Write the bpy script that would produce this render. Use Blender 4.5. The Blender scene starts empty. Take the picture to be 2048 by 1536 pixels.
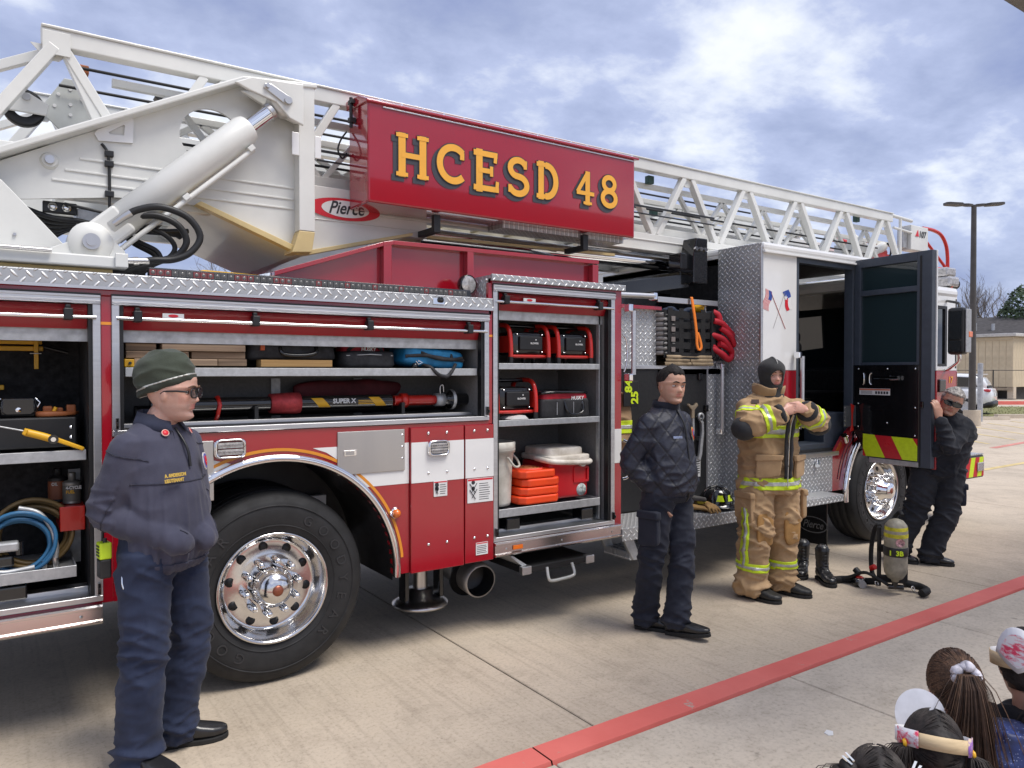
import bpy, bmesh, math, random
from mathutils import Vector, Matrix, noise
R = math.radians
random.seed(7)
scene = bpy.context.scene
scene.render.engine = 'CYCLES'
COL = scene.collection

# ------------------------------------------------------------------ camera, sky, sun, exposure
cam_d = bpy.data.cameras.new('camera')
cam_d.sensor_width = 36.0
cam_d.lens = 26.33
cam_d.clip_start = 0.05
cam_d.clip_end = 3000
cam = bpy.data.objects.new('camera', cam_d)
COL.objects.link(cam)
cam.location = (0, -4.1, 1.72)
cam.rotation_euler = (R(90 - 0.918), 0, R(55.60 - 90))
scene.camera = cam
scene.cycles.max_bounces = 6; scene.cycles.diffuse_bounces = 3; scene.cycles.glossy_bounces = 3; scene.cycles.caustics_reflective = False; scene.cycles.caustics_refractive = False

world = bpy.data.worlds.new('World')
scene.world = world
world.use_nodes = True
wn, wl = world.node_tree.nodes, world.node_tree.links
wn.clear()
SUN_EL, SUN_AZ = R(62), R(300)          # azimuth of the direction towards the sun, from +X
sky = wn.new('ShaderNodeTexSky'); sky.sky_type = 'NISHITA'; sky.sun_disc = False
sky.sun_elevation = SUN_EL; sky.sun_rotation = R(90) - SUN_AZ
geo = wn.new('ShaderNodeNewGeometry')
sep = wn.new('ShaderNodeSeparateXYZ')
neg = wn.new('ShaderNodeVectorMath'); neg.operation = 'SCALE'; neg.inputs['Scale'].default_value = -1
wl.new(geo.outputs['Incoming'], neg.inputs[0]); wl.new(neg.outputs[0], sep.inputs[0])
zc = wn.new('ShaderNodeMath'); zc.operation = 'ADD'; zc.inputs[1].default_value = 0.30
zm = wn.new('ShaderNodeMath'); zm.operation = 'MAXIMUM'; zm.inputs[1].default_value = 0.30
wl.new(sep.outputs['Z'], zc.inputs[0]); wl.new(zc.outputs[0], zm.inputs[0])
dv = wn.new('ShaderNodeVectorMath'); dv.operation = 'DIVIDE'
cz = wn.new('ShaderNodeCombineXYZ'); cz.inputs[2].default_value = 1
for i in (0, 1): wl.new(zm.outputs[0], cz.inputs[i])
wl.new(neg.outputs[0], dv.inputs[0]); wl.new(cz.outputs[0], dv.inputs[1])
mp = wn.new('ShaderNodeMapping'); mp.inputs['Scale'].default_value = (1.0, 1.1, 0.0)
mp.inputs['Rotation'].default_value = (0, 0, R(20)); mp.inputs['Location'].default_value = (3.1, 7.4, 0)
wl.new(dv.outputs[0], mp.inputs[0])
def wnoise(scale, detail, rough, dist):
    n = wn.new('ShaderNodeTexNoise'); n.inputs['Scale'].default_value = scale; n.inputs['Detail'].default_value = detail
    n.inputs['Roughness'].default_value = rough; n.inputs['Distortion'].default_value = dist
    wl.new(mp.outputs[0], n.inputs['Vector']); return n
n1 = wnoise(2.0, 9, 0.57, 0.15)
n2 = wnoise(5.2, 6, 0.6, 0.1)
mx = wn.new('ShaderNodeMath'); mx.operation = 'MULTIPLY_ADD'; mx.inputs[1].default_value = 0.30
wl.new(n2.outputs['Fac'], mx.inputs[0]); wl.new(n1.outputs['Fac'], mx.inputs[2])
cr = wn.new('ShaderNodeValToRGB')
e = cr.color_ramp.elements
e[0].position = 0.44; e[0].color = (0.138, 0.164, 0.275, 1)
e[1].position = 0.93; e[1].color = (0.50, 0.51, 0.53, 1)
for p, c in ((0.56, (0.185, 0.213, 0.315, 1)), (0.655, (0.235, 0.265, 0.375, 1)), (0.735, (0.36, 0.385, 0.45, 1)), (0.80, (0.44, 0.455, 0.49, 1))):
    k = e.new(p); k.color = c
wl.new(mx.outputs[0], cr.inputs[0])
bgc = wn.new('ShaderNodeBackground'); bgc.inputs['Strength'].default_value = 1.0
wl.new(cr.outputs[0], bgc.inputs['Color'])
bgs = wn.new('ShaderNodeBackground'); bgs.inputs['Strength'].default_value = 0.10
wl.new(sky.outputs[0], bgs.inputs['Color'])
ms = wn.new('ShaderNodeMixShader'); ms.inputs[0].default_value = 0.92
wl.new(bgs.outputs[0], ms.inputs[1]); wl.new(bgc.outputs[0], ms.inputs[2])
wo = wn.new('ShaderNodeOutputWorld'); wl.new(ms.outputs[0], wo.inputs[0])

sd = bpy.data.lights.new('sun', 'SUN'); sd.energy = 1.5; sd.angle = R(28); sd.color = (1.0, 0.95, 0.88)
sun = bpy.data.objects.new('sun', sd); COL.objects.link(sun)
tov = Vector((math.cos(SUN_AZ) * math.cos(SUN_EL), math.sin(SUN_AZ) * math.cos(SUN_EL), math.sin(SUN_EL)))
sun.rotation_euler = (-tov).to_track_quat('-Z', 'Y').to_euler()
sun.location = (0, -10, 20)

vs = scene.view_settings
scene.display_settings.display_device = 'sRGB'
vs.view_transform = 'Standard'; vs.look = 'None'; vs.exposure = 1.17; vs.gamma = 1.0; vs.use_curve_mapping = False

# ------------------------------------------------------------------ materials
MATS = {}
def new_mat(name):
    m = bpy.data.materials.new(name); m.use_nodes = True
    MATS[name] = m
    return m, m.node_tree.nodes, m.node_tree.links, m.node_tree.nodes['Principled BSDF']
def mixrgb(N, L, fac, a, b, mode='MIX'):
    n = N.new('ShaderNodeMix'); n.data_type = 'RGBA'; n.blend_type = mode
    for sock, v in ((n.inputs[0], fac), (n.inputs[6], a), (n.inputs[7], b)):
        if hasattr(v, 'is_output'): L.new(v, sock)
        elif isinstance(v, (int, float)): sock.default_value = v
        else: sock.default_value = (*v[:3], 1)
    return n.outputs[2]
def objco(N, L, scale=(1, 1, 1), rot=(0, 0, 0)):
    t = N.new('ShaderNodeTexCoord'); m = N.new('ShaderNodeMapping')
    m.inputs['Scale'].default_value = scale; m.inputs['Rotation'].default_value = rot
    L.new(t.outputs['Object'], m.inputs[0]); return m.outputs[0]
def noi(N, L, vec, scale, detail=4, rough=.55, dist=0):
    n = N.new('ShaderNodeTexNoise'); n.inputs['Scale'].default_value = scale; n.inputs['Detail'].default_value = detail
    n.inputs['Roughness'].default_value = rough; n.inputs['Distortion'].default_value = dist
    if vec is not None: L.new(vec, n.inputs['Vector'])
    return n.outputs['Fac']
def ramp(N, L, src, stops):
    r = N.new('ShaderNodeValToRGB'); el = r.color_ramp.elements
    while len(el) < len(stops): el.new(0.5)
    for i, (p, c) in enumerate(stops):
        el[i].position = p; el[i].color = (*c[:3], 1) if not isinstance(c, (int, float)) else (c, c, c, 1)
    L.new(src, r.inputs[0]); return r.outputs[0]
def bumpn(N, L, bs, h, strength, dist=0.01):
    b = N.new('ShaderNodeBump'); b.inputs['Strength'].default_value = strength; b.inputs['Distance'].default_value = dist
    L.new(h, b.inputs['Height']); L.new(b.outputs[0], bs.inputs['Normal'])
def mat(name, col, rough=.5, metal=0., var=.12, vscale=6, bump=0., bscale=80, coat=0., spec=None, sheen=0, stretch=(1, 1, 1), alt=None, emit=0):
    m, N, L, b = new_mat(name)
    co = objco(N, L, stretch)
    f = noi(N, L, co, vscale, 5, .6)
    lo = [max(0, c * (1 - var * 1.6)) for c in col]; hi = [min(1, c * (1 + var)) for c in col]
    if alt: lo = alt
    c = ramp(N, L, f, [(.32, lo), (.68, hi)])
    L.new(c, b.inputs['Base Color'])
    rr = ramp(N, L, f, [(.3, min(1, rough * 1.15)), (.7, rough * .88)])
    L.new(rr, b.inputs['Roughness'])
    b.inputs['Metallic'].default_value = metal
    b.inputs['Coat Weight'].default_value = coat; b.inputs['Coat Roughness'].default_value = .04
    if spec is not None: b.inputs['Specular IOR Level'].default_value = spec
    if sheen: b.inputs['Sheen Weight'].default_value = sheen; b.inputs['Sheen Roughness'].default_value = .5
    if bump:
        bumpn(N, L, b, noi(N, L, co, bscale, 3, .6), bump, .004)
    if emit:
        b.inputs['Emission Color'].default_value = (*col, 1); b.inputs['Emission Strength'].default_value = emit
    return m

def diamond(name, rotz=0., plane='xz', cell=.030):
    """aluminium tread plate: raised bars turned 45 degrees in alternate cells"""
    m, N, L, b = new_mat(name)
    t = N.new('ShaderNodeTexCoord'); s = N.new('ShaderNodeSeparateXYZ'); L.new(t.outputs['Object'], s.inputs[0])
    ax = {'xz': ('X', 'Z'), 'yz': ('Y', 'Z'), 'xy': ('X', 'Y')}[plane]
    def math_(op, a, bb=None, c=None):
        n = N.new('ShaderNodeMath'); n.operation = op
        for i, v in enumerate((a, bb, c)):
            if v is None: continue
            if hasattr(v, 'is_output'): L.new(v, n.inputs[i])
            else: n.inputs[i].default_value = v
        return n.outputs[0]
    u0, v0 = s.outputs[ax[0]], s.outputs[ax[1]]
    r2 = .70710678
    u = math_('MULTIPLY', math_('ADD', u0, v0), r2 / cell); v = math_('MULTIPLY', math_('SUBTRACT', v0, u0), r2 / cell)
    fu, fv = math_('FLOOR', u), math_('FLOOR', v)
    par = math_('MODULO', math_('ADD', math_('ADD', fu, fv), 2000), 2.0)
    cu = math_('SUBTRACT', math_('SUBTRACT', u, fu), .5); cv = math_('SUBTRACT', math_('SUBTRACT', v, fv), .5)
    # swap axes in odd cells
    a = math_('ADD', math_('MULTIPLY', cu, par), math_('MULTIPLY', cv, math_('SUBTRACT', 1, par)))
    bb = math_('ADD', math_('MULTIPLY', cv, par), math_('MULTIPLY', cu, math_('SUBTRACT', 1, par)))
    d = math_('ADD', math_('POWER', math_('ABSOLUTE', math_('DIVIDE', a, .52)), 2), math_('POWER', math_('ABSOLUTE', math_('DIVIDE', bb, .17)), 2))
    h = math_('SUBTRACT', 1, math_('MINIMUM', d, 1.0))
    co = objco(N, L)
    f = noi(N, L, co, 5, 5)
    c = mixrgb(N, L, h, ramp(N, L, f, [(.3, (.36, .37, .38)), (.7, (.47, .48, .49))]), (.92, .92, .92))
    L.new(c, b.inputs['Base Color']); b.inputs['Metallic'].default_value = .38
    L.new(ramp(N, L, f, [(.3, .38), (.7, .24)]), b.inputs['Roughness'])
    bumpn(N, L, b, h, 1.0, .006)
    return m

RED = mat('truck_red', (.34, .006, .016), .16, var=.04, vscale=2, coat=1.0)
DRED = mat('red_powdercoat', (.30, .006, .013), .32, var=.06, coat=.4)
WHT = mat('truck_white', (.78, .78, .77), .2, var=.03, vscale=2, coat=.8)
LADW = mat('ladder_white', (.70, .70, .665), .36, var=.05, vscale=3, coat=.25)
CREAM = mat('ladder_cream_underside', (.64, .50, .24), .4, var=.1, vscale=3)
ALU = mat('brushed_aluminium', (.62, .62, .63), .36, 1., var=.06, vscale=9, stretch=(.4, 6, 6), bump=.03, bscale=60)
GALV = mat('shelf_aluminium', (.50, .51, .52), .55, .75, var=.10, vscale=25, bump=.05, bscale=120)
CHR = mat('chrome', (.86, .86, .87), .05, 1., var=.02)
STEEL = mat('stainless_panel', (.60, .58, .56), .30, 1., var=.05, vscale=3, stretch=(1, 1, .08), bump=.02)
BLK = mat('black_plastic', (.012, .012, .013), .42, var=.2, bump=.05)
BLKG = mat('black_gloss', (.008, .008, .009), .15, var=.2, coat=.5)
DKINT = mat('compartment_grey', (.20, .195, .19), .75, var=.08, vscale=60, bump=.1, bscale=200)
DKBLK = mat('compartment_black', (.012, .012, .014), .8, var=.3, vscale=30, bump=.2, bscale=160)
RUB = mat('tyre_rubber', (.014, .014, .015), .66, var=.25, vscale=8, bump=.06, bscale=60)
GRAPH = mat('cab_graphite', (.055, .068, .09), .45, var=.08, vscale=14, bump=.08, bscale=220)
HOSE = mat('hydraulic_hose', (.010, .010, .011), .5, var=.2, bump=.05, bscale=200)
AMB = mat('amber_lens', (.75, .16, .01), .12, var=.1, coat=.8)
CLEAR = mat('lamp_lens', (.55, .53, .52), .12, .35, var=.25, vscale=40, bump=.4, bscale=90, coat=.8)
ORS = mat('gold_stripe', (.80, .30, .03), .3, var=.05)
GOLD = mat('gold_letter', (.86, .42, .05), .4, var=.05)
SHD = mat('letter_shadow', (.05, .05, .06), .4, var=.05)
PAPER = mat('decal_white', (.75, .75, .74), .4, var=.04)
INK = mat('decal_ink', (.03, .03, .035), .5, var=.05)
DRD = mat('decal_red', (.62, .015, .03), .4, var=.05)
YEL = mat('tool_yellow', (.74, .40, .015), .38, var=.08)
LIME = mat('reflective_lime', (.62, .80, .02), .35, var=.06, vscale=30, bump=.05, bscale=300)
CHEVR = mat('reflective_red', (.55, .02, .03), .3, var=.06, vscale=30)
SILV = mat('reflective_silver', (.50, .50, .47), .35, .3, var=.1, vscale=40)
REDP = mat('red_tool_paint', (.58, .02, .012), .3, var=.08, coat=.3)
WOOD = mat('cribbing_timber', (.33, .225, .14), .75, var=.25, vscale=5, bump=.25, bscale=14, stretch=(.25, 5, 9), alt=(.17, .115, .075))
PINE = mat('pine_timber', (.50, .31, .12), .65, var=.2, vscale=5, bump=.2, bscale=14, stretch=(.25, 5, 9), alt=(.36, .2, .07))
BAGB = mat('bag_black', (.020, .020, .023), .72, var=.3, vscale=20, bump=.3, bscale=160)
BAGC = mat('bag_blue', (.012, .19, .40), .6, var=.2, vscale=14, bump=.25, bscale=120)
BAGR = mat('bag_red', (.45, .012, .03), .6, var=.2, vscale=14, bump=.25, bscale=120)
BKT = mat('bucket_plastic', (.66, .64, .58), .5, var=.10, vscale=7, bump=.1, alt=(.44, .41, .35))
ORG = mat('orange_plastic', (.86, .07, .012), .45, var=.08, vscale=5)
COOLR = mat('cooler_red', (.55, .012, .02), .35, var=.06, vscale=4)
COOLW = mat('cooler_white', (.74, .70, .64), .5, var=.10, vscale=9, alt=(.5, .45, .38))
HOSEB = mat('blue_hose', (.025, .13, .27), .42, var=.15)
HOSET = mat('tan_hose', (.21, .135, .05), .45, var=.2)
LEATH = mat('tan_leather', (.33, .10, .03), .55, var=.2, bump=.2)
GLASS_D, N, L, b = new_mat('dark_glass')
b.inputs['Base Color'].default_value = (.010, .014, .018, 1); b.inputs['Roughness'].default_value = .03
b.inputs['Coat Weight'].default_value = .6
# ------------------------------------------------------------------ mesh builder
def basis(d, up=(0, 0, 1)):
    d = Vector(d).normalized(); u = Vector(up)
    if abs(d.dot(u)) > .995: u = Vector((1, 0, 0)) if abs(d.x) < .9 else Vector((0, 1, 0))
    s = d.cross(u).normalized(); return d, s, s.cross(d)
def catmull(P, n=6):
    P = [Vector(p) for p in P]; out = []
    for i in range(len(P) - 1):
        a, b_, c, d = P[max(i - 1, 0)], P[i], P[i + 1], P[min(i + 2, len(P) - 1)]
        for k in range(n):
            t = k / n
            out.append(.5 * ((2 * b_) + (c - a) * t + (2 * a - 5 * b_ + 4 * c - d) * t * t + (3 * b_ - a - 3 * c + d) * t ** 3))
    out.append(P[-1]); return out
class MB:
    def __init__(s): s.v, s.f, s.m, s.sm = [], [], [], []
    def add(s, vs_, fs, mi=0, smooth=False):
        o = len(s.v); s.v += [tuple(p) for p in vs_]
        for f in fs: s.f.append(tuple(i + o for i in f)); s.m.append(mi); s.sm.append(smooth)
        return s
    def box(s, x0, x1, y0, y1, z0, z1, mi=0):
        v = [(x, y, z) for z in (z0, z1) for y in (y0, y1) for x in (x0, x1)]
        return s.add(v, [(0, 2, 3, 1), (4, 5, 7, 6), (0, 1, 5, 4), (2, 6, 7, 3), (0, 4, 6, 2), (1, 3, 7, 5)], mi)
    def bar(s, p, q, w, h, up=(0, 0, 1), mi=0, w2=None, h2=None):
        p, q = Vector(p), Vector(q); d, a, b_ = basis(q - p, up); w2 = w if w2 is None else w2; h2 = h if h2 is None else h2
        v = []
        for c, ww, hh in ((p, w, h), (q, w2, h2)):
            v += [c - a * ww / 2 - b_ * hh / 2, c + a * ww / 2 - b_ * hh / 2, c + a * ww / 2 + b_ * hh / 2, c - a * ww / 2 + b_ * hh / 2]
        return s.add(v, [(3, 2, 1, 0), (4, 5, 6, 7), (0, 1, 5, 4), (1, 2, 6, 5), (2, 3, 7, 6), (3, 0, 4, 7)], mi)
    def tube(s, pts, r, n=10, mi=0, caps=True, sm=True):
        P = [Vector(p) for p in pts]; k = len(P)
        rr = r if isinstance(r, (list, tuple)) else [r] * k
        T = [(P[min(i + 1, k - 1)] - P[max(i - 1, 0)]).normalized() for i in range(k)]
        _, a, _b = basis(T[0]); v = []
        for i in range(k):
            a = (a - T[i] * a.dot(T[i])).normalized(); b_ = T[i].cross(a)
            for j in range(n):
                t = 2 * math.pi * j / n; v.append(P[i] + (a * math.cos(t) + b_ * math.sin(t)) * rr[i])
        f = [(i * n + j, i * n + (j + 1) % n, (i + 1) * n + (j + 1) % n, (i + 1) * n + j) for i in range(k - 1) for j in range(n)]
        s.add(v, f, mi, sm)
        if caps:
            s.add(v[:n][::-1], [tuple(range(n))], mi); s.add(v[-n:], [tuple(range(n))], mi)
        return s
    def cyl(s, p, q, r, r2=None, n=20, mi=0): return s.tube([p, q], [r, r if r2 is None else r2], n, mi)
    def lathe(s, prof, c=(0, 0, 0), axis=(0, 0, 1), n=32, mi=0, sm=True, arc=None):
        c = Vector(c); d, a, b_ = basis(axis, (0, 0, 1) if abs(Vector(axis).normalized().z) < .9 else (1, 0, 0)); v = []
        a0, a1 = arc if arc else (0, 2 * math.pi); k = n if not arc else n + 1
        for r, t in prof:
            for j in range(k):
                g = a0 + (a1 - a0) * j / n; v.append(c + d * t + (a * math.cos(g) + b_ * math.sin(g)) * r)
        f = []
        for i in range(len(prof) - 1):
            for j in range(n):
                j2 = (j + 1) % k if not arc else j + 1
                f.append((i * k + j, i * k + j2, (i + 1) * k + j2, (i + 1) * k + j))
        return s.add(v, f, mi, sm)
    def prism(s, poly, a0, a1, plane='xz', mi=0):
        def P(u, w, t): return {'xz': (u, t, w), 'yz': (t, u, w), 'xy': (u, w, t)}[plane]
        n = len(poly); v = [P(u, w, a0) for u, w in poly] + [P(u, w, a1) for u, w in poly]
        ar = sum(poly[i][0] * poly[(i + 1) % n][1] - poly[(i + 1) % n][0] * poly[i][1] for i in range(n))
        fl = (ar > 0) == (a1 > a0)
        if plane == 'xz': fl = not fl
        f = [tuple(range(n))[::-1], tuple(range(n, 2 * n))] + [(i, (i + 1) % n, n + (i + 1) % n, n + i) for i in range(n)]
        if not fl: f = [g[::-1] for g in f]
        return s.add(v, f, mi)
    def ring(s, poly_o, poly_i, a0, a1, plane='xz', mi=0):
        """plate with a hole: outer and inner loops of equal length"""
        def P(u, w, t): return {'xz': (u, t, w), 'yz': (t, u, w), 'xy': (u, w, t)}[plane]
        n = len(poly_o); v = [P(*p, a) for a in (a0, a1) for p in list(poly_o) + list(poly_i)]; f = []
        for i in range(n):
            j = (i + 1) % n
            f += [(i, j, n + j, n + i), (2 * n + i, 3 * n + i, 3 * n + j, 2 * n + j), (i, 2 * n + i, 2 * n + j, j), (n + i, n + j, 3 * n + j, 3 * n + i)]
        return s.add(v, f, mi)
    def sphere(s, c, r, n=14, mi=0, sc=(1, 1, 1)):
        k = n // 2; prof = [(max(1e-4, r * math.sin(math.pi * i / k)), -r * math.cos(math.pi * i / k)) for i in range(k + 1)]
        o = len(s.v); s.lathe(prof, (0, 0, 0), (0, 0, 1), n, mi)
        s.v[o:] = [(c[0] + p[0] * sc[0], c[1] + p[1] * sc[1], c[2] + p[2] * sc[2]) for p in s.v[o:]]
        return s
    def xf(s, M, o=0):
        s.v[o:] = [tuple(M @ Vector(p)) for p in s.v[o:]]; return s
    def mesh(s, name, mats):
        me = bpy.data.meshes.new(name); me.from_pydata(s.v, [], s.f)
        for m in (mats if isinstance(mats, (list, tuple)) else [mats]): me.materials.append(m)
        me.polygons.foreach_set('material_index', s.m); me.polygons.foreach_set('use_smooth', s.sm)
        bm = bmesh.new(); bm.from_mesh(me); bmesh.ops.recalc_face_normals(bm, faces=bm.faces); bm.to_mesh(me); bm.free()
        me.update(); return me
    def build(s, name, mats, parent=None, bevel=0, seg=2):
        o = bpy.data.objects.new(name, s.mesh(name, mats)); COL.objects.link(o); o.parent = parent
        if bevel:
            md = o.modifiers.new('bevel', 'BEVEL'); md.width = bevel; md.segments = seg; md.limit_method = 'ANGLE'; md.angle_limit = R(40)
        return o
def link(name, me, parent=None, loc=None, rot=None):
    o = bpy.data.objects.new(name, me); COL.objects.link(o); o.parent = parent
    if loc is not None: o.location = loc
    if rot is not None: o.rotation_euler = rot
    return o
def thing(name, label, cat, loc=(0, 0, 0), rz=0, group=None):
    o = bpy.data.objects.new(name, None); COL.objects.link(o); o.location = loc; o.rotation_euler = (0, 0, rz); o.empty_display_size = .1
    return tag(o, label, cat, group)
def tag(o, label, cat, group=None):
    o['label'] = label; o['category'] = cat
    if group: o['group'] = group
    return o
def struct(o, kind='structure'): o['kind'] = kind; return o
def bx(name, b6, m, parent=None, bevel=0): return MB().box(*b6).build(name, m, parent, bevel)
def text(name, body, size, org, right, up, m, parent=None, ext=.0008, bold=0., shear=0, align='LEFT', sx=1.0):
    cu = bpy.data.curves.new('t', 'FONT'); cu.body = body; cu.size = size; cu.extrude = ext; cu.offset = bold; cu.shear = shear
    cu.align_x = align; cu.resolution_u = 3
    ob = bpy.data.objects.new('t', cu); COL.objects.link(ob)
    dg = bpy.context.evaluated_depsgraph_get(); me = bpy.data.meshes.new_from_object(ob.evaluated_get(dg))
    bpy.data.objects.remove(ob); bpy.data.curves.remove(cu)
    r, u = Vector(right).normalized(), Vector(up).normalized(); n = r.cross(u)
    M = Matrix((( r.x * sx, u.x, n.x, org[0]), (r.y * sx, u.y, n.y, org[1]), (r.z * sx, u.z, n.z, org[2]), (0, 0, 0, 1)))
    me.transform(M); me.materials.clear(); me.materials.append(m)
    return link(name, me, parent)
def arcpts(c, r, a0, a1, n): return [(c[0] + r * math.cos(R(a0 + (a1 - a0) * i / n)), c[1] + r * math.sin(R(a0 + (a1 - a0) * i / n))) for i in range(n + 1)]
def remesh(bm_list, vox, smooth=2, fac=.5):
    """union of overlapping closed shapes as one continuous skin"""
    me = bm_list.mesh('r', []); o = bpy.data.objects.new('r', me); COL.objects.link(o)
    md = o.modifiers.new('r', 'REMESH'); md.mode = 'VOXEL'; md.voxel_size = vox; md.use_smooth_shade = True
    if smooth:
        sm = o.modifiers.new('s', 'SMOOTH'); sm.factor = fac; sm.iterations = smooth
    dg = bpy.context.evaluated_depsgraph_get(); out = bpy.data.meshes.new_from_object(o.evaluated_get(dg))
    bpy.data.objects.remove(o); bpy.data.meshes.remove(me)
    out.polygons.foreach_set('use_smooth', [True] * len(out.polygons)); return out
# ------------------------------------------------------------------ the setting
def concrete(name, base, streak=(30, 1.2, 1), dark=.25):
    m, N, L, b = new_mat(name)
    g = N.new('ShaderNodeNewGeometry')
    mp_ = N.new('ShaderNodeMapping'); mp_.inputs['Scale'].default_value = streak; L.new(g.outputs['Position'], mp_.inputs[0])
    big = noi(N, L, g.outputs['Position'], .55, 6, .62, .4)
    mid = noi(N, L, g.outputs['Position'], 3.6, 10, .72, .2)
    st = noi(N, L, mp_.outputs[0], 1.0, 4, .6)
    fine = noi(N, L, g.outputs['Position'], 48, 8, .78)
    c = ramp(N, L, big, [(.25, [x * .74 for x in base]), (.5, base), (.75, [min(1, x * 1.13) for x in base])])
    c = mixrgb(N, L, .55, c, ramp(N, L, mid, [(.3, (.66, .64, .62)), (.5, (1, 1, 1)), (.75, (1.0, .98, .94))]), 'MULTIPLY')
    c = mixrgb(N, L, dark, c, ramp(N, L, st, [(.34, (.45, .43, .41)), (.5, (1, 1, 1)), (.7, (1, 1, 1))]), 'MULTIPLY')
    c = mixrgb(N, L, .8, c, ramp(N, L, fine, [(.32, (.55, .53, .50)), (.47, (.93, .93, .92)), (.55, (1, 1, 1)), (.8, (1.0, 1.0, 1.0))]), 'MULTIPLY')
    wt = noi(N, L, g.outputs['Position'], 1.25, 7, .7, 1.2); c = mixrgb(N, L, .25, c, ramp(N, L, wt, [(.36, (.56, .54, .52)), (.46, (1, 1, 1)), (.7, (1, 1, 1))]), 'MULTIPLY')
    sp = noi(N, L, g.outputs['Position'], 11, 3, .5); c = mixrgb(N, L, .55, c, ramp(N, L, sp, [(.24, (.35, .34, .33)), (.29, (1, 1, 1)), (.7, (1, 1, 1))]), 'MULTIPLY')
    L.new(c, b.inputs['Base Color']); b.inputs['Roughness'].default_value = .82
    h = N.new('ShaderNodeMath'); h.operation = 'MULTIPLY_ADD'; h.inputs[1].default_value = .6; L.new(st, h.inputs[0]); L.new(fine, h.inputs[2])
    bumpn(N, L, b, h.outputs[0], .35, .004)
    return m
CONC = concrete('drive_concrete', (.535, .450, .350), (26, 1.0, 1), .22)
CONC2 = concrete('walk_concrete', (.565, .490, .395), (2.0, 9, 1), .10)
GAP = mat('joint_dirt', (.07, .062, .052), .95, var=.3, vscale=20)
LOT = concrete('lot_concrete', (.545, .47, .375), (3, 3, 1), .1)
# red kerb paint, worn through along the edges
KERB, N, L, b = new_mat('kerb_paint')
g = N.new('ShaderNodeNewGeometry'); sz = N.new('ShaderNodeSeparateXYZ'); L.new(g.outputs['Position'], sz.inputs[0])
f1 = noi(N, L, g.outputs['Position'], 9, 6, .7); f2 = noi(N, L, g.outputs['Position'], 1.7, 5, .6)
c = ramp(N, L, f2, [(.3, (.64, .13, .105)), (.7, (.76, .185, .15))])
c = mixrgb(N, L, ramp(N, L, f1, [(.63, 0), (.68, 1)]), c, (.42, .36, .30))
L.new(c, b.inputs['Base Color']); b.inputs['Roughness'].default_value = .7
bumpn(N, L, b, noi(N, L, g.outputs['Position'], 60, 4), .25, .004)

gnd = struct(MB().box(-400, 1200, -400, 1200, -.5, -.02).build('ground', LOT))
drv = struct(MB().box(-6, 31.4, -1.53, 16.8, -.15, -.012).build('driveway', GAP))
xs = [-6.0, -1.75, 2.37, 6.52, 10.65, 14.8, 18.95, 23.1, 27.25, 31.4]; ys = [-1.525, 3.05, 7.6, 12.2, 16.8]
for i in range(len(xs) - 1):
    for j in range(len(ys) - 1):
        struct(MB().box(xs[i] + .005, xs[i + 1] - .005, ys[j] + (.005 if j else 0), ys[j + 1] - .005, -.1, 0).build('concrete_slab', CONC, drv, .004, 1))
walk = struct(MB().box(-7, 60, -9, -1.688, -.45, .10).build('sidewalk', GAP))
wx = [-5.9, -4.35, -2.8, -1.25, .3, 1.86, 3.41, 4.96, 6.52, 8.07, 9.62, 11.2, 12.7]; wy = [-1.698, -3.28, -4.83, -6.4]
for i in range(len(wx) - 1):
    for j in range(len(wy) - 1):
        struct(MB().box(wx[i] + .004, wx[i + 1] - .004, wy[j + 1] + .004, wy[j] - (.004 if j else 0), .05, .12).build('concrete_slab', CONC2, walk, .004, 1))
kx = [-6, 1.86, 9.62, 17.4]
kerb = struct(MB().box(-6.4, 18, -1.665, -1.56, -.4, .05).build('kerb', GAP))
for i in range(3):
    m_ = MB(); n = 60; x0, x1 = kx[i] + .004, kx[i + 1] - .004; v = []; f = []
    for k in range(n + 1):
        x = x0 + (x1 - x0) * k / n
        j1 = .006 * noise.noise((x * 5, 0, 3)) + .004 * noise.noise((x * 19, 4, 3)); j0 = .003 * noise.noise((x * 6, 9, 1))
        v += [(x, -1.523 + j0, -.4), (x, -1.523 + j0, .108), (x, -1.535 + j0, .121), (x, -1.672 + j1, .121), (x, -1.682 + j1, .09)]
    for k in range(n):
        for q in range(4): f.append((k * 5 + q, k * 5 + q + 1, k * 5 + 6 + q, k * 5 + 5 + q))
    m_.add(v, f); struct(m_.build('kerb_stone', KERB, kerb))

# canopy of the building over the walk
CANM = mat('canopy_metal', (.16, .155, .15), .5, var=.1)
can = thing('entrance_canopy', 'dark metal canopy edge in the top right corner of the photo', 'canopy', (14, -4.5, 0))
MB().box(-11, 2, .6, 1.80, 3.42, 3.50).build('soffit', mat('soffit_tan', (.42, .39, .34), .7), can)
MB().box(-11, 2, 1.80, 1.90, 3.33, 3.75).build('fascia', CANM, can, .01)
MB().box(-11, 2, .6, 1.80, 3.503, 3.74).build('roof_deck', CANM, can)

# painted lines of the far parking lot
YLW = mat('line_yellow', (.62, .48, .22), .8, var=.2, vscale=3)
LNR = mat('line_red', (.55, .22, .18), .8, var=.2, vscale=3)
def line(a, b_, w, m, z=.004):
    a, b_ = Vector((*a, z)), Vector((*b_, z)); s = (b_ - a).cross(Vector((0, 0, 1))).normalized() * w / 2
    struct(MB().add([a - s, a + s, b_ + s, b_ - s], [(0, 1, 2, 3)]).build('parking_line', m))
for k in range(6):
    x = 19.5 + k * 1.75; line((x, 4.2 + .15 * k), (x + 2.6, 7.6), .11, YLW)
line((14.2, 2.05), (24, 2.3), .12, YLW)
line((18.5, 3.7), (33, 5.0), .16, LNR)
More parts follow.
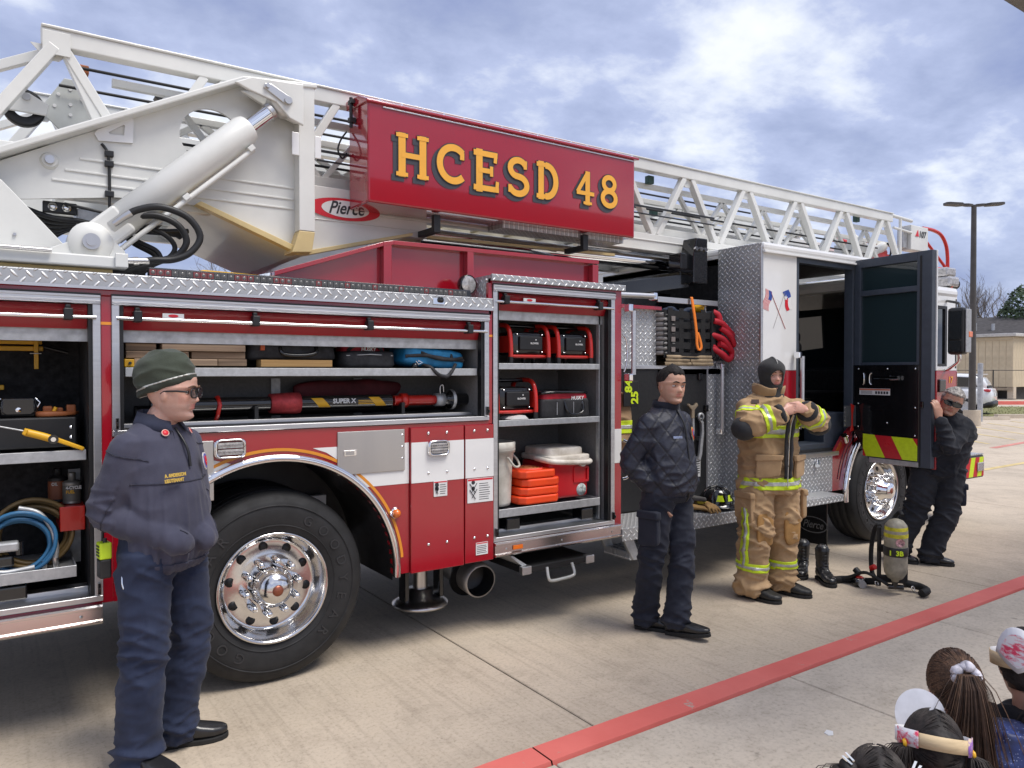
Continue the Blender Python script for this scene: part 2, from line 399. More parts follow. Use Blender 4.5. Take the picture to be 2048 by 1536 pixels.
# ------------------------------------------------------------------ the ladder truck: body and compartments
DPX, DPY, DPT = diamond('tread_plate_side', plane='xz'), diamond('tread_plate_end', plane='yz'), diamond('tread_plate_top', plane='xy')
DPB = diamond('tread_plate_big', plane='xz', cell=.042)
DPS = diamond('tread_plate_small', plane='yz', cell=.040)
DPSX = diamond('tread_plate_small_side', plane='xz', cell=.040)
T = thing('fire_truck', 'red and white ladder fire truck with open side compartments and open cab door', 'fire truck', (0, 0, 0))
WC, WR = (1.24, .53), .70          # rear wheel arch
# undercoat-black core box, added inside the body to stop light leaking, roof deck
MB().box(-1.3, 3.785, .68, 2.48, .64, 2.18).build('light_block_core', BLK, T)
MB().box(-1.3, 3.785, 2.485, 2.50, .52, 2.18).build('body_panel', RED, T)
MB().box(-1.3, 2.64, .03, 2.49, 2.165, 2.192).build('roof_deck', DPT, T)
# drip edge of tread plate above the compartments
MB().box(-1.3, 2.64, -.028, .03, 2.122, 2.196).build('drip_edge', DPB, T, .006)
MB().box(-1.3, 2.64, -.032, -.028, 2.116, 2.13).build('drip_edge', ALU, T)
# red side skin
m = MB()
m.box(-1.3, 2.65, .0, .03, 2.088, 2.121)                      # header
m.box(.405, .452, .0, .03, .60, 2.088)                        # post between the two rear compartments
m.box(2.622, 2.652, .0, .03, 1.383, 2.30)                     # post between wide and tall compartment
m.box(3.712, 3.785, .0, .66, .585, 2.318)                     # front post
m.box(2.652, 3.712, .0, .03, 2.288, 2.318)                    # header of the tall compartment
m.build('body_panel', RED, T, .004)
arch = arcpts(WC, WR, 183, -3, 40)
poly = [(.452, .60), (arch[0][0], .60)] + [p for p in arch if p[1] > .5] + [(arch[-1][0], .50), (2.05, .50), (2.05, 1.383), (2.622, 1.383), (2.622, 1.402), (.452, 1.402)]
sk = MB().prism(poly, 0, .03).build('body_panel', RED, T)
# bolted cover panels ahead of the wheel
for x0, x1, z0, bolts in ((2.052, 2.424, .495, (2.17, 2.30)), (2.432, 2.648, .500, (2.50, 2.60))):
    p = MB().box(x0, x1, -.022, .03, z0, 1.383).build('cover_panel', RED, T, .004)
    MB().box(x0 + .002, x1 - .002, -.0245, -.022, 1.045, 1.292).build('white_stripe', WHT, p)
    for bxx in bolts:
        for z in (1.345, 1.10, .66):
            link('bolt', MB().lathe([(.0, -.006), (.006, -.005), (.009, 0)], (bxx, -.0245, z), (0, 1, 0), 10).mesh('bolt', CHR), p)
# white band behind the hatch, front post band
st_ = [(x, z) for x, z in arcpts(WC, .748, 47, 27, 8)]
MB().prism([(2.048, 1.045), (2.048, 1.292), (1.45, 1.292), (1.53, 1.262), (1.62, 1.2), (1.70, 1.12), (1.752, 1.045)], -.0015, 0).build('white_stripe', WHT, T)
MB().prism([(.455, 1.045), (.86, 1.045), (.93, 1.16), (1.02, 1.23), (.80, 1.292), (.455, 1.292)], -.0015, 0).build('white_stripe', WHT, T)
MB().box(3.714, 3.784, -.0022, 0, 1.052, 1.302).build('white_stripe', WHT, T)
# gold pin stripes
def pin(pts, r=.0085):
    m = MB(); v = []
    for i, p in enumerate(pts):
        a, b_ = pts[max(i - 1, 0)], pts[min(i + 1, len(pts) - 1)]; d = Vector((b_[0] - a[0], b_[1] - a[1])).normalized(); nn = Vector((-d.y, d.x)) * r
        v += [(p[0] + nn.x, -.0022, p[1] + nn.y), (p[0] - nn.x, -.0022, p[1] - nn.y)]
    m.add(v, [(2 * i, 2 * i + 1, 2 * i + 3, 2 * i + 2) for i in range(len(pts) - 1)]); return m.build('pin_stripe', ORS, T)
pin(arcpts(WC, .765, 128, 7, 50) + [(2.0, .60)])
pin([(.405, 1.955), (.452, 1.955)], .007); pin([(2.624, 1.955), (2.652, 1.955)], .007)
# polished arch trim and the well behind it
MB().lathe([(.70, .005), (.70, -.03), (.712, -.042), (.735, -.036), (.742, -.018), (.742, 0)], (WC[0], 0, WC[1]), (0, 1, 0), 64, arc=(R(-3), R(177))).build('wheel_arch_trim', CHR, T)
wl_ = MB(); wl_.lathe([(.70, .0), (.70, .66)], (WC[0], 0, WC[1]), (0, 1, 0), 40, arc=(R(-5), R(185)))
wl_.build('wheel_well', BLK, T)
def sheet(name, b6, m, par, bev=.003): return MB().box(*b6).build(name, m, par, bev)
# fuel / bottle hatches around the wheel
h = sheet('hatch_door', (1.593, 2.016, -.010, -.002, 1.127, 1.376), STEEL, T)
sheet('latch', (1.63, 1.705, -.018, -.010, 1.235, 1.268), CHR, h); sheet('latch_recess', (1.637, 1.69, -.0195, -.018, 1.241, 1.262), STEEL, h, 0)
for z in (1.34, 1.27, 1.20): link('hinge_bolt', MB().lathe([(.0, -.004), (.006, -.003), (.008, 0)], (2.0, -.010, z), (0, 1, 0), 8).mesh('bolt', CHR), h)
h = sheet('hatch_door', (.56, .918, -.010, -.002, 1.05, 1.362), STEEL, T); sheet('latch', (.80, .87, -.018, -.010, 1.235, 1.268), CHR, h)
def oval_light(x, z, w=.155, hh=.098, y=-.0):
    m = MB(); n = 28; o = []; i_ = []
    def se(a, k): return (math.copysign(abs(math.cos(a)) ** .42, math.cos(a)) * w / 2 * k, math.copysign(abs(math.sin(a)) ** .42, math.sin(a)) * hh / 2 * k)
    prof = [(1, y), (1, y - .012), (.95, y - .024), (.84, y - .026), (.80, y - .018)]
    v = []
    for k, yy in prof:
        for j in range(n): u, ww = se(2 * math.pi * j / n, k); v.append((x + u, yy, z + ww))
    f = [(a * n + j, a * n + (j + 1) % n, (a + 1) * n + (j + 1) % n, (a + 1) * n + j) for a in range(len(prof) - 1) for j in range(n)]
    m.add(v, f, 0, True)
    lamp = m.build('warning_light', CHR, T)
    for s in (-1, 1):
        q = MB(); zz = z + s * hh * .17
        for k in range(9):
            q.lathe([(.0055, -.026), (.007, -.019), (.0, -.017)], (x - w * .33 + k * w * .0825, y, zz), (0, 1, 0), 8)
        q.box(x - w * .38, x + w * .38, y - .0215, y - .016, zz - hh * .14, zz + hh * .14)
        q.build('lens', CLEAR, lamp)
    return lamp
oval_light(1.0, 1.317, .165, .105, -.002); oval_light(2.235, 1.252, .15, .098, -.0245)
mk = MB().lathe([(.036, 0), (.036, -.012), (.028, -.02)], (1.955, 0, .873), (0, 1, 0), 24).build('marker_light', CHR, T)
MB().lathe([(.028, -.014), (.026, -.03), (.014, -.045), (.0, -.048)], (1.955, 0, .873), (0, 1, 0), 20).build('amber_lens', AMB, mk)
# rub rails
for x0, x1 in ((-1.3, .40), (2.652, 3.757)):
    r_ = MB(); r_.prism([(0.0, .512), (-.035, .512), (-.045, .522), (-.045, .528), (-.032, .534), (-.032, .583), (-.045, .589), (-.045, .597), (-.035, .604), (0, .604)], x0, x1, 'yz')
    rr_ = r_.build('rub_rail', mat('rail_polish%d' % (x0 > 0), (.72, .68, .66), .22, 1., var=.04, vscale=2, stretch=(.3, 1, 1)), T)
    for k in range(3): link('bolt', MB().lathe([(.0, -.004), (.008, 0)], (x0 + .09 + k * (x1 - x0 - .18) / 2, -.032, .558), (0, 1, 0), 8).mesh('bolt', STEEL), rr_)
MB().box(2.79, 2.87, -.040, -.032, .545, .575).build('marker_light', AMB, T, .003)
MB().box(-1.3, .452, -.003, .03, .604, .625).build('body_panel', RED, T); MB().box(2.652, 3.712, -.003, .03, .604, .618).build('body_panel', RED, T)

# --- compartments: interior, frame, roller door, bar, shelves
def compartment(x0, x1, z0, z1, depth, inner, black=False, rolled=.115, brackets=(), gasket=True):
    xi0, xi1 = x0 + .05, x1 - .05; yb = depth
    m = MB()
    for b6 in ((xi0 - .02, xi0, .03, yb, z0, z1), (xi1, xi1 + .02, .03, yb, z0, z1), (xi0, xi1, yb, yb + .02, z0, z1), (xi0, xi1, .03, yb, z1 - .015, z1), (xi0, xi1, .03, yb, z0, z0 + .012)):
        m.box(*b6)
    C = m.build('compartment', inner, T)
    fr = MB()
    fr.box(x0, x1, -.016, .03, z1 - .042, z1 + .002); fr.box(x0, x1, -.022, -.016, z1 - .012, z1 - .004); fr.box(x0, x1, -.022, -.016, z1 - .034, z1 - .024)
    for a in (x0, x1 - .034): fr.box(a, a + .034, -.010, .03, z0 + .022, z1 - .042)
    fr.box(x0, x1, -.012, .12, z0 - .005, z0 + .022); fr.box(xi0, xi1, .12, .2, z0 + .013, z0 + .045)
    fr.build('door_frame', ALU, C, .002, 1)
    gk = MB()
    gk.box(x0 + .034, x0 + .052, .004, .05, z0 + .022, z1 - .042); gk.box(x1 - .052, x1 - .034, .004, .05, z0 + .022, z1 - .042)
    gk.box(x0 - .001, x1 + .001, -.018, .0, z1 + .002, z1 + .009)
    gk.build('seal', BLK, C)
    # lower slat of the roller door, lip and lift bar
    d = MB(); zt = z1 - .045
    d.prism([(.035, zt), (.02, zt), (.004, zt - .022), (.010, zt - .028), (.05, zt - rolled), (.06, zt - rolled)], x0 + .054, x1 - .054, 'yz')
    rd = d.build('roller_door', DRED, C)
    MB().cyl((x0 + .02, -.018, zt - .062), (x1 - .02, -.018, zt - .062), .0095, n=12).build('lift_bar', CHR, C)
    MB().box(xi0, xi1, .07, .10, zt - rolled - .06, zt - rolled + .01).build('door_sill', GALV, C)
    bms = None
    for bxx in brackets:
        q = MB(); q.box(bxx - .019, bxx + .019, -.036, .03, zt - .078, zt - .022, 0); q.box(bxx - .012, bxx + .012, -.012, .02, zt - .022, zt - .004, 0)
        q.build('bar_bracket', BLK, C, .005)
    for a, s in ((x0 + .012, 1), (x1 - .024, -1)):
        q = MB(); q.box(a, a + .014, -.03, -.008, z0 + .03, z0 + .085); q.box(a + .002, a + .012, -.042, -.03, z0 + .045, z0 + .065); q.build('latch_striker', BLKG, C, .003)
    return C
def shelf(C, x0, x1, y0, y1, zt, lip=.045, slides=False, track=True):
    m = MB(); m.box(x0, x1, y0 + .004, y1, zt - lip * .5, zt - lip * .5 + .006); m.box(x0, x1, y0, y0 + .006, zt - lip, zt)
    m.box(x0, x0 + .005, y0 + .006, y1, zt - lip, zt); m.box(x1 - .005, x1, y0 + .006, y1, zt - lip, zt)
    o = m.build('shelf', GALV, C, .002, 1)
    return o
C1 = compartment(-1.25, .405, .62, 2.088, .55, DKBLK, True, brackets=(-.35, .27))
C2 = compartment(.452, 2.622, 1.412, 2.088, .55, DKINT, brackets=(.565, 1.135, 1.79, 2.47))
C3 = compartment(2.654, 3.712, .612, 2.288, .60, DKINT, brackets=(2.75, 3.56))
shelf(C1, -1.2, .345, .05, .52, 1.345, .05); shelf(C1, -1.2, .30, .05, .52, .79, .055)
shelf(C2, .515, 2.56, .04, .52, 1.742, .045)
shelf(C3, 2.72, 3.62, .05, .56, 1.778, .04); shelf(C3, 2.72, 3.62, .05, .56, 1.397, .042); shelf(C3, 2.715, 3.61, .035, .56, .805, .055)
for C, X, zs in ((C3, 3.625, (0,)), (C3, 3.655, (1,))):
    MB().box(X, X + .012, .07 + .03 * zs[0], .10 + .03 * zs[0], .64, 2.2).build('shelf_track', GALV, C)
for x in (2.80, 3.45): MB().box(x, x + .11, .05, .16, .655, .735).build('tray_lock', BLKG, C3, .008)
MB().box(-.02, .10, .05, .16, .66, .725).build('tray_lock', BLKG, C1, .008)
for x in (.30, .82, 1.38, 1.92): MB().box(x, x + .055, .535, .549, 1.43 if x > .45 else .7, 1.68 if x > .45 else 1.2).build('shelf_track', GALV, C2 if x > .45 else C1)
# interior name plates of the doors
for X in (.68, 2.90):
    C = C2 if X < 1 else C3; zt = (2.088 if X < 1 else 2.288) - .045
    p = MB().box(X, X + .10, -.002, .003, zt - .052, zt - .028).build('data_plate', PAPER, C)
    q = MB(); q.lathe([(.0, -.0035), (1, -.0032)], (0, 0, 0), (0, 1, 0), 18)
    q.v = [(X + .05 + a * .024, b_, zt - .04 + c_ * .008) for a, b_, c_ in q.v]; q.build('data_plate', DRD, C)
# body of the tall compartment above the drip edge level
MB().box(2.64, 3.785, -.02, .62, 2.330, 2.352).build('roof_deck', DPT, T)
MB().box(2.632, 3.80, -.03, -.008, 2.312, 2.356).build('drip_edge', DPB, T, .005)
MB().box(2.622, 2.64, .03, .62, 2.192, 2.330).build('end_plate', DPS, T)
MB().box(2.64, 3.785, .61, .63, 2.18, 2.33).build('end_plate', DPSX, T)
# light bar, spot light, scene camera on the edge
lb = MB().prism([(0.075, 2.197), (.125, 2.197), (.125, 2.245), (.075, 2.252), (.068, 2.243), (.068, 2.206)], .63, 2.53, 'yz').build('light_bar', BLKG, T, .004)
for k in range(54):
    x = .648 + k * .0346
    if k == 0:
        lm = MB(); lm.lathe([(.0, -.001), (.009, -.002), (.011, .003)], (0, .064, 2.226), (0, 1, 0), 12); lm.box(-.016, .016, .0635, .067, 2.211, 2.241, 1)
        lme = [lm.mesh('led', [mat('led_dome', (.16, .15, .145), .2, .2, var=.3), mat('led_pink', (.20, .05, .05) , .25, var=.3)]), lm.mesh('led', [mat('led_dome_dark', (.13, .125, .12), .2, .2, var=.3), mat('led_grey', (.11, .105, .10), .25, .3)])]
    link('led_lens', lme[(k // 3) % 2 if k < 24 else (1 if k % 5 else 0)], lb, (x, 0, 0))
sp = MB().lathe([(.0, .05), (.05, .045), (.063, .02), (.063, -.02), (.058, -.024)], (2.545, .14, 2.295), (-.1, 1, 0.05), 28).build('spot_light', BLKG, T)
MB().lathe([(.057, -.020), (.045, -.024), (.0, -.026)], (2.545, .14, 2.295), (-.1, 1, .05), 28).build('lens', CLEAR, sp)
MB().box(2.535, 2.555, .13, .16, 2.19, 2.25).build('bracket', BLKG, sp)
cmr = MB().lathe([(.0, .0), (.016, -.004), (.022, -.016), (.024, -.03), (.022, -.034), (.0, -.036)], (2.25, -.005, 2.17), (0, .94, .3), 20).build('side_camera', BLKG, T)
MB().box(2.20, 2.28, -.034, -.028, 2.135, 2.175).build('mount_plate', CHR, cmr, .004)
# stiffened red hose-bed cover in front of the ladder
m = MB(); yb0 = .26
top = [(1.31, 2.30), (1.99, 2.535), (2.06, 2.55), (3.76, 2.565)]
m.prism([(1.31, 2.19)] + top + [(3.76, 2.19)], yb0 + .02, yb0 + .035)
cv = m.build('hose_bed_cover', RED, T)
m = MB()
for a, b_ in zip(top[:-1], top[1:]): m.prism([(a[0], a[1] - .028), a, b_, (b_[0], b_[1] - .028)], yb0 - .035, yb0 + .06)
for x, w in ((1.99, .055), (2.60, .05), (3.70, .058)):
    z = 2.525 if x < 2.5 else 2.53
    m.prism([(x, 2.19), (x, z), (x + w, z), (x + w, 2.19)], yb0 - .034, yb0 + .02)
m.build('stiffener', RED, cv, .003)
MB().box(1.31, 3.76, 2.2, 2.235, 2.19, 2.50).build('hose_bed_cover', RED, T)
bx('end_plate', (3.76, 3.84, .27, .8, 2.2, 2.47), DPS, T)
yv = MB(); yv.prism([(.94, 2.27), (.97, 2.315), (1.30, 2.308), (1.55, 2.29), (1.55, 2.2), (.95, 2.2)], .5, .9); yv.build('hose_cover', mat('yellow_vinyl', (.72, .42, .02), .45, var=.1, bump=.1, bscale=12), T, .02)
bx('end_plate', (1.15, 1.33, .24, .3, 2.192, 2.255), DPSX, T)
# stickers and warning plates
def placard(x0, x1, z0, z1, y, head=.2, lines=6, icon=True):
    p = MB().box(x0, x1, y - .0016, y, z0, z1).build('warning_plate', PAPER, T); w, hh = x1 - x0, z1 - z0
    MB().box(x0 + .003, x1 - .003, y - .0022, y - .0016, z1 - hh * head * .6, z1 - .003).build('heading', DRD, p)
    q = MB(); random.seed(int(x0 * 1000))
    for k in range(lines):
        zz = z1 - hh * (head + .06 + k * (.9 - head) / lines); xa = x0 + w * (.45 if icon else .08)
        q.box(xa, x1 - w * random.uniform(.06, .2), y - .0022, y - .0016, zz - .004, zz)
    if icon:
        for zz in (.30, .66):
            cx, cz = x0 + w * .22, z1 - hh * (head + zz * .7); s_ = w * .14
            q.bar((cx - s_, y - .002, cz + s_), (cx + s_ * .6, y - .002, cz - s_ * 1.3), .0012, .012, (0, 1, 0)); q.bar((cx + s_, y - .0023, cz + s_), (cx - s_ * .4, y - .0023, cz - s_), .0012, .010, (0, 1, 0))
            q.lathe([(.0, -.0024), (.014, -.0021)], (cx, y, cz + s_ * 1.2), (0, 1, 0), 10)
    q.build('print', INK, p); return p
placard(2.205, 2.30, .95, 1.045, -.0245, .18, 5); placard(2.447, 2.64, .885, 1.04, -.0245, .16, 8); placard(2.51, 2.60, .545, .625, -.0245, .2, 5, False)
# ------------------------------------------------------------------ aerial ladder (a part of the truck), its lift frame and the lettered box
A = MB()
YN, YF = .62, 1.88
for y0, y1 in ((YN, YN + .085), (YF - .085, YF)):
    A.box(.20, 8.62, y0, y1, 3.47, 3.56); A.box(.20, 8.62, y0 - .012, y0 + .097, 3.56, 3.574)
A = A.build('aerial_ladder', LADW, T, .006)
def lad(name, mb, m=LADW, bev=.004): return mb.build(name, m, A, bev)
m = MB()
for y0, y1 in ((YN, YN + .07), (YF - .07, YF)): m.box(.0, 8.7, y0, y1, 2.79, 2.925); m.box(.0, 8.7, y0 - .01, y1 + .01, 2.775, 2.789); m.box(2.2, 8.7, y0 - .008, y0, 2.86, 2.872)
lad('lower_rail', m)
m = MB(); m.box(0, 2.5, YN - .004, YN + .06, 2.66, 2.775); m.box(0, 2.5, YF - .06, YF + .004, 2.66, 2.775); m.box(.0, 2.5, YN - .010, YN - .004, 2.705, 2.712); lad('lower_rail', m)
apx = [5.185 + .822 * k for k in range(-6, 5)]
for ys, s in ((YN + .035, 1), (YF - .035, -1)):
    for a in apx:
        for d in (-.41, .41):
            if s > 0 and 1.9 < a + d / 2 < 4.2: continue
            if a + d < .05: continue
            m = MB(); m.bar((a + (.05 if d > 0 else -.05), ys, 3.475), (a + d * .94, ys, 2.92), .05, .062, (0, 1, 0))
            lad('brace', m, LADW, .005)
        if 4.3 < a or a < 1.0 or s < 0:
            lad('gusset', MB().prism([(a - .10, 3.475), (a - .03, 3.40), (a + .03, 3.40), (a + .10, 3.475)], ys - .006, ys + .006), LADW, 0)
            lad('gusset', MB().prism([(a - .41 - .12, 2.92), (a - .41 - .03, 3.0), (a - .41 + .03, 3.0), (a - .41 + .12, 2.92)], ys - .006, ys + .006), LADW, 0)
# two nested sections with their own rails, braces and rungs
ME_r = MB().cyl((0, .0, 0), (0, 1.0, 0), .018, n=8).mesh('rung', GALV)
for (ya, yb, zl, zt, x0, x1, ph) in ((.755, 1.745, 2.95, 3.36, .55, 8.85, 0.2), (.90, 1.60, 3.02, 3.27, .75, 9.15, .05)):
    m = MB()
    for y in (ya, yb - .05):
        m.box(x0, x1, y, y + .05, zl, zl + .075); m.box(x0, x1, y + .005, y + .045, zt, zt + .045)
    lad('fly_rail', m)
    n = int((x1 - x0) / .62)
    for y in (ya + .025, yb - .025):
        m = MB()
        for k in range(n):
            a = x0 + .31 + k * .62
            m.bar((a - .29, y, zl + .07), (a, y, zt + .01), .034, .034, (0, 1, 0)); m.bar((a + .29, y, zl + .07), (a, y, zt + .01), .034, .034, (0, 1, 0))
        lad('fly_brace', m, LADW, 0)
    for k in range(int((x1 - x0) / .36)):
        o = link('rung', ME_r, A, (x0 + .1 + k * .36, ya + .05, zl + .035)); o.scale = (1, yb - ya - .1, 1)
m = MB()
for y, z, x0, x1 in ((.80, 3.44, .36, 4.0), (.98, 3.38, .3, 6.5), (.86, 3.12, .4, 8.6), (1.3, 3.20, .3, 8.8), (.74, 3.17, 4.3, 8.5), (1.1, 3.02, .5, 8.7)):
    m.cyl((x0, y, z), (x1, y, z - .0), .009, n=6)
lad('cable', m, HOSE, 0)
m = MB(); m.box(2.0, 8.6, .74, .765, 2.86, 2.885); m.box(1.7, 5.5, .60, .612, 3.14, 3.155); m.box(1.7, 5.5, .60, .612, 3.08, 3.09); lad('wear_strip', m, BLK, 0)
m = MB(); m.cyl((2.5, .74, 2.70), (6.9, .74, 2.70), .062, n=24); m.cyl((4.0, .80, 2.79), (6.5, .80, 2.79), .03, n=12); lad('waterway_pipe', m, CHR, 0)
lad('bottom_plate', MB().prism([(1.6, 2.655), (4.3, 2.70), (4.3, 2.72), (1.6, 2.675)], YN + .02, YF - .02), CREAM, 0)
# sheave, gusset plate with holes, black limit bracket
m = MB(); m.lathe([(.05, -.012), (.085, -.02), (.102, -.018), (.095, 0), (.102, .018), (.085, .02), (.05, .012)], (.125, .85, 3.175), (0, 1, 0), 32); sv = lad('sheave', m, BLK, 0)
lad('sheave_bracket', MB().prism([(.0, 3.14), (.23, 3.14), (.245, 3.2), (.15, 3.25), (.06, 3.25)], .80, .818), LADW, .006)
lad('pin', MB().cyl((.135, .79, 3.225), (.135, .83, 3.225), .02, n=14), STEEL, 0)
g_ = MB().prism([(.20, 3.23), (.33, 3.44), (.42, 3.44), (.50, 3.22), (.40, 3.14), (.30, 3.14)], 1.02, 1.03); lad('gusset', g_, mat('galvanised_grey', (.52, .54, .52), .5, .2, var=.1), .003)
m = MB()
for x, z in ((.30, 3.34), (.36, 3.38), (.42, 3.33), (.36, 3.29), (.28, 3.27), (.36, 3.23)): lad('bolt_hole', MB().cyl((x, 1.015, z), (x, 1.0199, z), .010, n=10), PAPER, 0)
lad('limit_bracket', MB().prism([(.85, 3.51), (.86, 3.53), (1.05, 3.5), (1.06, 3.42), (.93, 3.40), (.90, 3.47)], 1.25, 1.33), BLK, .005)
lad('limit_bracket', MB().box(.36, .44, .82, .88, 3.42, 3.47), LEATH, .006)
# end posts at the heel of the ladder
for y in (YN + .035, YF - .035):
    m = MB(); m.bar((.26, y, 3.47), (-.10, y, 2.93), .06, .085, (0, 1, 0)); m.bar((.31, y, 3.47), (.50, y, 3.02), .05, .05, (0, 1, 0)); lad('brace', m)
    m = MB(); m.bar((.22, y + .1, 3.46), (-.5, y + .25, 3.12), .05, .05, (0, 1, 0)); lad('brace', m)
lad('end_cap', MB().box(.205, .335, YN - .006, YN, 3.42, 3.545), LADW, .002)
for x in (.3, 1.2, 2.1, 4.4, 5.3, 6.2, 7.1, 8.0): lad('cross_member', MB().box(x, x + .05, YN + .05, YF - .05, 2.80, 2.86))
# lift frame: side plate with the round opening, flange, post, keel
def plate_hole(outer, c, r, y0, y1, n=56):
    angs = sorted(set([round(2 * math.pi * k / n, 5) for k in range(n)] + [round(math.atan2(p[1] - c[1], p[0] - c[0]) % (2 * math.pi), 5) for p in outer]))
    po, pi_ = [], []
    for a in angs:
        d = (math.cos(a), math.sin(a)); best = None
        for i in range(len(outer)):
            p, q = outer[i], outer[(i + 1) % len(outer)]; e_ = (q[0] - p[0], q[1] - p[1]); den = d[0] * e_[1] - d[1] * e_[0]
            if abs(den) < 1e-9: continue
            t = ((p[0] - c[0]) * e_[1] - (p[1] - c[1]) * e_[0]) / den; u = ((p[0] - c[0]) * d[1] - (p[1] - c[1]) * d[0]) / den
            if t > 0 and -1e-4 <= u <= 1.0001 and (best is None or t < best): best = t
        po.append((c[0] + d[0] * best, c[1] + d[1] * best)); pi_.append((c[0] + d[0] * r[0], c[1] + d[1] * r[1]))
    return MB().ring(po, pi_, y0, y1)
LF = plate_hole([(-.6, 2.52), (-.6, 2.56), (.0, 2.80), (1.22, 3.46), (1.64, 3.50), (1.64, 2.60), (1.60, 2.50), (1.04, 2.70), (.55, 2.69)], (1.05, 3.11), (.175, .165), .585, .603).build('lift_frame', LADW, T, 0)
def lf(name, mb, m=LADW, bev=.004): return mb.build(name, m, LF, bev)
lf('flange', MB().bar((-.6, .565, 2.50), (1.23, .565, 3.47), .16, .035, (0, 1, 0)).bar((1.2, .565, 3.462), (1.66, .565, 3.515), .16, .03, (0, 1, 0)) if False else MB().prism([(-.6, 2.50), (-.6, 2.545), (1.21, 3.475), (1.66, 3.525), (1.66, 3.495), (1.22, 3.445)], .48, .66), LADW, .008)
lf('post', MB().box(1.545, 1.645, .49, .66, 2.60, 3.495)); lf('post_foot', MB().prism([(1.545, 2.598), (1.645, 2.598), (1.625, 2.47), (1.50, 2.46)], .49, .66), CREAM)
for z in (2.74, 2.80, 2.87): lf('rib', MB().box(.2 + (z - 2.7), 1.54, .578, .586, z, z + .012), LADW, .002)
lf('keel', MB().prism([(.95, 2.70), (1.56, 2.465), (1.62, 2.465), (2.35, 2.66), (2.35, 2.675), (1.60, 2.49), (.98, 2.715)], .60, 1.90), LADW, .003)
lf('keel_edge', MB().prism([(.95, 2.695), (1.56, 2.460), (1.62, 2.460), (2.35, 2.655), (2.35, 2.675), (1.60, 2.485), (.98, 2.715)], .535, .599), CREAM, .003)
lf('keel_side', MB().prism([(1.645, 2.49), (2.35, 2.67), (1.645, 2.67)], .588, .60), LADW, 0)
# mounting ear of the cylinder rod
lf('ear', MB().prism([(1.14, 3.40), (1.24, 3.45), (1.545, 3.47), (1.545, 3.22), (1.46, 3.25), (1.38, 3.33), (1.22, 3.37)], .40, .425), LADW, .006)
lf('ear', MB().prism([(1.20, 3.40), (1.545, 3.45), (1.545, 3.26), (1.42, 3.30)], .52, .545), LADW, .006)
lf('pin_link', MB().prism([(1.30, 3.40), (1.31, 3.425), (1.345, 3.43), (1.47, 3.37), (1.475, 3.34), (1.44, 3.325), (1.42, 3.33)], .39, .399), STEEL, .004)
for x, z, r in ((1.325, 3.41, .013), (1.445, 3.348, .022)): lf('pin', MB().cyl((x, .375, z), (x, .40, z), r, n=14), STEEL, .003)
m = MB(); m.ring([(.44, 3.02), (.46, 2.985), (.63, 3.0), (.635, 3.13), (.625, 3.14), (.455, 3.045)], [(.51, 3.04), (.515, 3.03), (.585, 3.035), (.59, 3.09), (.585, 3.095), (.55, 3.07)], .572, .58); lf('bracket_plate', m, WHT, 0)
for x0, x1 in ((1.50, 1.545), (1.645, 1.685)): lf('hinge_plate', MB().box(x0, x1, .486, .492, 3.06, 3.20), WHT, .004)
lf('pivot_boss', MB().cyl((.23, .56, 2.84), (.23, .585, 2.84), .035, .045, 18), LADW, .004); lf('pin', MB().cyl((.23, .54, 2.84), (.23, .56, 2.84), .022, n=14), STEEL, .003)
m = MB(); m.tube(catmull([(.475, .575, 2.97), (.50, .565, 2.93), (.51, .57, 2.85), (.51, .57, 2.66), (.50, .58, 2.60), (.40, .59, 2.61), (.30, .62, 2.63)], 5), .008, 8); lf('wiring', m, HOSE, 0)
m = MB()
for z in (2.92, 2.865, 2.70): m.box(.488, .532, .555, .583, z - .016, z + .016)
lf('wiring_clip', m, BLK, .003)
# lift cylinder
p0, p1 = Vector((.40, .44, 2.395)), Vector((1.44, .47, 3.36)); dd = (p1 - p0).normalized(); Ln = (p1 - p0).length
cyl_ = MB().tube([p0 + dd * .12, p0 + dd * .125, p0 + dd * 1.10, p0 + dd * 1.13], [.072, .088, .088, .078], 32).build('lift_cylinder', LADW, T)
def cy(name, mb, m=LADW, bev=.003): return mb.build(name, m, cyl_, bev)
cy('rod', MB().cyl(p0 + dd * 1.12, p0 + dd * (Ln - .10), .046, n=24), CHR, 0)
cy('rod_collar', MB().cyl(p0 + dd * (Ln - .125), p0 + dd * (Ln - .10), .054, n=24), STEEL, 0)
cy('rod_eye', MB().lathe([(.03, -.05), (.085, -.05), (.085, .05), (.03, .05)], p1, (0, 1, 0), 24), LADW, 0)
cy('port_block', MB().bar(p0 + dd * .04, p0 + dd * .22, .165, .165, (0, 1, 0)), LADW, .015)
cy('foot_eye', MB().lathe([(.028, -.09), (.10, -.09), (.105, -.08), (.105, .08), (.10, .09), (.028, .09)], p0, (0, 1, 0), 28), LADW, 0)
cy('pin', MB().cyl(p0 + Vector((0, -.115, 0)), p0 + Vector((0, -.085, 0)), .042, n=20).cyl(p0 + Vector((0, -.125, 0)), p0 + Vector((0, -.112, 0)), .025, n=16), STEEL, .003)
sd_ = Vector((dd.z, 0, -dd.x))
cy('side_tube', MB().tube([p0 + dd * .06 + sd_ * .112 + Vector((0, -.05, 0)), p0 + dd * 1.05 + sd_ * .112 + Vector((0, -.05, 0))], .015, 10), LADW, 0)
m = MB()
for t in (.06, .55, 1.04): q = p0 + dd * t + sd_ * .10 + Vector((0, -.05, 0)); m.bar(q - dd * .02, q + dd * .02, .03, .05, (0, 1, 0))
cy('tube_clamp', m, LADW, .003)
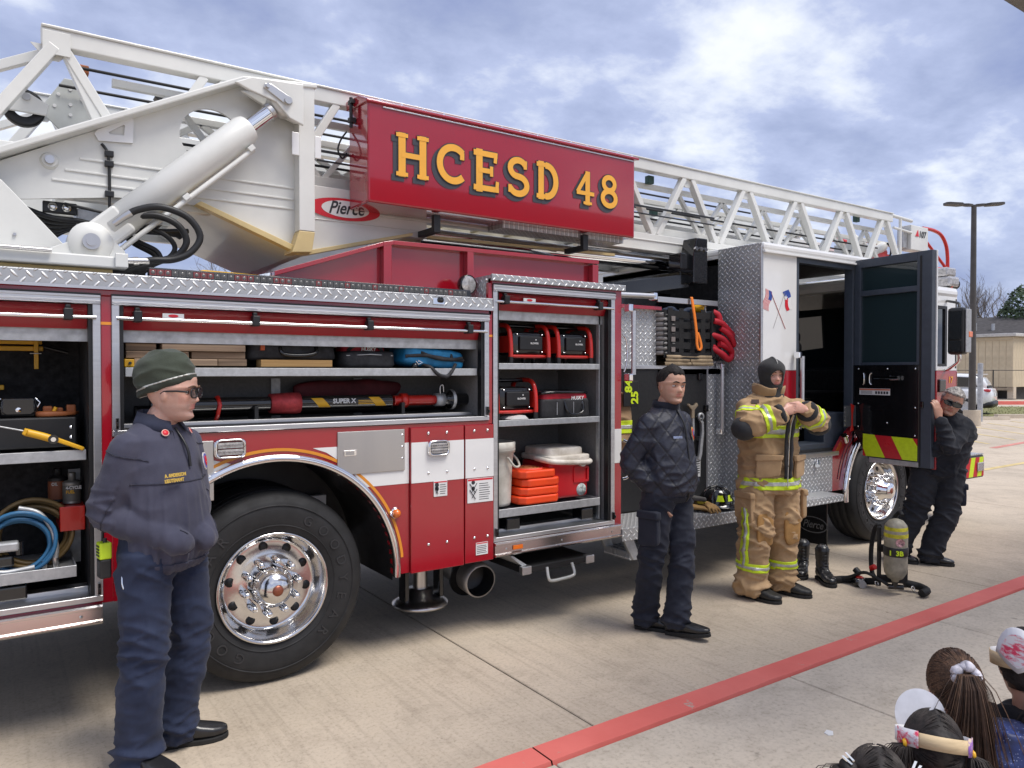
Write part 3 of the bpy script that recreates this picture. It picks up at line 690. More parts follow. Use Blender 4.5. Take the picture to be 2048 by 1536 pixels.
# turntable
TT = MB().prism([(-.6, 3.05), (.02, 2.675), (.07, 2.62), (.31, 2.35), (.31, 2.315), (-.6, 2.315)], .42, .45).build('turntable', LADW, T, .004)
def tt(name, mb, m=LADW, bev=.004): return mb.build(name, m, TT, bev)
tt('deck', MB().box(-.8, .56, .30, 2.2, 2.262, 2.31)); tt('deck_edge', MB().box(-.8, .56, .27, .30, 2.258, 2.318), LADW, .008)
tt('deck_underside', MB().box(-.8, .50, .36, 2.1, 2.215, 2.26), CREAM); tt('handrail', MB().cyl((-.8, .25, 2.325), (.22, .25, 2.322), .011, n=8), STEEL, 0)
tt('lug', MB().prism([(.14, 2.312), (.30, 2.39), (.36, 2.46), (.46, 2.46), (.56, 2.36), (.56, 2.312)], .36, .38)); tt('lug', MB().prism([(.18, 2.312), (.36, 2.44), (.46, 2.44), (.60, 2.33), (.60, 2.29), (.5, 2.21), (.3, 2.21)], .54, .56))
tt('bearing', MB().lathe([(.85, 2.19), (.85, 2.215)], (-.4, 1.25, 0), (0, 0, 1), 48), STEEL, 0)
m = MB()
for x, z in ((.07, 2.41), (.07, 2.33), (.24, 2.33), (.285, 2.33)): m.cyl((x, .41, z), (x, .421, z), .008, n=8)
tt('bolt', m, STEEL, 0); tt('inner_plate', MB().prism([(-.8, 2.8), (-.02, 2.52), (.04, 2.32), (-.8, 2.31)], .60, .62), BLK)
m = MB(); m.box(.50, .56, .25, .27, 2.262, 2.335); tt('hose_clamp', m, LADW, .004)
m = MB(); m.cyl((.56, .27, 2.30), (.66, .27, 2.307), .018, n=12); m.cyl((.585, .27, 2.30), (.61, .27, 2.303), .024, n=6); tt('hose_fitting', m, STEEL, 0)
m = MB()
for k, (dx, dz, dy) in enumerate(((0, 0, 0), (-.05, -.03, .10), (-.10, -.10, .16), (-.17, -.20, .2), (-.22, -.22, .24))):
    m = MB(); s_ = 1 - .16 * k
    P = [(.545, .30 + dy, 2.53), (.61, .29 + dy, 2.575 + dz * .6), (.72, .27 + dy, 2.60 + dz), (.85 + dx * .6, .26 + dy, 2.56 + dz), (.915 + dx, .26 + dy, 2.465 + dz * .6), (.87 + dx, .26 + dy, 2.375 + dz * .3), (.78 + dx, .265 + dy, 2.325), (.66, .27 + dy, 2.31 - .02 * k), (.55, .3 + dy, 2.27 - .012 * k)]
    if k: P += [(.40, .3 + dy, 2.235), (.30, .35 + dy, 2.22)]
    m.tube(catmull(P, 7), .0185 if k < 2 else .014, 10); tt('hydraulic_hose', m, HOSE, 0)
m = MB(); m.tube([(.50, .31, 2.49), (.545, .30, 2.53), (.58, .295, 2.556)], [.016, .019, .021], 12); tt('hose_fitting', m, STEEL, 0)
m = MB()
for k in range(6): m.tube(catmull([(.0, .68 + k * .05, 2.64 - .02 * (k % 3)), (.22, .66 + k * .05, 2.56 - .015 * k), (.38, .66 + k * .05, 2.55), (.60 + .05 * k, .7 + k * .05, 2.53 + .01 * k), (.95, .75 + k * .05, 2.57)], 5), .015, 8)
tt('hydraulic_hose', m, HOSE, 0)
m = MB(); m.box(.20, .36, .64, .68, 2.58, 2.64); tt('valve_block', m, BLK, .005); m = MB(); m.box(.36, .52, .66, .9, 2.50, 2.62); m.box(.62, .8, .7, .9, 2.58, 2.64); tt('valve_block', m, GALV, .006)
for x in (.245, .31): tt('gauge', MB().lathe([(.022, .0), (.022, -.012), (.0, -.014)], (x, .64, 2.61), (0, 1, 0), 14), CHR, 0)
# --- lettered rescue box hung on the near side of the ladder
BX = MB().prism([(.30, 2.79), (.30, 3.425), (.61, 3.46), (.61, 2.79)], 1.92, 4.20, 'yz').build('tool_box', RED, T, .012)
lid = MB(); lid.prism([(.285, 3.41), (.285, 3.428), (.42, 3.485), (.62, 3.50), (.62, 3.44)], 1.905, 4.235, 'yz'); lid = lid.build('lid', RED, BX, .005)
MB().box(2.02, 4.18, .292, .299, 3.392, 3.400).build('lid_hinge', STEEL, BX, .001)
for k in range(15): link('rivet', MB().lathe([(.0, -.005), (.008, 0)], (2.0 + k * .155, .30, 3.44), (0, 1, -.55), 8).mesh('rivet', CHR), BX)
m = MB(); m.cyl((1.89, .50, 3.30), (1.89, .50, 3.49), .012, n=8); m.box(1.875, 1.915, .48, .52, 3.33, 3.36); m.box(1.88, 1.91, .47, .53, 3.45, 3.475); m.build('gas_strut', BLK, BX)
m = MB(); m.tube(catmull([(1.90, .60, 3.30), (1.86, .6, 3.24), (1.84, .6, 3.17), (1.87, .6, 3.12), (1.90, .6, 3.16)], 5), .006, 6); m.build('wiring', HOSE, BX)
m = MB(); m.box(3.0, 4.17, .40, .60, 2.76, 2.789); m.build('bottom_plate', DPT, BX)
for x in (2.42, 3.72):
    m = MB(); m.prism([(.36, 2.66), (.36, 2.78), (.40, 2.78), (.40, 2.70), (.60, 2.70), (.60, 2.66)], x, x + .05, 'yz'); m.build('support_hook', BLK, BX, .004)
# hand-painted letters: stroke shapes with flared ends
def strokes(ch):
    a = lambda c, rx, rz, t0, t1, n=18: [(c[0] + rx * math.cos(R(t0 + (t1 - t0) * i / n)), c[1] + rz * math.sin(R(t0 + (t1 - t0) * i / n))) for i in range(n + 1)]
    if ch == 'H': return [([(.16, 0), (.16, 1)], .2), ([(.64, 0), (.64, 1)], .2), ([(.16, .5), (.64, .5)], .13), ([(.04, .03), (.28, .03)], .09), ([(.52, .03), (.76, .03)], .09), ([(.04, .97), (.28, .97)], .09), ([(.52, .97), (.76, .97)], .09)]
    if ch == 'C': return [(a((.43, .5), .32, .41, 50, 310, 26), .18), ([(.64, .80), (.64, .66)], .12)]
    if ch == 'E': return [([(.18, 0), (.18, 1)], .2), ([(.05, .07), (.68, .07)], .14), ([(.05, .93), (.64, .93)], .14), ([(.18, .51), (.5, .51)], .12), ([(.64, .02), (.66, .26)], .09), ([(.60, .75), (.62, .98)], .09), ([(.5, .40), (.5, .62)], .09)]
    if ch == 'S': return [(a((.37, .72), .24, .21, 35, 250, 16) + a((.37, .29), .26, .22, 80, -150, 18), .17), ([(.58, .92), (.58, .74)], .10), ([(.12, .26), (.12, .10)], .10)]
    if ch == 'D': return [([(.18, 0), (.18, 1)], .2), ([(.06, .06), (.36, .06)], .12), ([(.06, .94), (.36, .94)], .12), (a((.34, .5), .30, .43, 90, -90, 18), .19)]
    if ch == '4': return [([(.46, 0), (.46, .98)], .19), ([(.44, .94), (.10, .36)], .13), ([(.08, .33), (.68, .33)], .12), ([(.32, .03), (.60, .03)], .08)]
    if ch == '8': return [(a((.36, .735), .21, .20, 0, 360, 24), .16), (a((.36, .285), .25, .225, 0, 360, 24), .17)]
def letter(ch, x, z, w, h, y, grow, m, name, dx=0, dz=0):
    q = MB(); k = 0
    for pts, wd in strokes(ch):
        wd = wd + grow; yy = y - k * .0004; k += 1; P = [(x + dx + p[0] * w / .8, z + dz + p[1] * h) for p in pts]; hw = wd * h * .42; v = []
        cl = len(P) > 20 and (Vector(P[0]) - Vector(P[-1])).length < .01
        for i, p in enumerate(P):
            A_, B_ = (P[max(i - 1, 0)], P[min(i + 1, len(P) - 1)]) if not cl else (P[i - 1 if i else -2], P[i + 1 if i < len(P) - 1 else 1])
            t_ = Vector((B_[0] - A_[0], B_[1] - A_[1])).normalized(); nn = Vector((-t_.y, t_.x)) * hw
            e_ = 0 if cl else (hw * .35 if grow else 0) * (-1 if i == 0 else (1 if i == len(P) - 1 else 0))
            v += [(p[0] + nn.x + t_.x * e_, yy, p[1] + nn.y + t_.y * e_), (p[0] - nn.x + t_.x * e_, yy, p[1] - nn.y + t_.y * e_)]
        q.add(v, [(2 * i, 2 * i + 2, 2 * i + 3, 2 * i + 1) for i in range(len(P) - 1)])
    return q.build(name, m, BX)
for ch, x, z, w, h in (('H', 2.10, 2.985, .25, .265), ('C', 2.39, 2.98, .26, .27), ('E', 2.68, 2.97, .245, .275), ('S', 2.955, 2.97, .23, .275), ('D', 3.21, 2.985, .235, .26), ('4', 3.58, 2.995, .215, .245), ('8', 3.825, 2.995, .215, .25)):
    letter(ch, x, z, w, h, .2975, .10, SHD, 'letter_shadow', -.028, -.026); letter(ch, x, z, w, h, .2940, .09, INK, 'letter_outline'); letter(ch, x, z, w, h, .2905, .025, GOLD, 'letter')
# maker's oval on the lower rail and "107" plate at the tip
def oval(name, c, a_, b_, y, m, par, ri=0):
    q = MB(); n = 40
    q.add([(c[0] + a_ * math.cos(2 * math.pi * k / n), y, c[1] + b_ * math.sin(2 * math.pi * k / n)) for k in range(n)], [tuple(range(n))]); return q.build(name, m, par)
oval('maker_badge', (1.89, 2.79), .25, .072, .608, DRD, A); oval('maker_badge', (1.895, 2.792), .165, .055, .6065, PAPER, A)
text('maker_name', 'Pierce', .115, (1.775, .605, 2.757), (1, 0, .03), (0, 0, 1), INK, A, .0006, .002, .35, sx=.85)
tip = MB().box(9.10, 9.50, .66, .80, 3.20, 3.50).build('tip_control_box', LADW, T, .008)
text('tip_number', '107', .11, (9.27, .655, 3.365), (1, 0, 0), (0, 0, 1), INK, tip, .0006, .002, .2)
MB().prism([(9.19, 3.37), (9.27, 3.37), (9.25, 3.45)], .654, .658).build('tip_mark', DRD, tip)
m = MB(); m.box(9.0, 9.08, .70, .78, 3.22, 3.45); m.build('tip_light', GALV, tip, .005)
m = MB(); m.cyl((8.6, .66, 3.56), (9.1, .66, 3.54), .022, n=8); m.cyl((8.7, .66, 3.42), (9.1, .66, 3.40), .016, n=8); m.cyl((8.85, .66, 3.55), (8.85, .66, 3.0), .018, n=8); m.build('tip_rail', LADW, tip)
m = MB(); m.tube(catmull([(9.45, .7, 3.50), (9.7, .7, 3.50), (9.90, .7, 3.46), (10.03, .7, 3.34), (10.07, .7, 3.18), (10.07, .7, 3.02)], 6), .022, 12); m.cyl((10.07, .7, 3.04), (9.2, .7, 3.0), .022, n=10); m.cyl((9.5, .7, 3.36), (10.05, .7, 3.04), .018, n=8); m.cyl((9.5, .7, 3.1), (9.9, .7, 3.0), .016, n=8)
m.tube(catmull([(10.05, .7, 3.0), (10.02, .7, 2.95), (10.06, .7, 2.93), (10.10, .7, 2.96), (10.08, .7, 3.0)], 5), .012, 8); m.build('tip_handrail', REDP, tip)
m = MB(); m.tube(catmull([(10.07, 1.8, 3.02), (10.07, 1.8, 3.3), (9.9, 1.8, 3.46), (9.6, 1.8, 3.5), (9.2, 1.8, 3.5)], 6), .03, 10); m.cyl((10.07, .7, 3.02), (10.07, 1.8, 3.02), .025, n=8); m.build('tip_handrail', REDP, tip)
m = MB(); m.sphere((8.35, .95, 3.28), .07, 14); m.box(8.2, 8.5, .85, 1.1, 3.12, 3.22); m.cyl((8.55, .9, 3.1), (8.9, .9, 3.25), .06, n=12); m.build('monitor_nozzle', LADW, tip)
m = MB(); m.box(8.55, 9.0, .85, 1.6, 3.05, 3.15); m.cyl((8.5, 1.0, 3.2), (9.1, 1.0, 3.2), .05, n=12); m.build('monitor_nozzle', REDP, tip)
m = MB(); m.tube(catmull([(8.75, .8, 2.98), (8.8, .75, 3.12), (8.75, .72, 3.2), (8.68, .72, 3.24)], 5), .012, 8); m.tube(catmull([(9.0, .7, 3.02), (9.15, .68, 3.12), (9.3, .68, 3.16), (9.5, .7, 3.18)], 5), .012, 8); m.build('wiring', HOSE, tip)
SWG = mat('switch_green', (.02, .06, .05), .5)
for x, z, y in ((4.75, 3.42, .7), (8.0, 3.45, .7), (5.0, 3.2, .9)): lad('limit_switch', MB().box(x, x + .07, y, y + .05, z - .03, z + .04), SWG, .006)
# cradle that the ladder rests in
cr_ = MB(); cr_.prism([(5.02, 2.50), (5.02, 2.74), (5.06, 2.90), (5.20, 2.90), (5.20, 2.50)], .42, .58); cr_.box(4.90, 5.03, .46, .60, 2.62, 2.76); cr_.box(5.03, 5.17, .58, 1.9, 2.50, 2.62)
CRD = cr_.build('ladder_cradle', BLKG, T, .008)
MB().bar((3.95, .62, 2.36), (5.05, .55, 2.53), .10, .12).build('cradle_arm', BLKG, CRD, .005)
MB().bar((3.9, 1.5, 2.36), (5.05, 1.4, 2.53), .10, .12).build('cradle_arm', BLKG, CRD, .005)
m = MB()
for k in range(3): m.cyl((5.04 + k * .06, .40, 2.80), (5.04 + k * .06, .42, 2.80), .02, n=6)
m.build('bolt', CHR, CRD)
# ------------------------------------------------------------------ wheels, under-body, pump bay, cab
TYREM = [RUB, mat('tyre_letter', (.030, .030, .032), .5, var=.1)]
ty = MB(); ty.lathe([(.30, .015), (.315, .004), (.36, -.006), (.42, -.010), (.47, -.004), (.475, -.001), (.50, .008), (.515, .022), (.528, .05), (.530, .075), (.518, .078), (.518, .088), (.531, .092), (.532, .15), (.52, .153), (.52, .163), (.532, .167), (.531, .225), (.518, .228), (.518, .238), (.530, .242), (.528, .27), (.515, .30), (.47, .318), (.40, .33), (.30, .30)], (0, 0, 0), (0, 1, 0), 88)
for r in (.345, .455): ty.lathe([(r - .004, -.0075 if r > .4 else -.002), (r, -.0125 if r > .4 else -.008), (r + .004, -.0075 if r > .4 else -.002)], (0, 0, 0), (0, 1, 0), 88)
TYRE = ty.mesh('tyre', TYREM)
rim = MB(); rim.lathe([(.300, .06), (.303, .012), (.308, .0), (.303, -.010), (.292, -.006), (.284, .014), (.272, .05), (.262, .09), (.250, .105), (.238, .108), (.175, .100), (.165, .098), (.10, .098)], (0, 0, 0), (0, 1, 0), 72)
WALU = mat('polished_wheel', (.70, .69, .68), .15, 1., var=.05, vscale=20, bump=.03)
RIM = rim.mesh('rim', WALU)
hub_r = MB(); hub_r.lathe([(.118, .10), (.114, .02), (.106, -.002), (.098, -.012), (.090, -.030), (.070, -.052), (.045, -.064), (.03, -.068), (.0, -.069)], (0, 0, 0), (0, 1, 0), 40); HUBR = hub_r.mesh('hub', WALU)
hub_f = MB(); hub_f.lathe([(.13, .10), (.125, .02), (.11, -.03), (.085, -.055), (.080, -.095), (.07, -.105), (.0, -.108)], (0, 0, 0), (0, 1, 0), 40); HUBF = hub_f.mesh('hub', CHR)
nut = MB(); nut.lathe([(.021, .10), (.021, .045), (.0175, .04), (.0175, .005), (.013, -.004), (.0, -.005)], (0, 0, 0), (0, 1, 0), 12); NUT = nut.mesh('lug_nut', CHR)
hole = MB(); hole.lathe([(.0, .0945), (.026, .0945), (.0265, .101)], (0, 0, 0), (0, 1, 0), 16); HOLE = hole.mesh('hand_hole', BLK)
cap = MB(); cap.lathe([(.030, -.069), (.028, -.074), (.0, -.075)], (0, 0, 0), (0, 1, 0), 20); CAP = cap.mesh('hub_badge', mat('badge_bronze', (.30, .10, .06), .35, .6))
def wheel(x, y, front=False, near=True, rot=0):
    w = link('wheel', TYRE, T, (x, y, .53)); w.rotation_euler = (0, 0, 0 if near else math.pi)
    if near:
        for k, ch in enumerate('GOODYEAR'):
            a = R(62 - k * 15.5); r_ = Vector((math.cos(a), 0, math.sin(a))); rt_ = Vector((math.sin(a), 0, -math.cos(a)))
            text('tyre_lettering', ch, .078, r_ * .372 - rt_ * .025 + Vector((0, -.0085, 0)), rt_, r_, TYREM[1], w, .0035)
            a = R(62 - 180 - k * 15.5); r_ = Vector((math.cos(a), 0, math.sin(a))); rt_ = Vector((math.sin(a), 0, -math.cos(a)))
            text('tyre_lettering', ch, .078, r_ * .372 - rt_ * .025 + Vector((0, -.0085, 0)), rt_, r_, TYREM[1], w, .0035)
    link('rim', RIM, w)
    if near:
        link('hub', HUBF if front else HUBR, w)
        c_ = link('hub_badge', CAP, w, (0, -.036 if front else 0, 0))
        for k in range(10):
            a = 2 * math.pi * k / 10 + .15
            link('lug_nut', NUT, w, (.146 * math.cos(a), 0 if not front else -.02, .146 * math.sin(a)))
            a += .3; link('hand_hole', HOLE, w, (.214 * math.cos(a), .0085, .214 * math.sin(a)))
    return w
wheel(1.24, .03); wheel(7.36, .03, True); wheel(1.24, 2.47, near=False); wheel(7.36, 2.47, near=False)
link('wheel', TYRE, T, (1.24, .38, .53))
MB().box(-1.2, 8.9, .85, 1.05, .58, .86).box(-1.2, 8.9, 1.45, 1.65, .58, .86).build('chassis', BLK, T)
MB().cyl((1.24, .4, .53), (1.24, 2.3, .53), .11, n=16).build('axle', BLK, T); MB().cyl((7.36, .3, .5), (7.36, 2.3, .5), .07, n=12).build('axle', BLK, T)
MB().box(2.7, 5.3, .75, 2.3, .42, .62).build('fuel_tank', BLK, T, .03)
MB().box(1.62, 1.75, .60, .64, .80, .92).build('daylight_patch', PAPER, T)  # white plate standing in for daylight seen through the wheel well
# stabiliser jack
jk = MB().cyl((2.34, .42, .62), (2.34, .42, .40), .075, n=20).build('stabiliser', BLK, T)
MB().cyl((2.34, .42, .40), (2.34, .42, .26), .05, n=20).build('leg', STEEL, jk)
MB().lathe([(.0, .26), (.085, .26), (.09, .20), (.155, .185), (.19, .165), (.19, .150), (.0, .150)], (2.34, .42, 0), (0, 0, 1), 32).build('foot_pad', STEEL, jk)
for x in (2.20, 2.46): MB().box(x, x + .03, .36, .46, .19, .55).build('bracket', BLKG, jk, .006)
# exhaust
ex = MB().lathe([(.105, 0), (.115, .0), (.118, .06), (.120, .6)], (2.70, .22, .29), (.05, 1, .1), 32).build('exhaust_pipe', mat('exhaust_steel', (.42, .40, .38), .42, .7, var=.2), T)
MB().lathe([(.105, .0), (.100, .4), (.0, .41)], (2.70, .22, .29), (.05, 1, .1), 32).build('bore', BLK, ex)
MB().lathe([(.135, .12), (.135, .14), (.0, .14)], (2.66, .22, .29), (.05, 1, .1), 24).build('heat_shield', BLK, ex)
# slide-out step under the tall compartment
us = MB().box(2.86, 3.46, -.05, .45, .375, .42).build('slide_step', BLK, T, .006)
for x in (2.85, 3.40): MB().box(x, x + .075, -.062, -.02, .370, .425).build('corner_cap', ALU, us, .004)
m = MB(); m.tube(catmull([(3.06, -.052, .395), (3.055, -.075, .33), (3.08, -.08, .305), (3.18, -.08, .305), (3.26, -.08, .312), (3.28, -.075, .335), (3.275, -.052, .395)], 6), .011, 10); m.build('rope_handle', SILV, us)
MB().prism([(2.80, .50), (2.95, .40), (2.95, .36), (2.78, .50)], -.02, .4).build('slide_rail', GALV, us)
# --- pump bay between body and cab
YP = .40
pb = MB().box(3.79, 5.18, YP, YP + .03, .58, 1.745).build('pump_panel', mat('panel_black', (.011, .011, .012), .55, var=.15, vscale=40, bump=.12, bscale=260), T)
bx('trim_strip', (3.79, 5.19, YP - .012, YP + .02, 1.745, 1.775), ALU, pb, .002); bx('tread_panel', (5.18, 5.40, YP, YP + .03, .58, 1.82), DPSX, pb); bx('trim_strip', (5.165, 5.185, YP - .006, YP, .58, 1.745), ALU, pb)
for x, z in ((3.95, 1.68), (4.58, 1.70), (5.05, 1.68), (5.13, 1.40)): bx('panel_latch', (x, x + .05, YP - .02, YP, z - .03, z + .03), BLKG, pb, .006)
bx('tread_panel', (3.79, 4.565, YP + .02, YP + .04, 1.775, 2.235), DPSX, pb); bx('red_cap', (3.79, 4.57, YP - .04, YP + .06, 2.235, 2.265), RED, pb, .003)
MB().box(3.79, 5.40, YP + .42, YP + .44, .58, 2.30).build('bay_wall', BLK, T); MB().box(3.79, 5.4, YP + .03, 2.4, 2.0, 2.25).build('bay_deck', BLK, T)
MB().box(3.9, 5.2, .86, 1.6, 2.25, 2.45).build('deck_box', BLKG, T, .01)
bx('bay_floor', (4.565, 5.40, YP, YP + .42, 1.70, 1.75), BLK, T)
rb = MB().box(3.70, 5.42, -.03, YP, .535, .568).build('running_board', DPT, T, .002); bx('board_edge', (3.76, 5.42, -.042, -.03, .475, .57), DPSX, rb, .003)
for y in (.02, .30): MB().prism([(3.79, .53), (3.90, .53), (3.98, .36), (4.02, .36), (4.02, .30), (3.93, .30)], y, y + .03).build('step_bracket', GALV, T, .004)
bx('fold_down_step', (3.90, 4.30, .03, .32, .30, .36), DPSX, T, .004)
# white hand rails
def handrail(pts, r, ends, name='hand_rail'):
    h_ = MB().tube(pts, r, 12).build(name, ALU, T)
    for e_ in ends: MB().box(e_[0] - .03, e_[0] + .012, e_[1] - .02, e_[1] + .045, e_[2] - .028, e_[2] + .028).build('rail_bracket', CHR, h_, .008)
    return h_
handrail([(3.86, -.05, 1.70), (3.86, -.05, 2.17)], .019, ((3.83, -.05, 1.68), (3.83, -.05, 2.19)))
handrail([(5.30, .335, 1.20), (5.30, .335, 1.76)], .019, ((5.31, .345, 1.19), (5.31, .345, 1.77)))
handrail([(3.80, .10, 2.30), (4.22, .10, 2.31)], .022, ((4.23, .10, 2.31),))
handrail([(5.885, -.07, 1.25), (5.885, -.07, 1.86)], .019, ((5.86, -.06, 1.87), (5.86, -.06, 1.24)))
MB().tube(catmull([(3.81, .02, 2.0), (3.845, .01, 1.95), (3.85, .01, 1.80), (3.83, .02, 1.72)], 5), .007, 6).build('grab_loop', CHR, T); m = MB(); m.tube(catmull([(3.80, .0, 1.22), (3.86, -.03, 1.17), (3.88, -.03, 1.05), (3.84, -.02, .95), (3.80, .0, .93)], 5), .012, 8); m.build('grab_loop', CHR, T)
# cargo net of black straps with its bar
bar_ = MB().box(4.50, 5.24, .335, .352, 2.30, 2.345).build('net_bar', ALU, T, .003)
STRAP = mat('black_webbing', (.006, .006, .007), .75, var=.2, bump=.3, bscale=300)
net = MB().box(4.585, 5.19, .352, .356, 1.90, 1.905).build('cargo_net', STRAP, T)
for k in range(5):
    z = 2.215 - k * .0865; m = MB(); n = 12
    v = []
    for i in range(n + 1):
        x = 4.585 + .605 * i / n; y = .352 - .018 * math.sin(math.pi * i / n) + .004 * noise.noise((x * 7, k, 0)); dz = -.012 * math.sin(math.pi * i / n)
        v += [(x, y, z + dz - .028), (x, y, z + dz + .028)]
    m.add(v, [(2 * i, 2 * i + 2, 2 * i + 3, 2 * i + 1) for i in range(n)], 0, False); o = m.build('strap', STRAP, net); md = o.modifiers.new('s', 'SOLIDIFY'); md.thickness = .003
for k in range(5):
    x = 4.60 + k * .135 + .02; m = MB(); m.box(x, x + .055, .338, .343, 1.85, 2.26); m.build('strap', STRAP, net)
for z in (2.17, 2.08, 1.995, 1.91):
    bx('buckle', (4.655, 4.70, .330, .336, z - .02, z + .02), mat('net_tab%d' % int(z * 1000), (.22, .19, .18), .8), net)
m = MB(); v = []
P = catmull([(4.885, .325, 2.36), (4.895, .315, 2.28), (4.915, .31, 2.16), (4.93, .305, 2.03), (4.93, .300, 1.95), (4.955, .30, 1.905), (4.985, .30, 1.93), (4.97, .302, 2.0), (4.945, .306, 2.06)], 6)
for p in P: v += [(p.x - .014, p.y, p.z), (p.x + .014, p.y - .004, p.z)]
m.add(v, [(2 * i, 2 * i + 2, 2 * i + 3, 2 * i + 1) for i in range(len(P) - 1)], 0, True); o = tag(m.build('orange_strap', mat('orange_web', (.86, .22, .02), .6, var=.08, bump=.2, bscale=200)), 'bright orange webbing loop hanging over the black cargo net', 'strap'); md = o.modifiers.new('s', 'SOLIDIFY'); md.thickness = .004
# stowed in the bay: folded hose, grey hose edge, blue cloth, flashlight
tanm = mat('tan_canvas', (.30, .225, .14), .85, var=.25, vscale=9, bump=.4, bscale=60)
fh = thing('folded_hose', 'tan canvas hose folded flat below the cargo net', 'hose', (4.88, .5, 1.775))
def flat_fold(x0, x1, z, k):
    m = MB(); n = 14; v = []
    for i in range(n + 1):
        x = x0 + (x1 - x0) * i / n; w_ = .006 * noise.noise((x * 9, k, 2)); v += [(x, -.165 + w_, z), (x, -.172 + w_, z + .014 + w_), (x, -.165 + w_, z + .028), (x, .05, z + .028), (x, .05, z)]
    m.add(v, [(5 * i + a, 5 * i + a + 1, 5 * i + a + 6, 5 * i + a + 5) for i in range(n) for a in range(4)], 0, True); return m.build('hose_fold', tanm, fh)
for k, (a, b_) in enumerate(((-.30, .02), (.03, .30), (-.29, .0), (.01, .29), (-.28, .28))): flat_fold(a, b_, .0 + .030 * (k // 2), k)
gh = thing('grey_hose_stack', 'pale grey attack hose folded in layers left of the cargo net', 'hose', (4.66, .46, 1.87))
gm = mat('grey_jacket', (.36, .35, .33), .85, var=.15, bump=.4, bscale=90)
for k in range(9): MB().tube([(-.08, .2, .012 + k * .04), (-.08, -.06, .012 + k * .04), (-.06, -.095, .012 + k * .04), (-.02, -.1, .012 + k * .04), (.05, -.1, .012 + k * .04)], .019, 8).build('hose_layer', gm, gh)
cl = MB(); 
for k in range(7): cl.sphere((4.72 + .07 * k, .45 + .02 * (k % 2), 2.24 + .02 * math.sin(k * 2.1)), .06, 12, 0, (1, .7, .55))
tag(link('blue_tarp', remesh(cl, .012, 3)), 'dark blue cloth bundle stuffed behind the black cargo net', 'cloth'); bpy.data.objects['blue_tarp'].data.materials.append(mat('blue_cloth', (.02, .035, .075), .8, var=.3, bump=.4, bscale=50))
bx('net_backing', (4.58, 5.2, .40, .83, 1.87, 2.2), mat('stow_dark', (.016, .02, .03), .9, var=.4, vscale=15), T, .03)
fl = tag(MB().cyl((5.10, .36, 2.27), (5.05, .46, 2.28), .042, .03, 18).build('flashlight', YEL), 'yellow flashlight stowed at the upper right of the cargo net', 'flashlight')
MB().lathe([(.0, -.002), (.036, -.002), (.043, .006)], (5.10, .36, 2.27), (-.45, .9, 0), 18).build('bezel', BLKG, fl)
MB().lathe([(.0, -.006), (.03, -.004)], (5.10, .36, 2.27), (-.45, .9, 0), 18).build('lens', CLEAR, fl)
rm = mat('red_harness', (.55, .012, .03), .6, var=.1, vscale=8, bump=.15, bscale=60)
hr = thing('rescue_harness', 'bundle of padded red harness straps hanging at the cargo net end', 'harness', (5.24, .36, 1.85))
for P in ([(-.05, -.02, .32), (.02, -.05, .30), (.10, -.06, .24), (.20, -.05, .17), (.26, -.02, .12), (.20, -.01, .09), (.10, -.02, .12), (0, -.02, .18)], [(-.06, 0, .20), (.04, -.05, .16), (.12, -.06, .08), (.19, -.04, .01), (.12, -.02, -.01), (.02, -.02, .05), (-.05, 0, .10)], [(-.05, 0, .08), (.03, -.05, .03), (.10, -.06, -.02), (.16, -.05, .03), (.11, -.05, .08), (.0, -.04, .12)], [(-.04, .0, .40), (.0, -.03, .37), (.01, -.04, .30)], [(.02, -.04, .26), (.10, -.08, .19), (.17, -.07, .11), (.24, -.05, .13)]):
    MB().tube(catmull(P, 6), .026, 10).build('strap', rm, hr)
# spanner wrenches on the black panel
for k, (x, z) in enumerate(((4.94, 1.34), (5.06, 1.30))):
    g_ = thing('spanner_wrench', ['grey spanner wrench with forked brass head on black panel', 'grey spanner wrench nearest the tread plate on black panel'][k], 'wrench', (x, YP - .03, z), 0, 'wrenches on the pump panel')
    MB().prism([(-.022, .0), (.0, .02), (.03, -.02), (.035, -.12), (.012, -.30), (-.012, -.36), (-.03, -.34), (-.01, -.20), (.01, -.10), (.005, -.03)], -.012, .012).build('handle', GALV, g_, .004)
    if k == 0: MB().prism([(-.06, .09), (-.05, .11), (-.02, .09), (.02, .09), (.05, .115), (.065, .09), (.02, .05), (.02, -.02), (-.02, -.02), (-.015, .05)], -.025, .0).build('jaw', mat('brass_grey', (.34, .27, .19), .45, .5), g_, .005)
    else: MB().lathe([(.02, -.012), (.035, -.012), (.035, .012), (.02, .012)], (.0, 0, .03), (0, 1, 0), 18).build('jaw', GALV, g_)
bx('tool_clamp', (4.88, 5.10, YP - .02, YP, 1.12, 1.16), BLKG, pb, .004)
p = MB().box(4.93, 5.09, YP - .004, YP - .001, .80, .98).build('warning_plate', PAPER, pb)
m = MB()
for k in range(6): m.box(5.02, 5.08, YP - .005, YP - .004, .93 - k * .02, .938 - k * .02)
m.build('print', INK, p); bx('heading', (4.94, 5.0, YP - .0055, YP - .004, .93, .945), DRD, p); bx('picture', (4.94, 4.985, YP - .0055, YP - .004, .82, .87), DRD, p)
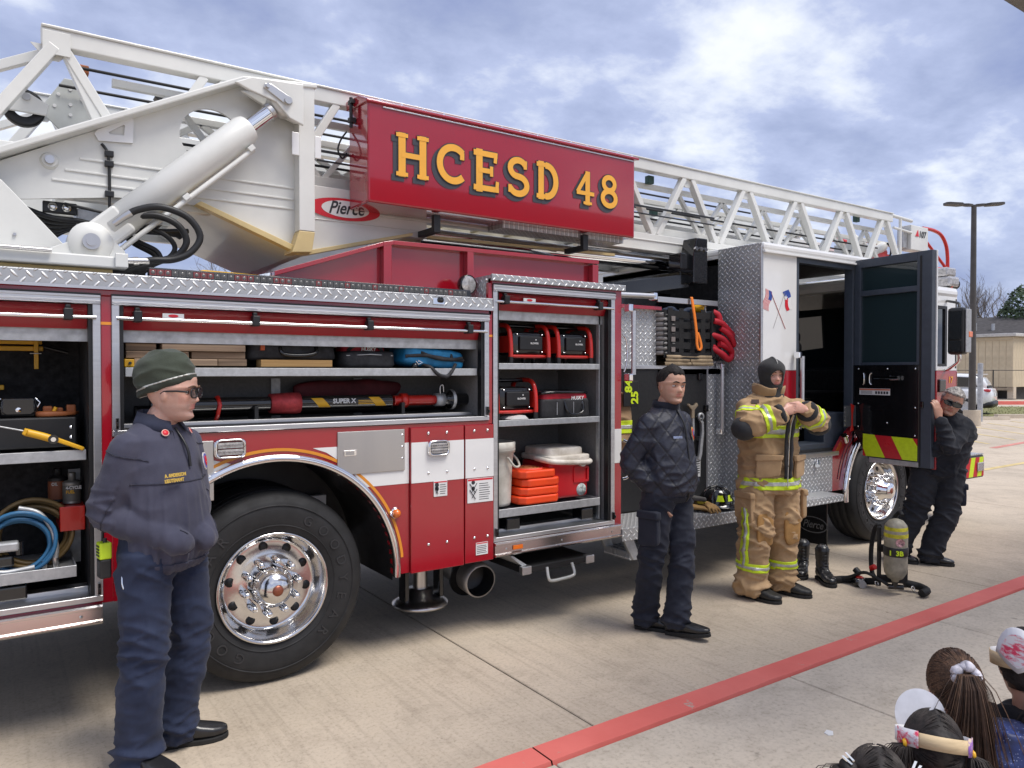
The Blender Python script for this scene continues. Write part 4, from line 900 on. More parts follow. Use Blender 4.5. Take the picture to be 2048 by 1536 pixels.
# --- cab
CB = MB().box(5.41, 7.05, .03, 2.47, 2.75, 2.80).box(7.05, 8.80, .03, 2.47, 2.55, 2.60).build('cab', WHT, T)
def cab(name, mb, m, bev=.004): return mb.build(name, m, CB, bev)
cab('roof', MB().box(5.405, 7.06, -.02, 2.52, 2.762, 2.84), WHT, .028); cab('roof', MB().box(7.0, 8.86, -.01, 2.51, 2.53, 2.66), WHT, .05); cab('drip_rail', MB().box(5.41, 7.0, -.03, .0, 2.745, 2.765), WHT, .004)
cab('rear_wall', MB().box(5.40, 5.43, .004, .47, .60, 2.83).box(5.40, 5.43, .47, 2.5, .60, 2.28), DPS, 0)
cab('rear_wall_trim', MB().box(5.394, 5.42, -.004, .02, .60, 2.80), ALU, .004)
cab('side_panel', MB().box(5.42, 5.895, .0, .05, 1.735, 2.762), WHT, .004); cab('side_panel', MB().box(5.42, 5.895, .0, .05, .96, 1.733), RED, .004)
# jamb and dark interior
m = MB(); m.box(5.895, 5.93, .0, .09, .96, 2.75); m.box(6.78, 6.82, .0, .09, .96, 2.75); m.box(5.93, 6.78, .0, .09, 2.70, 2.75); cab('door_jamb', m, GRAPH)
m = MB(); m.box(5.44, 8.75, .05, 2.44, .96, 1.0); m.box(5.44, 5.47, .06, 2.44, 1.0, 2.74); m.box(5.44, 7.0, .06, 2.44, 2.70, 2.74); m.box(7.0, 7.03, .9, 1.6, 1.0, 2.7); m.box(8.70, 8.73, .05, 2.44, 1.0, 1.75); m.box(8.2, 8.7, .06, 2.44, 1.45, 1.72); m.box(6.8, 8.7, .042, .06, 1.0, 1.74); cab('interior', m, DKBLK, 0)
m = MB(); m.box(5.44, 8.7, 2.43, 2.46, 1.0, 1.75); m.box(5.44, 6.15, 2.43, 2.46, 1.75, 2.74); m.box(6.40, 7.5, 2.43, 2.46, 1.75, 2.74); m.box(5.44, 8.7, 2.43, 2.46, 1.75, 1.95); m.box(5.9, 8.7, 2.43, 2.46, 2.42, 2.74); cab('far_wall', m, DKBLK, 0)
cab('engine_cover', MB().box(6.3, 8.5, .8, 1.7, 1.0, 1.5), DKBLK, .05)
st2 = cab('seat', MB().box(6.25, 6.72, .35, .85, 1.34, 1.46), BLKG, .05)
m = MB()
for s_ in range(7): m.sphere((6.66 - .03 * s_ * .2, .62, 1.52 + s_ * .11), .14, 14, 0, (.5, 1.35 - .09 * abs(s_ - 2), .8))
cab('seat', m, BLK, 0); cab('seat', MB().box(5.5, 5.62, .6, 1.1, 1.4, 2.2).box(5.5, 5.95, .6, 1.1, 1.3, 1.42), BLK, .05)
cab('interior_grab_bar', MB().cyl((6.2, .7, 2.42), (6.75, .72, 2.42), .02, n=8), GRAPH, 0); cab('dome_light', MB().box(6.2, 6.6, .8, 1.0, 2.40, 2.43), GALV, .004)
cab('harness_belt', MB().tube(catmull([(6.4, .6, 2.1), (6.44, .56, 1.85), (6.42, .52, 1.6), (6.5, .5, 1.45)], 5), .018, 6), GALV, 0); cab('stowed_coat', MB().sphere((6.58, 1.2, 2.02), .12, 12, 0, (1.2, 1, .6)), mat('blue_nylon', (.02, .05, .16), .6), 0)
cab('stowed_pouch', MB().sphere((6.70, 1.1, 1.95), .07, 12, 0, (.6, 1, 1.6)), YEL, 0)
# step well
cab('step_wall', MB().prism([(6.0, .97), (6.0, 1.05), (6.45, 1.05), (6.45, 1.33), (6.80, 1.33), (6.80, .97)], .08, .3), GRAPH, .008)
cab('sill', MB().box(5.89, 6.55, -.012, .06, .935, .972), ALU, .004)
cab('step_panel', MB().box(5.43, 6.46, .0, .03, .60, .934), DPSX, 0); cab('sill_lamp', MB().cyl((6.18, -.03, .86), (6.22, .0, .90), .022, n=12), CHR, .003)
stp = cab('cab_step', MB().box(5.72, 6.28, -.23, .0, .555, .618), DPSX, .006); MB().box(5.722, 6.278, -.228, -.002, .618, .6215).build('tread', DPT, stp) if False else None
# front fender with arch
FC = (7.36, .53)
ar = arcpts(FC, .72, 180, 0, 40)
cab('fender', MB().prism([(6.46, .60), (6.64, .60)] + ar[1:-1] + [(8.10, .60), (8.83, .60), (8.83, 1.733), (6.82, 1.733), (6.82, 1.22), (6.62, 1.10), (6.50, .97), (6.46, .93)], 0, .03), RED, 0)
cab('fender_lining', MB().lathe([(.84, -.006), (.84, .03), (.80, .03), (.80, -.006)], (FC[0], 0, FC[1]), (0, 1, 0), 30, arc=(R(118), R(168))), GRAPH, 0)
cab('wheel_arch_trim', MB().lathe([(.69, .05), (.69, -.03), (.70, -.042), (.735, -.042), (.745, -.03), (.745, 0)], (FC[0], 0, FC[1]), (0, 1, 0), 60, arc=(R(0), R(184))), CHR, 0)
cab('wheel_well', MB().lathe([(.70, .0), (.70, .66)], (FC[0], 0, FC[1]), (0, 1, 0), 40, arc=(R(-3), R(183))), BLK, 0)
cab('far_panel', MB().box(5.42, 8.8, 2.47, 2.5, .6, 1.74), RED, 0)
# forward door: pillar, window, lower red
cab('side_panel', MB().box(6.82, 7.15, .0, .04, 1.735, 2.55).box(7.15, 8.60, .0, .04, 2.44, 2.55).box(7.15, 8.60, .0, .04, 1.735, 1.785).box(8.60, 8.83, .0, .04, 1.735, 2.55), WHT, .003)
cab('side_window', MB().box(7.15, 8.60, .012, .02, 1.785, 2.44), GLASS_D, 0); cab('window_frame', MB().box(8.555, 8.60, -.004, .012, 1.785, 2.44).box(7.15, 8.555, -.004, .012, 2.41, 2.44).box(7.15, 8.555, -.004, .012, 1.785, 1.81), BLK, 0)
cab('windscreen', MB().prism([(8.80, 1.75), (8.84, 1.75), (8.80, 2.55), (8.76, 2.55)], .08, 2.42), GLASS_D, 0); cab('front_panel', MB().box(8.79, 8.87, .0, 2.5, .60, 1.75), RED, .03); cab('corner_pillar', MB().box(8.76, 8.85, .0, .10, 1.73, 2.56), WHT, .03)
text('unit_number', '17', .10, (8.64, -.003, 1.60), (1, 0, 0), (0, 0, 1), GOLD, CB, .001, .002); cab('door_handle', MB().box(8.40, 8.54, -.03, .0, 1.50, 1.64), BLKG, .012)
# roof lights
cab('roof_lamp', MB().box(8.78, 9.0, .05, 2.2, 2.68, 2.80), CLEAR, .03); m = MB(); m.cyl((8.80, .12, 2.72), (9.02, .12, 2.72), .062, n=20); rl = cab('roof_lamp', m, BLK, .008); MB().cyl((8.85, .12, 2.72), (8.88, .12, 2.72), .064, n=20).build('red_band', REDP, rl)
cab('roof_lamp', MB().box(8.78, 8.98, .08, .6, 2.80, 2.90), CLEAR, .02)
# mirror
mr = cab('mirror', MB().box(8.17, 8.30, -.37, -.20, 1.90, 2.39), BLK, .035); MB().box(8.163, 8.169, -.35, -.22, 2.06, 2.35).build('mirror_glass', GLASS_D, mr); MB().box(8.163, 8.169, -.35, -.22, 1.93, 2.04).build('mirror_glass', GLASS_D, mr); MB().box(8.20, 8.31, -.385, -.372, 1.92, 2.37).build('mirror_back', GALV, mr, .01); MB().box(8.25, 8.33, -.39, -.37, 2.08, 2.14).build('marker', AMB, mr, .006)
cab('mirror_arm', MB().tube(catmull([(8.27, -.28, 2.38), (8.32, -.25, 2.44), (8.45, -.1, 2.48), (8.6, .0, 2.5)], 5), .014, 8), BLK, 0); cab('mirror_arm', MB().tube(catmull([(8.27, -.28, 1.92), (8.30, -.27, 1.84), (8.42, -.12, 1.76), (8.58, .0, 1.74)], 5), .016, 8), CHR, 0)
# bumper
bp = MB().box(8.86, 9.44, -.03, 2.53, .50, .76).build('bumper', BLK, T, .02); bx('bumper_top', (8.86, 9.44, -.02, 2.5, .761, .775), DPT, bp)
m1, m2 = MB(), MB()
for k in range(6):
    x = 8.86 + k * .1; pl = [(x, .52), (x + .1, .52), (x + .16, .74), (x + .06, .74)]
    pl = [(min(max(a, 8.88), 9.42), b_) for a, b_ in pl]
    (m1 if k % 2 else m2).prism(pl, -.034, -.0305)
m1.build('chevron', CHEVR, bp); m2.build('chevron', LIME, bp); bx('bumper_lamp', (9.25, 9.40, -.05, -.034, .58, .68), CLEAR, bp, .012)
# mud flap
mf = MB().box(6.33, 6.345, -.03, .55, .10, .56).build('mud_flap', BLKG, T, .003)
def ovx(a_, b_, x, m_, nm):
    q = MB(); n = 32; q.add([(x, .115 + a_ * math.cos(2 * math.pi * k / n), .28 + b_ * math.sin(2 * math.pi * k / n)) for k in range(n)], [tuple(range(n))]); return q.build(nm, m_, mf)
fg = mat('flap_grey', (.16, .16, .16), .5); ovx(.155, .078, 6.328, fg, 'flap_badge'); ovx(.145, .068, 6.3265, BLKG, 'flap_badge'); text('flap_name', 'Pierce', .10, (6.325, .22, .25), (0, -1, 0), (0, 0, 1), fg, mf, .0005, .001, .35, sx=.85)
# --- the open rear door, hinged at the front of its opening
dx, dy = Vector((-.075, -.80, 0)).normalized(), None
DR = bpy.data.objects.new('cab_door', None)
door = MB(); FR = GRAPH
def dbox(mb, u0, u1, n0, n1, z0, z1): return mb.box(u0, u1, n0, n1, z0, z1)
# local frame: x along the door from the hinge, y = depth (0 = inner face towards the rear of the truck), z up
d0 = MB(); W = .765; wt = .055
for b6 in ((0, .062, 0, wt, 1.78, 2.79), (.625, W, 0, wt, .87, 2.79), (.062, .625, 0, wt, 2.71, 2.79), (.062, .625, 0, wt, 2.44, 2.49)): d0.box(*b6)
d0.prism([(0, 1.15), (.125, .93), (.17, .87), (.625, .87), (.625, 1.81), (0, 1.81)], .012, wt)
DR = d0.build('cab_door', GRAPH, T, .004); DR.location = (6.80, -.005, 0); DR.rotation_euler = (0, 0, math.atan2(-.80, -.075))
# with this rotation local +y points to +x of the world (front): flip so that the inner face looks to the rear
def dd_(name, mb, m, bev=.003): return mb.build(name, m, DR, bev)
WIN, N, L, b = new_mat('door_glass'); b.inputs['Base Color'].default_value = (.02, .035, .04, 1); b.inputs['Roughness'].default_value = .02; b.inputs['Coat Weight'].default_value = .5
for z0, z1 in ((1.81, 2.44), (2.49, 2.71)): dd_('window', MB().box(.062, .625, .030, .036, z0, z1), WIN, 0)
dd_('outer_skin', MB().box(0, W + .01, wt, wt + .015, 1.733, 2.79), WHT, .003); dd_('outer_skin', MB().prism([(0, 1.15), (.17, .86), (W + .01, .86), (W + .01, 1.73), (0, 1.73)], wt, wt + .015), RED, .003)
tp = dd_('trim_panel', MB().prism([(-.01, 1.17), (.125, .95), (.16, .93), (.655, .93), (.655, 1.785), (-.01, 1.785)], -.004, .012), BLKG, .003)
for u, z in ((.05, 1.75), (.35, 1.75), (.62, 1.75), (.05, 1.42), (.62, 1.40), (.35, 1.25), (.62, 1.15), (.05, 1.20)): link('screw', MB().lathe([(.0, -.009), (.008, -.004)], (u, 0, z), (0, 1, 0), 8).mesh('screw', CHR), tp)
hd = MB(); hd.box(.22, .46, -.02, -.004, 1.655, 1.675); hd.cyl((.40, -.03, 1.665), (.48, -.03, 1.665), .022, n=12); dd_('handle', hd, CHR, .004)
m = MB(); m.tube(catmull([(.10, -.006, 1.71), (.115, -.012, 1.69), (.115, -.012, 1.62), (.10, -.006, 1.60)], 4), .007, 8); m.tube(catmull([(.19, -.006, 1.71), (.175, -.012, 1.69), (.175, -.012, 1.62), (.19, -.006, 1.60)], 4), .007, 8); dd_('pull_cup', m, CHR, 0)
sk_ = dd_('sticker', MB().box(.065, .38, -.0062, -.004, 1.505, 1.565), PAPER, 0); MB().box(.067, .378, -.0068, -.0062, 1.548, 1.562).build('sticker_heading', mat('sticker_orange', (.6, .16, .08), .5), sk_)
m = MB()
for k in range(4): m.box(.08, .20, -.0068, -.0062, 1.515 + k * .008, 1.518 + k * .008)
for k in range(5): m.box(.23 + k * .028, .25 + k * .028, -.0068, -.0062, 1.515, 1.54)
m.build('print', INK, sk_)
for k, (a0, a1) in enumerate(((.10, .17), (.17, .38), (.38, .56), (.56, .645))):
    sh = .10; u0, u1 = (.10 if k == 0 else a0 + .0), a1
for poly, mm in (([(.105, 1.0), (.105, .925), (.14, .925)], CHEVR), ([(.105, 1.135), (.105, 1.0), (.14, .925), (.335, .925), (.225, 1.13)], LIME), ([(.225, 1.13), (.335, .925), (.505, .925), (.395, 1.128)], CHEVR), ([(.395, 1.128), (.505, .925), (.645, .925), (.645, 1.06), (.60, 1.125)], LIME), ([(.60, 1.125), (.645, 1.06), (.645, 1.125)], CHEVR)):
    dd_('chevron', MB().prism(poly, -.0065, -.0042), mm, 0)
dd_('bottom_trim', MB().box(.17, .655, -.006, .0, .87, .915), GALV, .003); dd_('edge_seal', MB().box(.655, .672, -.004, .0, .88, 2.75), BLK, 0); dd_('latch', MB().box(.668, .70, -.012, .002, 1.40, 1.46), BLKG, .006)
# check strap and red pull
cs = cab('door_strap', MB().box(6.60, 6.80, -.03, -.022, 1.20, 1.40), mat('strap_grey', (.07, .075, .08), .7), .003); MB().prism([(6.70, 1.42), (6.76, 1.40), (6.735, 1.32), (6.735, 1.22), (6.75, 1.16), (6.69, 1.15), (6.715, 1.22), (6.715, 1.32)], -.038, -.031).build('red_pull', REDP, cs, .004)
for k in range(5): link('rivet', MB().lathe([(.0, -.004), (.008, 0)], (6.615, -.03, 1.22 + k * .04), (0, 1, 0), 8).mesh('rivet', CHR), cs)
cab('step_light', MB().cyl((6.60, -.03, 1.12), (6.66, -.01, 1.06), .028, n=14), CHR, .004)
# crossed flags on the white panel
def flag(x, z, ang, kind):
    root = MB(); c_, s_ = math.cos(ang), math.sin(ang)
    def P(u, w): 
        u, w = u * .8, w * .8; wv = .010 * math.sin(u * 40); return (x + u * c_ - (w + wv) * s_, z + u * s_ + (w + wv) * c_)
    def strip(name, u0, u1, w0, w1, m_, dy, par):
        q = MB(); v = []; n = 8
        for i in range(n + 1):
            u = u0 + (u1 - u0) * i / n; a, b_ = P(u, w0), P(u, w1); v += [(a[0], -.002 - dy, a[1]), (b_[0], -.002 - dy, b_[1])]
        q.add(v, [(2 * i, 2 * i + 2, 2 * i + 3, 2 * i + 1) for i in range(n)]); return q.build(name, m_, par)
    return strip
fb = mat('flag_blue', (.03, .07, .32), .5)
S1 = flag(5.54, 2.40, R(-105), 'us'); us_ = S1('us_flag_decal', -.02, .20, -.11, .0, PAPER, 0, CB)
for k in range(6): S1('flag_stripe', -.02, .20, -.110 + k * .0185, -.1005 + k * .0185, DRD, .0006, us_)
S1('flag_field', -.02, .08, -.055, .0, fb, .0012, us_)
S2 = flag(5.70, 2.41, R(-72), 'tx'); tx_ = S2('texas_flag_decal', -.02, .20, .0, .11, PAPER, 0, CB)
S2('flag_field', -.02, .07, .0, .11, fb, .0006, tx_); S2('flag_stripe', .07, .20, .0, .055, DRD, .0006, tx_)
sr = MB(); sr.add([(5.735 + (.03 if k % 2 == 0 else .012) * math.sin(2 * math.pi * k / 10), -.0036, 2.375 + (.03 if k % 2 == 0 else .012) * math.cos(2 * math.pi * k / 10)) for k in range(10)], [tuple(range(10))]); sr.build('flag_star', PAPER, tx_)
m = MB(); m.bar((5.52, -.003, 2.42), (5.73, -.003, 2.10), .002, .004, (0, 1, 0)); m.build('flag_staff', mat('staff_red', (.5, .08, .06), .5), CB); m = MB(); m.bar((5.72, -.0034, 2.42), (5.56, -.0034, 2.10), .002, .003, (0, 1, 0)); m.build('flag_staff', mat('staff_grey', (.4, .38, .36), .5), CB)
# ------------------------------------------------------------------ things stowed in the compartments
def pillow(mb, c, s, e=.35, n=28, amp=.006, fr=9, seed=0, mi=0, R3=None):
    """soft box: super-ellipsoid with creases"""
    k = n // 2 + 2; v = []; sg = lambda t, p: math.copysign(abs(t) ** p, t)
    for i in range(k + 1):
        ph = -math.pi / 2 + math.pi * i / k
        for j in range(n):
            th = 2 * math.pi * j / n
            p = Vector((sg(math.cos(ph), e) * sg(math.cos(th), e), sg(math.cos(ph), e) * sg(math.sin(th), e), sg(math.sin(ph), e)))
            q = Vector((p.x * s[0] / 2, p.y * s[1] / 2, p.z * s[2] / 2)); q *= 1 + amp / max(min(s), .02) * 2 * noise.noise(q * fr + Vector((seed, 0, 0)))
            if R3: q = R3 @ q
            v.append(q + Vector(c))
    f = [(i * n + j, i * n + (j + 1) % n, (i + 1) * n + (j + 1) % n, (i + 1) * n + j) for i in range(k) for j in range(n)]
    return mb.add(v, f, mi, True)
# --- rear compartment
t = thing('pry_tool', 'yellow handled pry tool clipped to the black back wall', 'tool', (0, .49, 1.85))
MB().box(-.4, .185, -.02, .0, .012, .032).build('handle', YEL, t, .004); MB().box(-.4, .19, -.02, .0, -.022, .002).build('handle', YEL, t, .004)
MB().box(.148, .168, -.045, -.021, -.115, .055).build('cross_bar', YEL, t, .003); MB().cyl((.13, -.05, -.035), (.18, -.05, -.035), .003, n=6).build('pin', STEEL, t)
MB().cyl((.19, -.01, .0), (.30, -.01, -.03), .01, n=8).build('shaft', BLK, t)
tag(MB().box(-.3, .02, .46, .49, 1.63, 1.655).build('yellow_bar', YEL, None, .004), 'short yellow bar end low on the black back wall', 'tool')
t = tag(MB().box(-.5, .315, .16, .45, 1.352, 1.50).build('tool_case', BLK, None, .008), 'long matt black tool case on the upper rear shelf', 'case')
for z in (1.40, 1.45): link('catch', MB().lathe([(.0, -.006), (.008, 0)], (.29, .16, z), (0, 1, 0), 8).mesh('catch', CHR), t)
t = thing('leather_pouch', 'black leather pouch with snap on top of tool case', 'pouch', (.075, .28, 1.502))
pillow(MB(), (0, 0, .045), (.15, .13, .09), .3, seed=3).build('body', BLKG, t); MB().prism([(-.062, .09), (.062, .09), (.066, .025), (.05, .012), (-.05, .012), (-.066, .025)], -.075, -.068).build('flap', BLKG, t, .004); MB().lathe([(0, -.004), (.012, 0)], (0, -.075, .035), (0, 1, 0), 12).build('snap', CHR, t)
for s_ in (-1, 1): MB().tube([(s_ * .075, -.05, .04), (s_ * .09, -.06, .07), (s_ * .07, -.05, .09)], .005, 6).build('clip', CHR, t)
t = thing('tool_belt', 'tan leather tool belt lying on top of black case', 'tool belt', (.25, .26, 1.502))
for k, (x, z) in enumerate(((-.055, .03), (-.01, .022), (.045, .035))): MB().box(x - .02, x + .022, -.03, .02, 0, z + .02).build('pocket', LEATH, t, .008)
pillow(MB(), (0, .0, .012), (.17, .11, .024), .4, seed=4).build('belt', LEATH, t); MB().cyl((-.03, -.04, .02), (-.02, -.04, .045), .009, n=8).build('handle', YEL, t)
t = thing('cable_saw', 'yellow handled cutting tool leaning on the upper shelf lip', 'tool', (.11, .06, 1.38))
MB().tube(catmull([(-.012, 0, .06), (.05, -.01, .04), (.10, -.01, .02)], 4), [.018] * 9, 10).build('handle', YEL, t); MB().bar((.1, -.01, .025), (.225, -.01, -.032), .022, .028, (0, 1, 0), 0, .018, .018).build('handle', YEL, t, .005)
MB().bar((-.02, 0, .065), (-.005, 0, .058), .03, .05, (0, 1, 0)).build('nose', YEL, t, .004); MB().cyl((.098, -.03, .022), (.098, .01, .022), .022, n=16).build('pivot', BLKG, t); MB().cyl((.098, -.034, .022), (.098, -.03, .022), .011, n=12).build('pivot_cap', CHR, t); MB().cyl((-.4, .0, .165), (-.02, 0, .066), .004, n=6).build('cable', GALV, t)
def can(name, label, x, y, z, r, h, m1, m2, txt=None):
    t = thing(name, label, 'can', (x, y, z)); MB().lathe([(0, 0), (r, 0), (r, .004), (r * .985, .008), (r * .985, h - .008), (r, h - .004), (r, h), (r * .8, h + .008), (r * .42, h + .012), (r * .42, h + .045), (r * .38, h + .05), (0, h + .05)], (0, 0, 0), (0, 0, 1), 28).build('body', m1, t)
    MB().lathe([(r * .992, h * .12), (r * .992, h * .88)], (0, 0, 0), (0, 0, 1), 28).build('label_band', m2, t)
    for k, s_ in enumerate(txt or ()): text('label_text', s_, .022, (-r * .7, -r - .004, h * (.72 - k * .2)), (1, 0, 0), (0, 0, 1), [PAPER, YEL][k % 2], t, .001, .0006, 0, sx=.8)
can('fuel_can', 'grey metal fuel can with yellow text in front of amber can', .345 - .045, .30, 1.055, .042, .105, mat('can_grey', (.30, .29, .27), .4, .6), mat('can_label', (.12, .115, .10), .5), ['4-CYCLE', 'FUEL'])
can('fuel_can', 'dark amber fuel can half hidden behind the grey can', .245, .40, 1.055, .045, .12, BLK, mat('amber_label', (.28, .09, .04), .5), ['OIL'])
t = tag(MB().box(.24, .35, .20, .50, .93, 1.052).build('red_tray', REDP, None, .004), 'red metal bin holding the fuel cans at right wall', 'bin')
def coil(name, label, cx, cz, y0, r0, turns, tr, m_, fit=True, sq=1.0):
    t = thing(name, label, 'hose', (cx, y0, cz))
    for k in range(turns):
        P = []; rr = r0 * (1 - .055 * (k % 4)) ; yy = .03 * (k % 3) + .02 * (k // 3)
        for i in range(33):
            a = 2 * math.pi * i / 32; P.append((rr * math.cos(a) * 1.02 + .008 * noise.noise((a, k, cx)), yy + .006 * math.sin(3 * a + k), rr * sq * math.sin(a) - .012 * k / turns * 3))
        MB().tube(P, tr, 9).build('loop', m_, t)
    return t
t = coil('air_hose', 'coiled blue air hose standing in the lower tray', .07, .915, .10, .145, 9, .0095, HOSEB)
MB().tube(catmull([(-.12, -.01, -.11), (-.06, -.02, -.125), (.02, -.02, -.12), (.06, -.02, -.115)], 4), .012, 8).build('hose_end', GALV, t)
t = coil('hydraulic_hose', 'coiled tan hydraulic hose behind the blue air hose', .13, .935, .22, .165, 9, .011, HOSET)
MB().tube(catmull([(-.06, -.08, .14), (.02, -.09, .11), (.07, -.095, .03), (.09, -.10, -.06), (.085, -.1, -.12)], 6), .012, 8).build('spring_guard', GALV, t); MB().cyl((.085, -.1, -.11), (.088, -.1, -.17), .017, .014, 10).build('coupling', STEEL, t); MB().cyl((.04, -.11, -.12), (.042, -.11, -.18), .013, .011, 10).build('coupling', STEEL, t)
t = thing('hydraulic_cutter', 'black and grey hydraulic tool lying inside the blue coil', 'tool', (-.02, .12, .86)); MB().box(-.12, .09, -.03, .03, .02, .065).build('body', GALV, t, .01); MB().box(-.12, .07, -.03, .03, -.05, .0).build('body', BLKG, t, .01); MB().cyl((.09, 0, .0), (.09, 0, .06), .02, n=10).build('knob', BLKG, t)
# --- wide compartment: timber, bags, strut
rows = [(1.752 + .0385 * r_, segs) for r_, segs in enumerate((((.56, .96), (.965, 1.115)), ((.525, .82), (.835, 1.11)), ((.525, .665), (.69, 1.105)), ((.535, 1.10),)))]
names = [['weathered cribbing board at the bottom left of the timber stack', 'short grey board end at bottom right of the timber stack'], ['board in the second row up, left of the joint', 'board in the second row up, right of the joint'], ['short board in the third row of the timber stack', 'long board in the third row of the timber stack'], ['single long board topping the timber stack']]
for r_, (z, segs) in enumerate(rows):
    for k, (x0, x1) in enumerate(segs):
        tag(MB().box(x0, x1, .075 + .012 * ((r_ + k) % 3), .20, z, z + .0365).build('timber_board', WOOD if (r_ + k) % 3 else mat('timber_%d%d' % (r_, k), (.38, .27, .175), .75, var=.25, vscale=5, bump=.25, bscale=14, stretch=(.25, 5, 9), alt=(.22, .15, .10)), None, .003), names[r_][k], 'board', 'stacked cribbing timber')
t = tag(MB().box(.515, .56, .07, .12, 1.745, 1.785).build('yellow_bracket', YEL, None, .004), 'small yellow bracket at the lower left of timber stack', 'bracket'); MB().cyl((.54, .06, 1.765), (.54, .072, 1.765), .008, n=8).build('bolt', CHR, t)
t = tag(MB().box(1.19, 1.60, .085, .18, 1.748, 1.788).build('pine_board', PINE, None, .003), 'fresh pine board lying under the long black bag', 'board')
def handles(t, pts_list, m_, r=.011):
    for P in pts_list: MB().tube(catmull(P, 6), r, 8).build('handle', m_, t)
t = thing('gear_bag', 'long black gear bag on pine board beside the timber', 'bag', (1.385, .24, 1.79))
pillow(MB(), (0, 0, .05), (.50, .24, .11), .28, 40, .005, 11, 1).build('body', BAGB, t); pillow(MB(), (-.01, .01, .10), (.52, .25, .055), .3, 40, .004, 12, 2).build('lid', BAGB, t)
MB().tube(catmull([(-.26, -.10, .085), (-.1, -.131, .092), (.1, -.131, .09), (.26, -.10, .08)], 6), .004, 6).build('zip', GALV, t); handles(t, ([(-.08, -.118, .07), (-.06, -.138, .03), (.05, -.14, .025), (.12, -.14, .04), (.13, -.118, .075)],), BLKG)
MB().box(-.19, -.165, -.13, -.117, .05, .085).build('buckle', mat('orange_buckle', (.55, .10, .02), .5), t, .003)
t = thing('tool_bag', 'black tool bag with red top panel beside blue bag', 'bag', (1.845, .22, 1.748)); pillow(MB(), (0, 0, .05), (.34, .24, .10), .32, 36, .005, 11, 5).build('body', BAGB, t); pillow(MB(), (-.01, .02, .105), (.29, .18, .06), .35, 32, .005, 11, 6).build('top', BAGR, t)
text('bag_name', 'HUSKY', .03, (-.045, -.085, .10), (1, 0, 0), (0, -.2, 1), PAPER, t, .001, .0005); handles(t, ([(-.12, -.06, .10), (-.09, -.10, .13), (.0, -.11, .135), (.07, -.10, .12), (.1, -.06, .09)],), BAGB); MB().tube([(-.15, -.11, .07), (0, -.125, .078), (.15, -.11, .072)], .003, 6).build('zip', GALV, t)
t = thing('duffel_bag', 'bright blue duffel bag with black straps on right of shelf', 'bag', (2.275, .20, 1.748)); Rz = Matrix.Rotation(R(-4), 3, 'Y')
pillow(MB(), (0, 0, .062), (.44, .24, .125), .38, 40, .006, 9, 8, 0, Matrix.Rotation(R(5), 3, 'Y')).build('body', BAGC, t)
for P in ([(-.10, -.06, .128), (-.09, -.115, .09), (.0, -.135, .06), (.1, -.135, .05), (.2, -.11, .06)], [(.10, -.02, .118), (.115, -.10, .09), (.12, -.125, .04)], [(-.20, -.10, .07), (-.08, -.128, .075), (.08, -.128, .055), (.215, -.10, .045)], [(-.09, -.10, .02), (-.05, -.15, .0), (.0, -.165, -.045), (.06, -.165, -.055), (.10, -.16, -.02), (.14, -.13, .02)]): MB().tube(catmull(P, 6), .012, 6).build('strap', BAGB, t)
MB().sphere((-.15, -.13, .01), .02, 10).build('clip', BLKG, t); MB().tube([(-.13, -.135, .045), (-.10, -.14, .03), (-.13, -.14, .02), (-.145, -.137, .04)], .004, 6).build('ring', CHR, t)
t = thing('rescue_strut', 'black telescoping rescue strut with red collar and yellow label', 'rescue strut', (1.6, .20, 1.54))
ax = (1, 0, 0); MB().cyl((-.95, 0, .0), (.42, 0, 0), .040, n=24).build('tube', BLKG, t); MB().lathe([(.040, -.33), (.056, -.33), (.062, -.20), (.060, -.16), (.04, -.155)], (0, 0, 0), ax, 28).build('collar', mat('collar_red', (.45, .045, .05), .5, .3, var=.2, vscale=30, bump=.1), t)
for u0, u1 in ((-.07, .0), (.29, .36)):
    q = MB(); n = 8
    v = []
    for i in range(n + 1):
        a = R(-42 + 84 * i / n)
        for u in (u0, u1): v.append((u + .02 - .05 * i / n, -.0408 * math.cos(a), .0408 * math.sin(a)))
    q.add(v, [(2 * i, 2 * i + 1, 2 * i + 3, 2 * i + 2) for i in range(n)]); q.build('label_stripe', YEL, t)
text('label_text', 'SUPER X', .038, (.03, -.0425, -.005), (1, 0, 0), (0, 0, 1), PAPER, t, .0006, .0012); m = MB()
for k in range(3): m.box(.19, .29, -.0425, -.0415, -.014 + k * .01, -.010 + k * .01)
m.build('label_print', YEL, t)
thr = MB(); pr = [(.030, .44)]
for k in range(20): pr += [(.034, .448 + k * .0135), (.029, .4545 + k * .0135)]
thr.lathe(pr + [(.03, .74)], (0, 0, 0), ax, 20); thr.build('threaded_rod', REDP, t); MB().lathe([(.03, .49), (.046, .49), (.046, .53), (.03, .53)], (0, 0, 0), ax, 20).build('lock_ring', REDP, t)
MB().lathe([(.03, .735), (.042, .735), (.042, .80), (.03, .80)], (0, 0, 0), ax, 20).build('sleeve', GALV, t); MB().lathe([(.04, .80), (.04, .84), (.062, .845), (.064, .865), (.04, .87), (.038, .99), (.0, .99)], (0, 0, 0), ax, 24).build('end_cap', BLKG, t); MB().lathe([(.0625, .846), (.0655, .855), (.0645, .866)], (0, 0, 0), ax, 24).build('end_ring', GALV, t)
MB().tube(catmull([(.765, -.02, .04), (.765, -.02, .085), (.785, -.02, .095), (.79, -.02, .05)], 4), .004, 6).build('pin_loop', STEEL, t)
MB().tube([(-.62, .03, .03), (-.615, -.02, .042), (-.61, -.043, .0), (-.62, -.03, -.06), (-.625, .0, -.09)], .012, 6).build('strap', REDP, t)
for x in (-.43, .47): bx('cradle', (1.6 + x, 1.6 + x + .022, .14, .27, 1.425, 1.53), BLK, C2, .002)
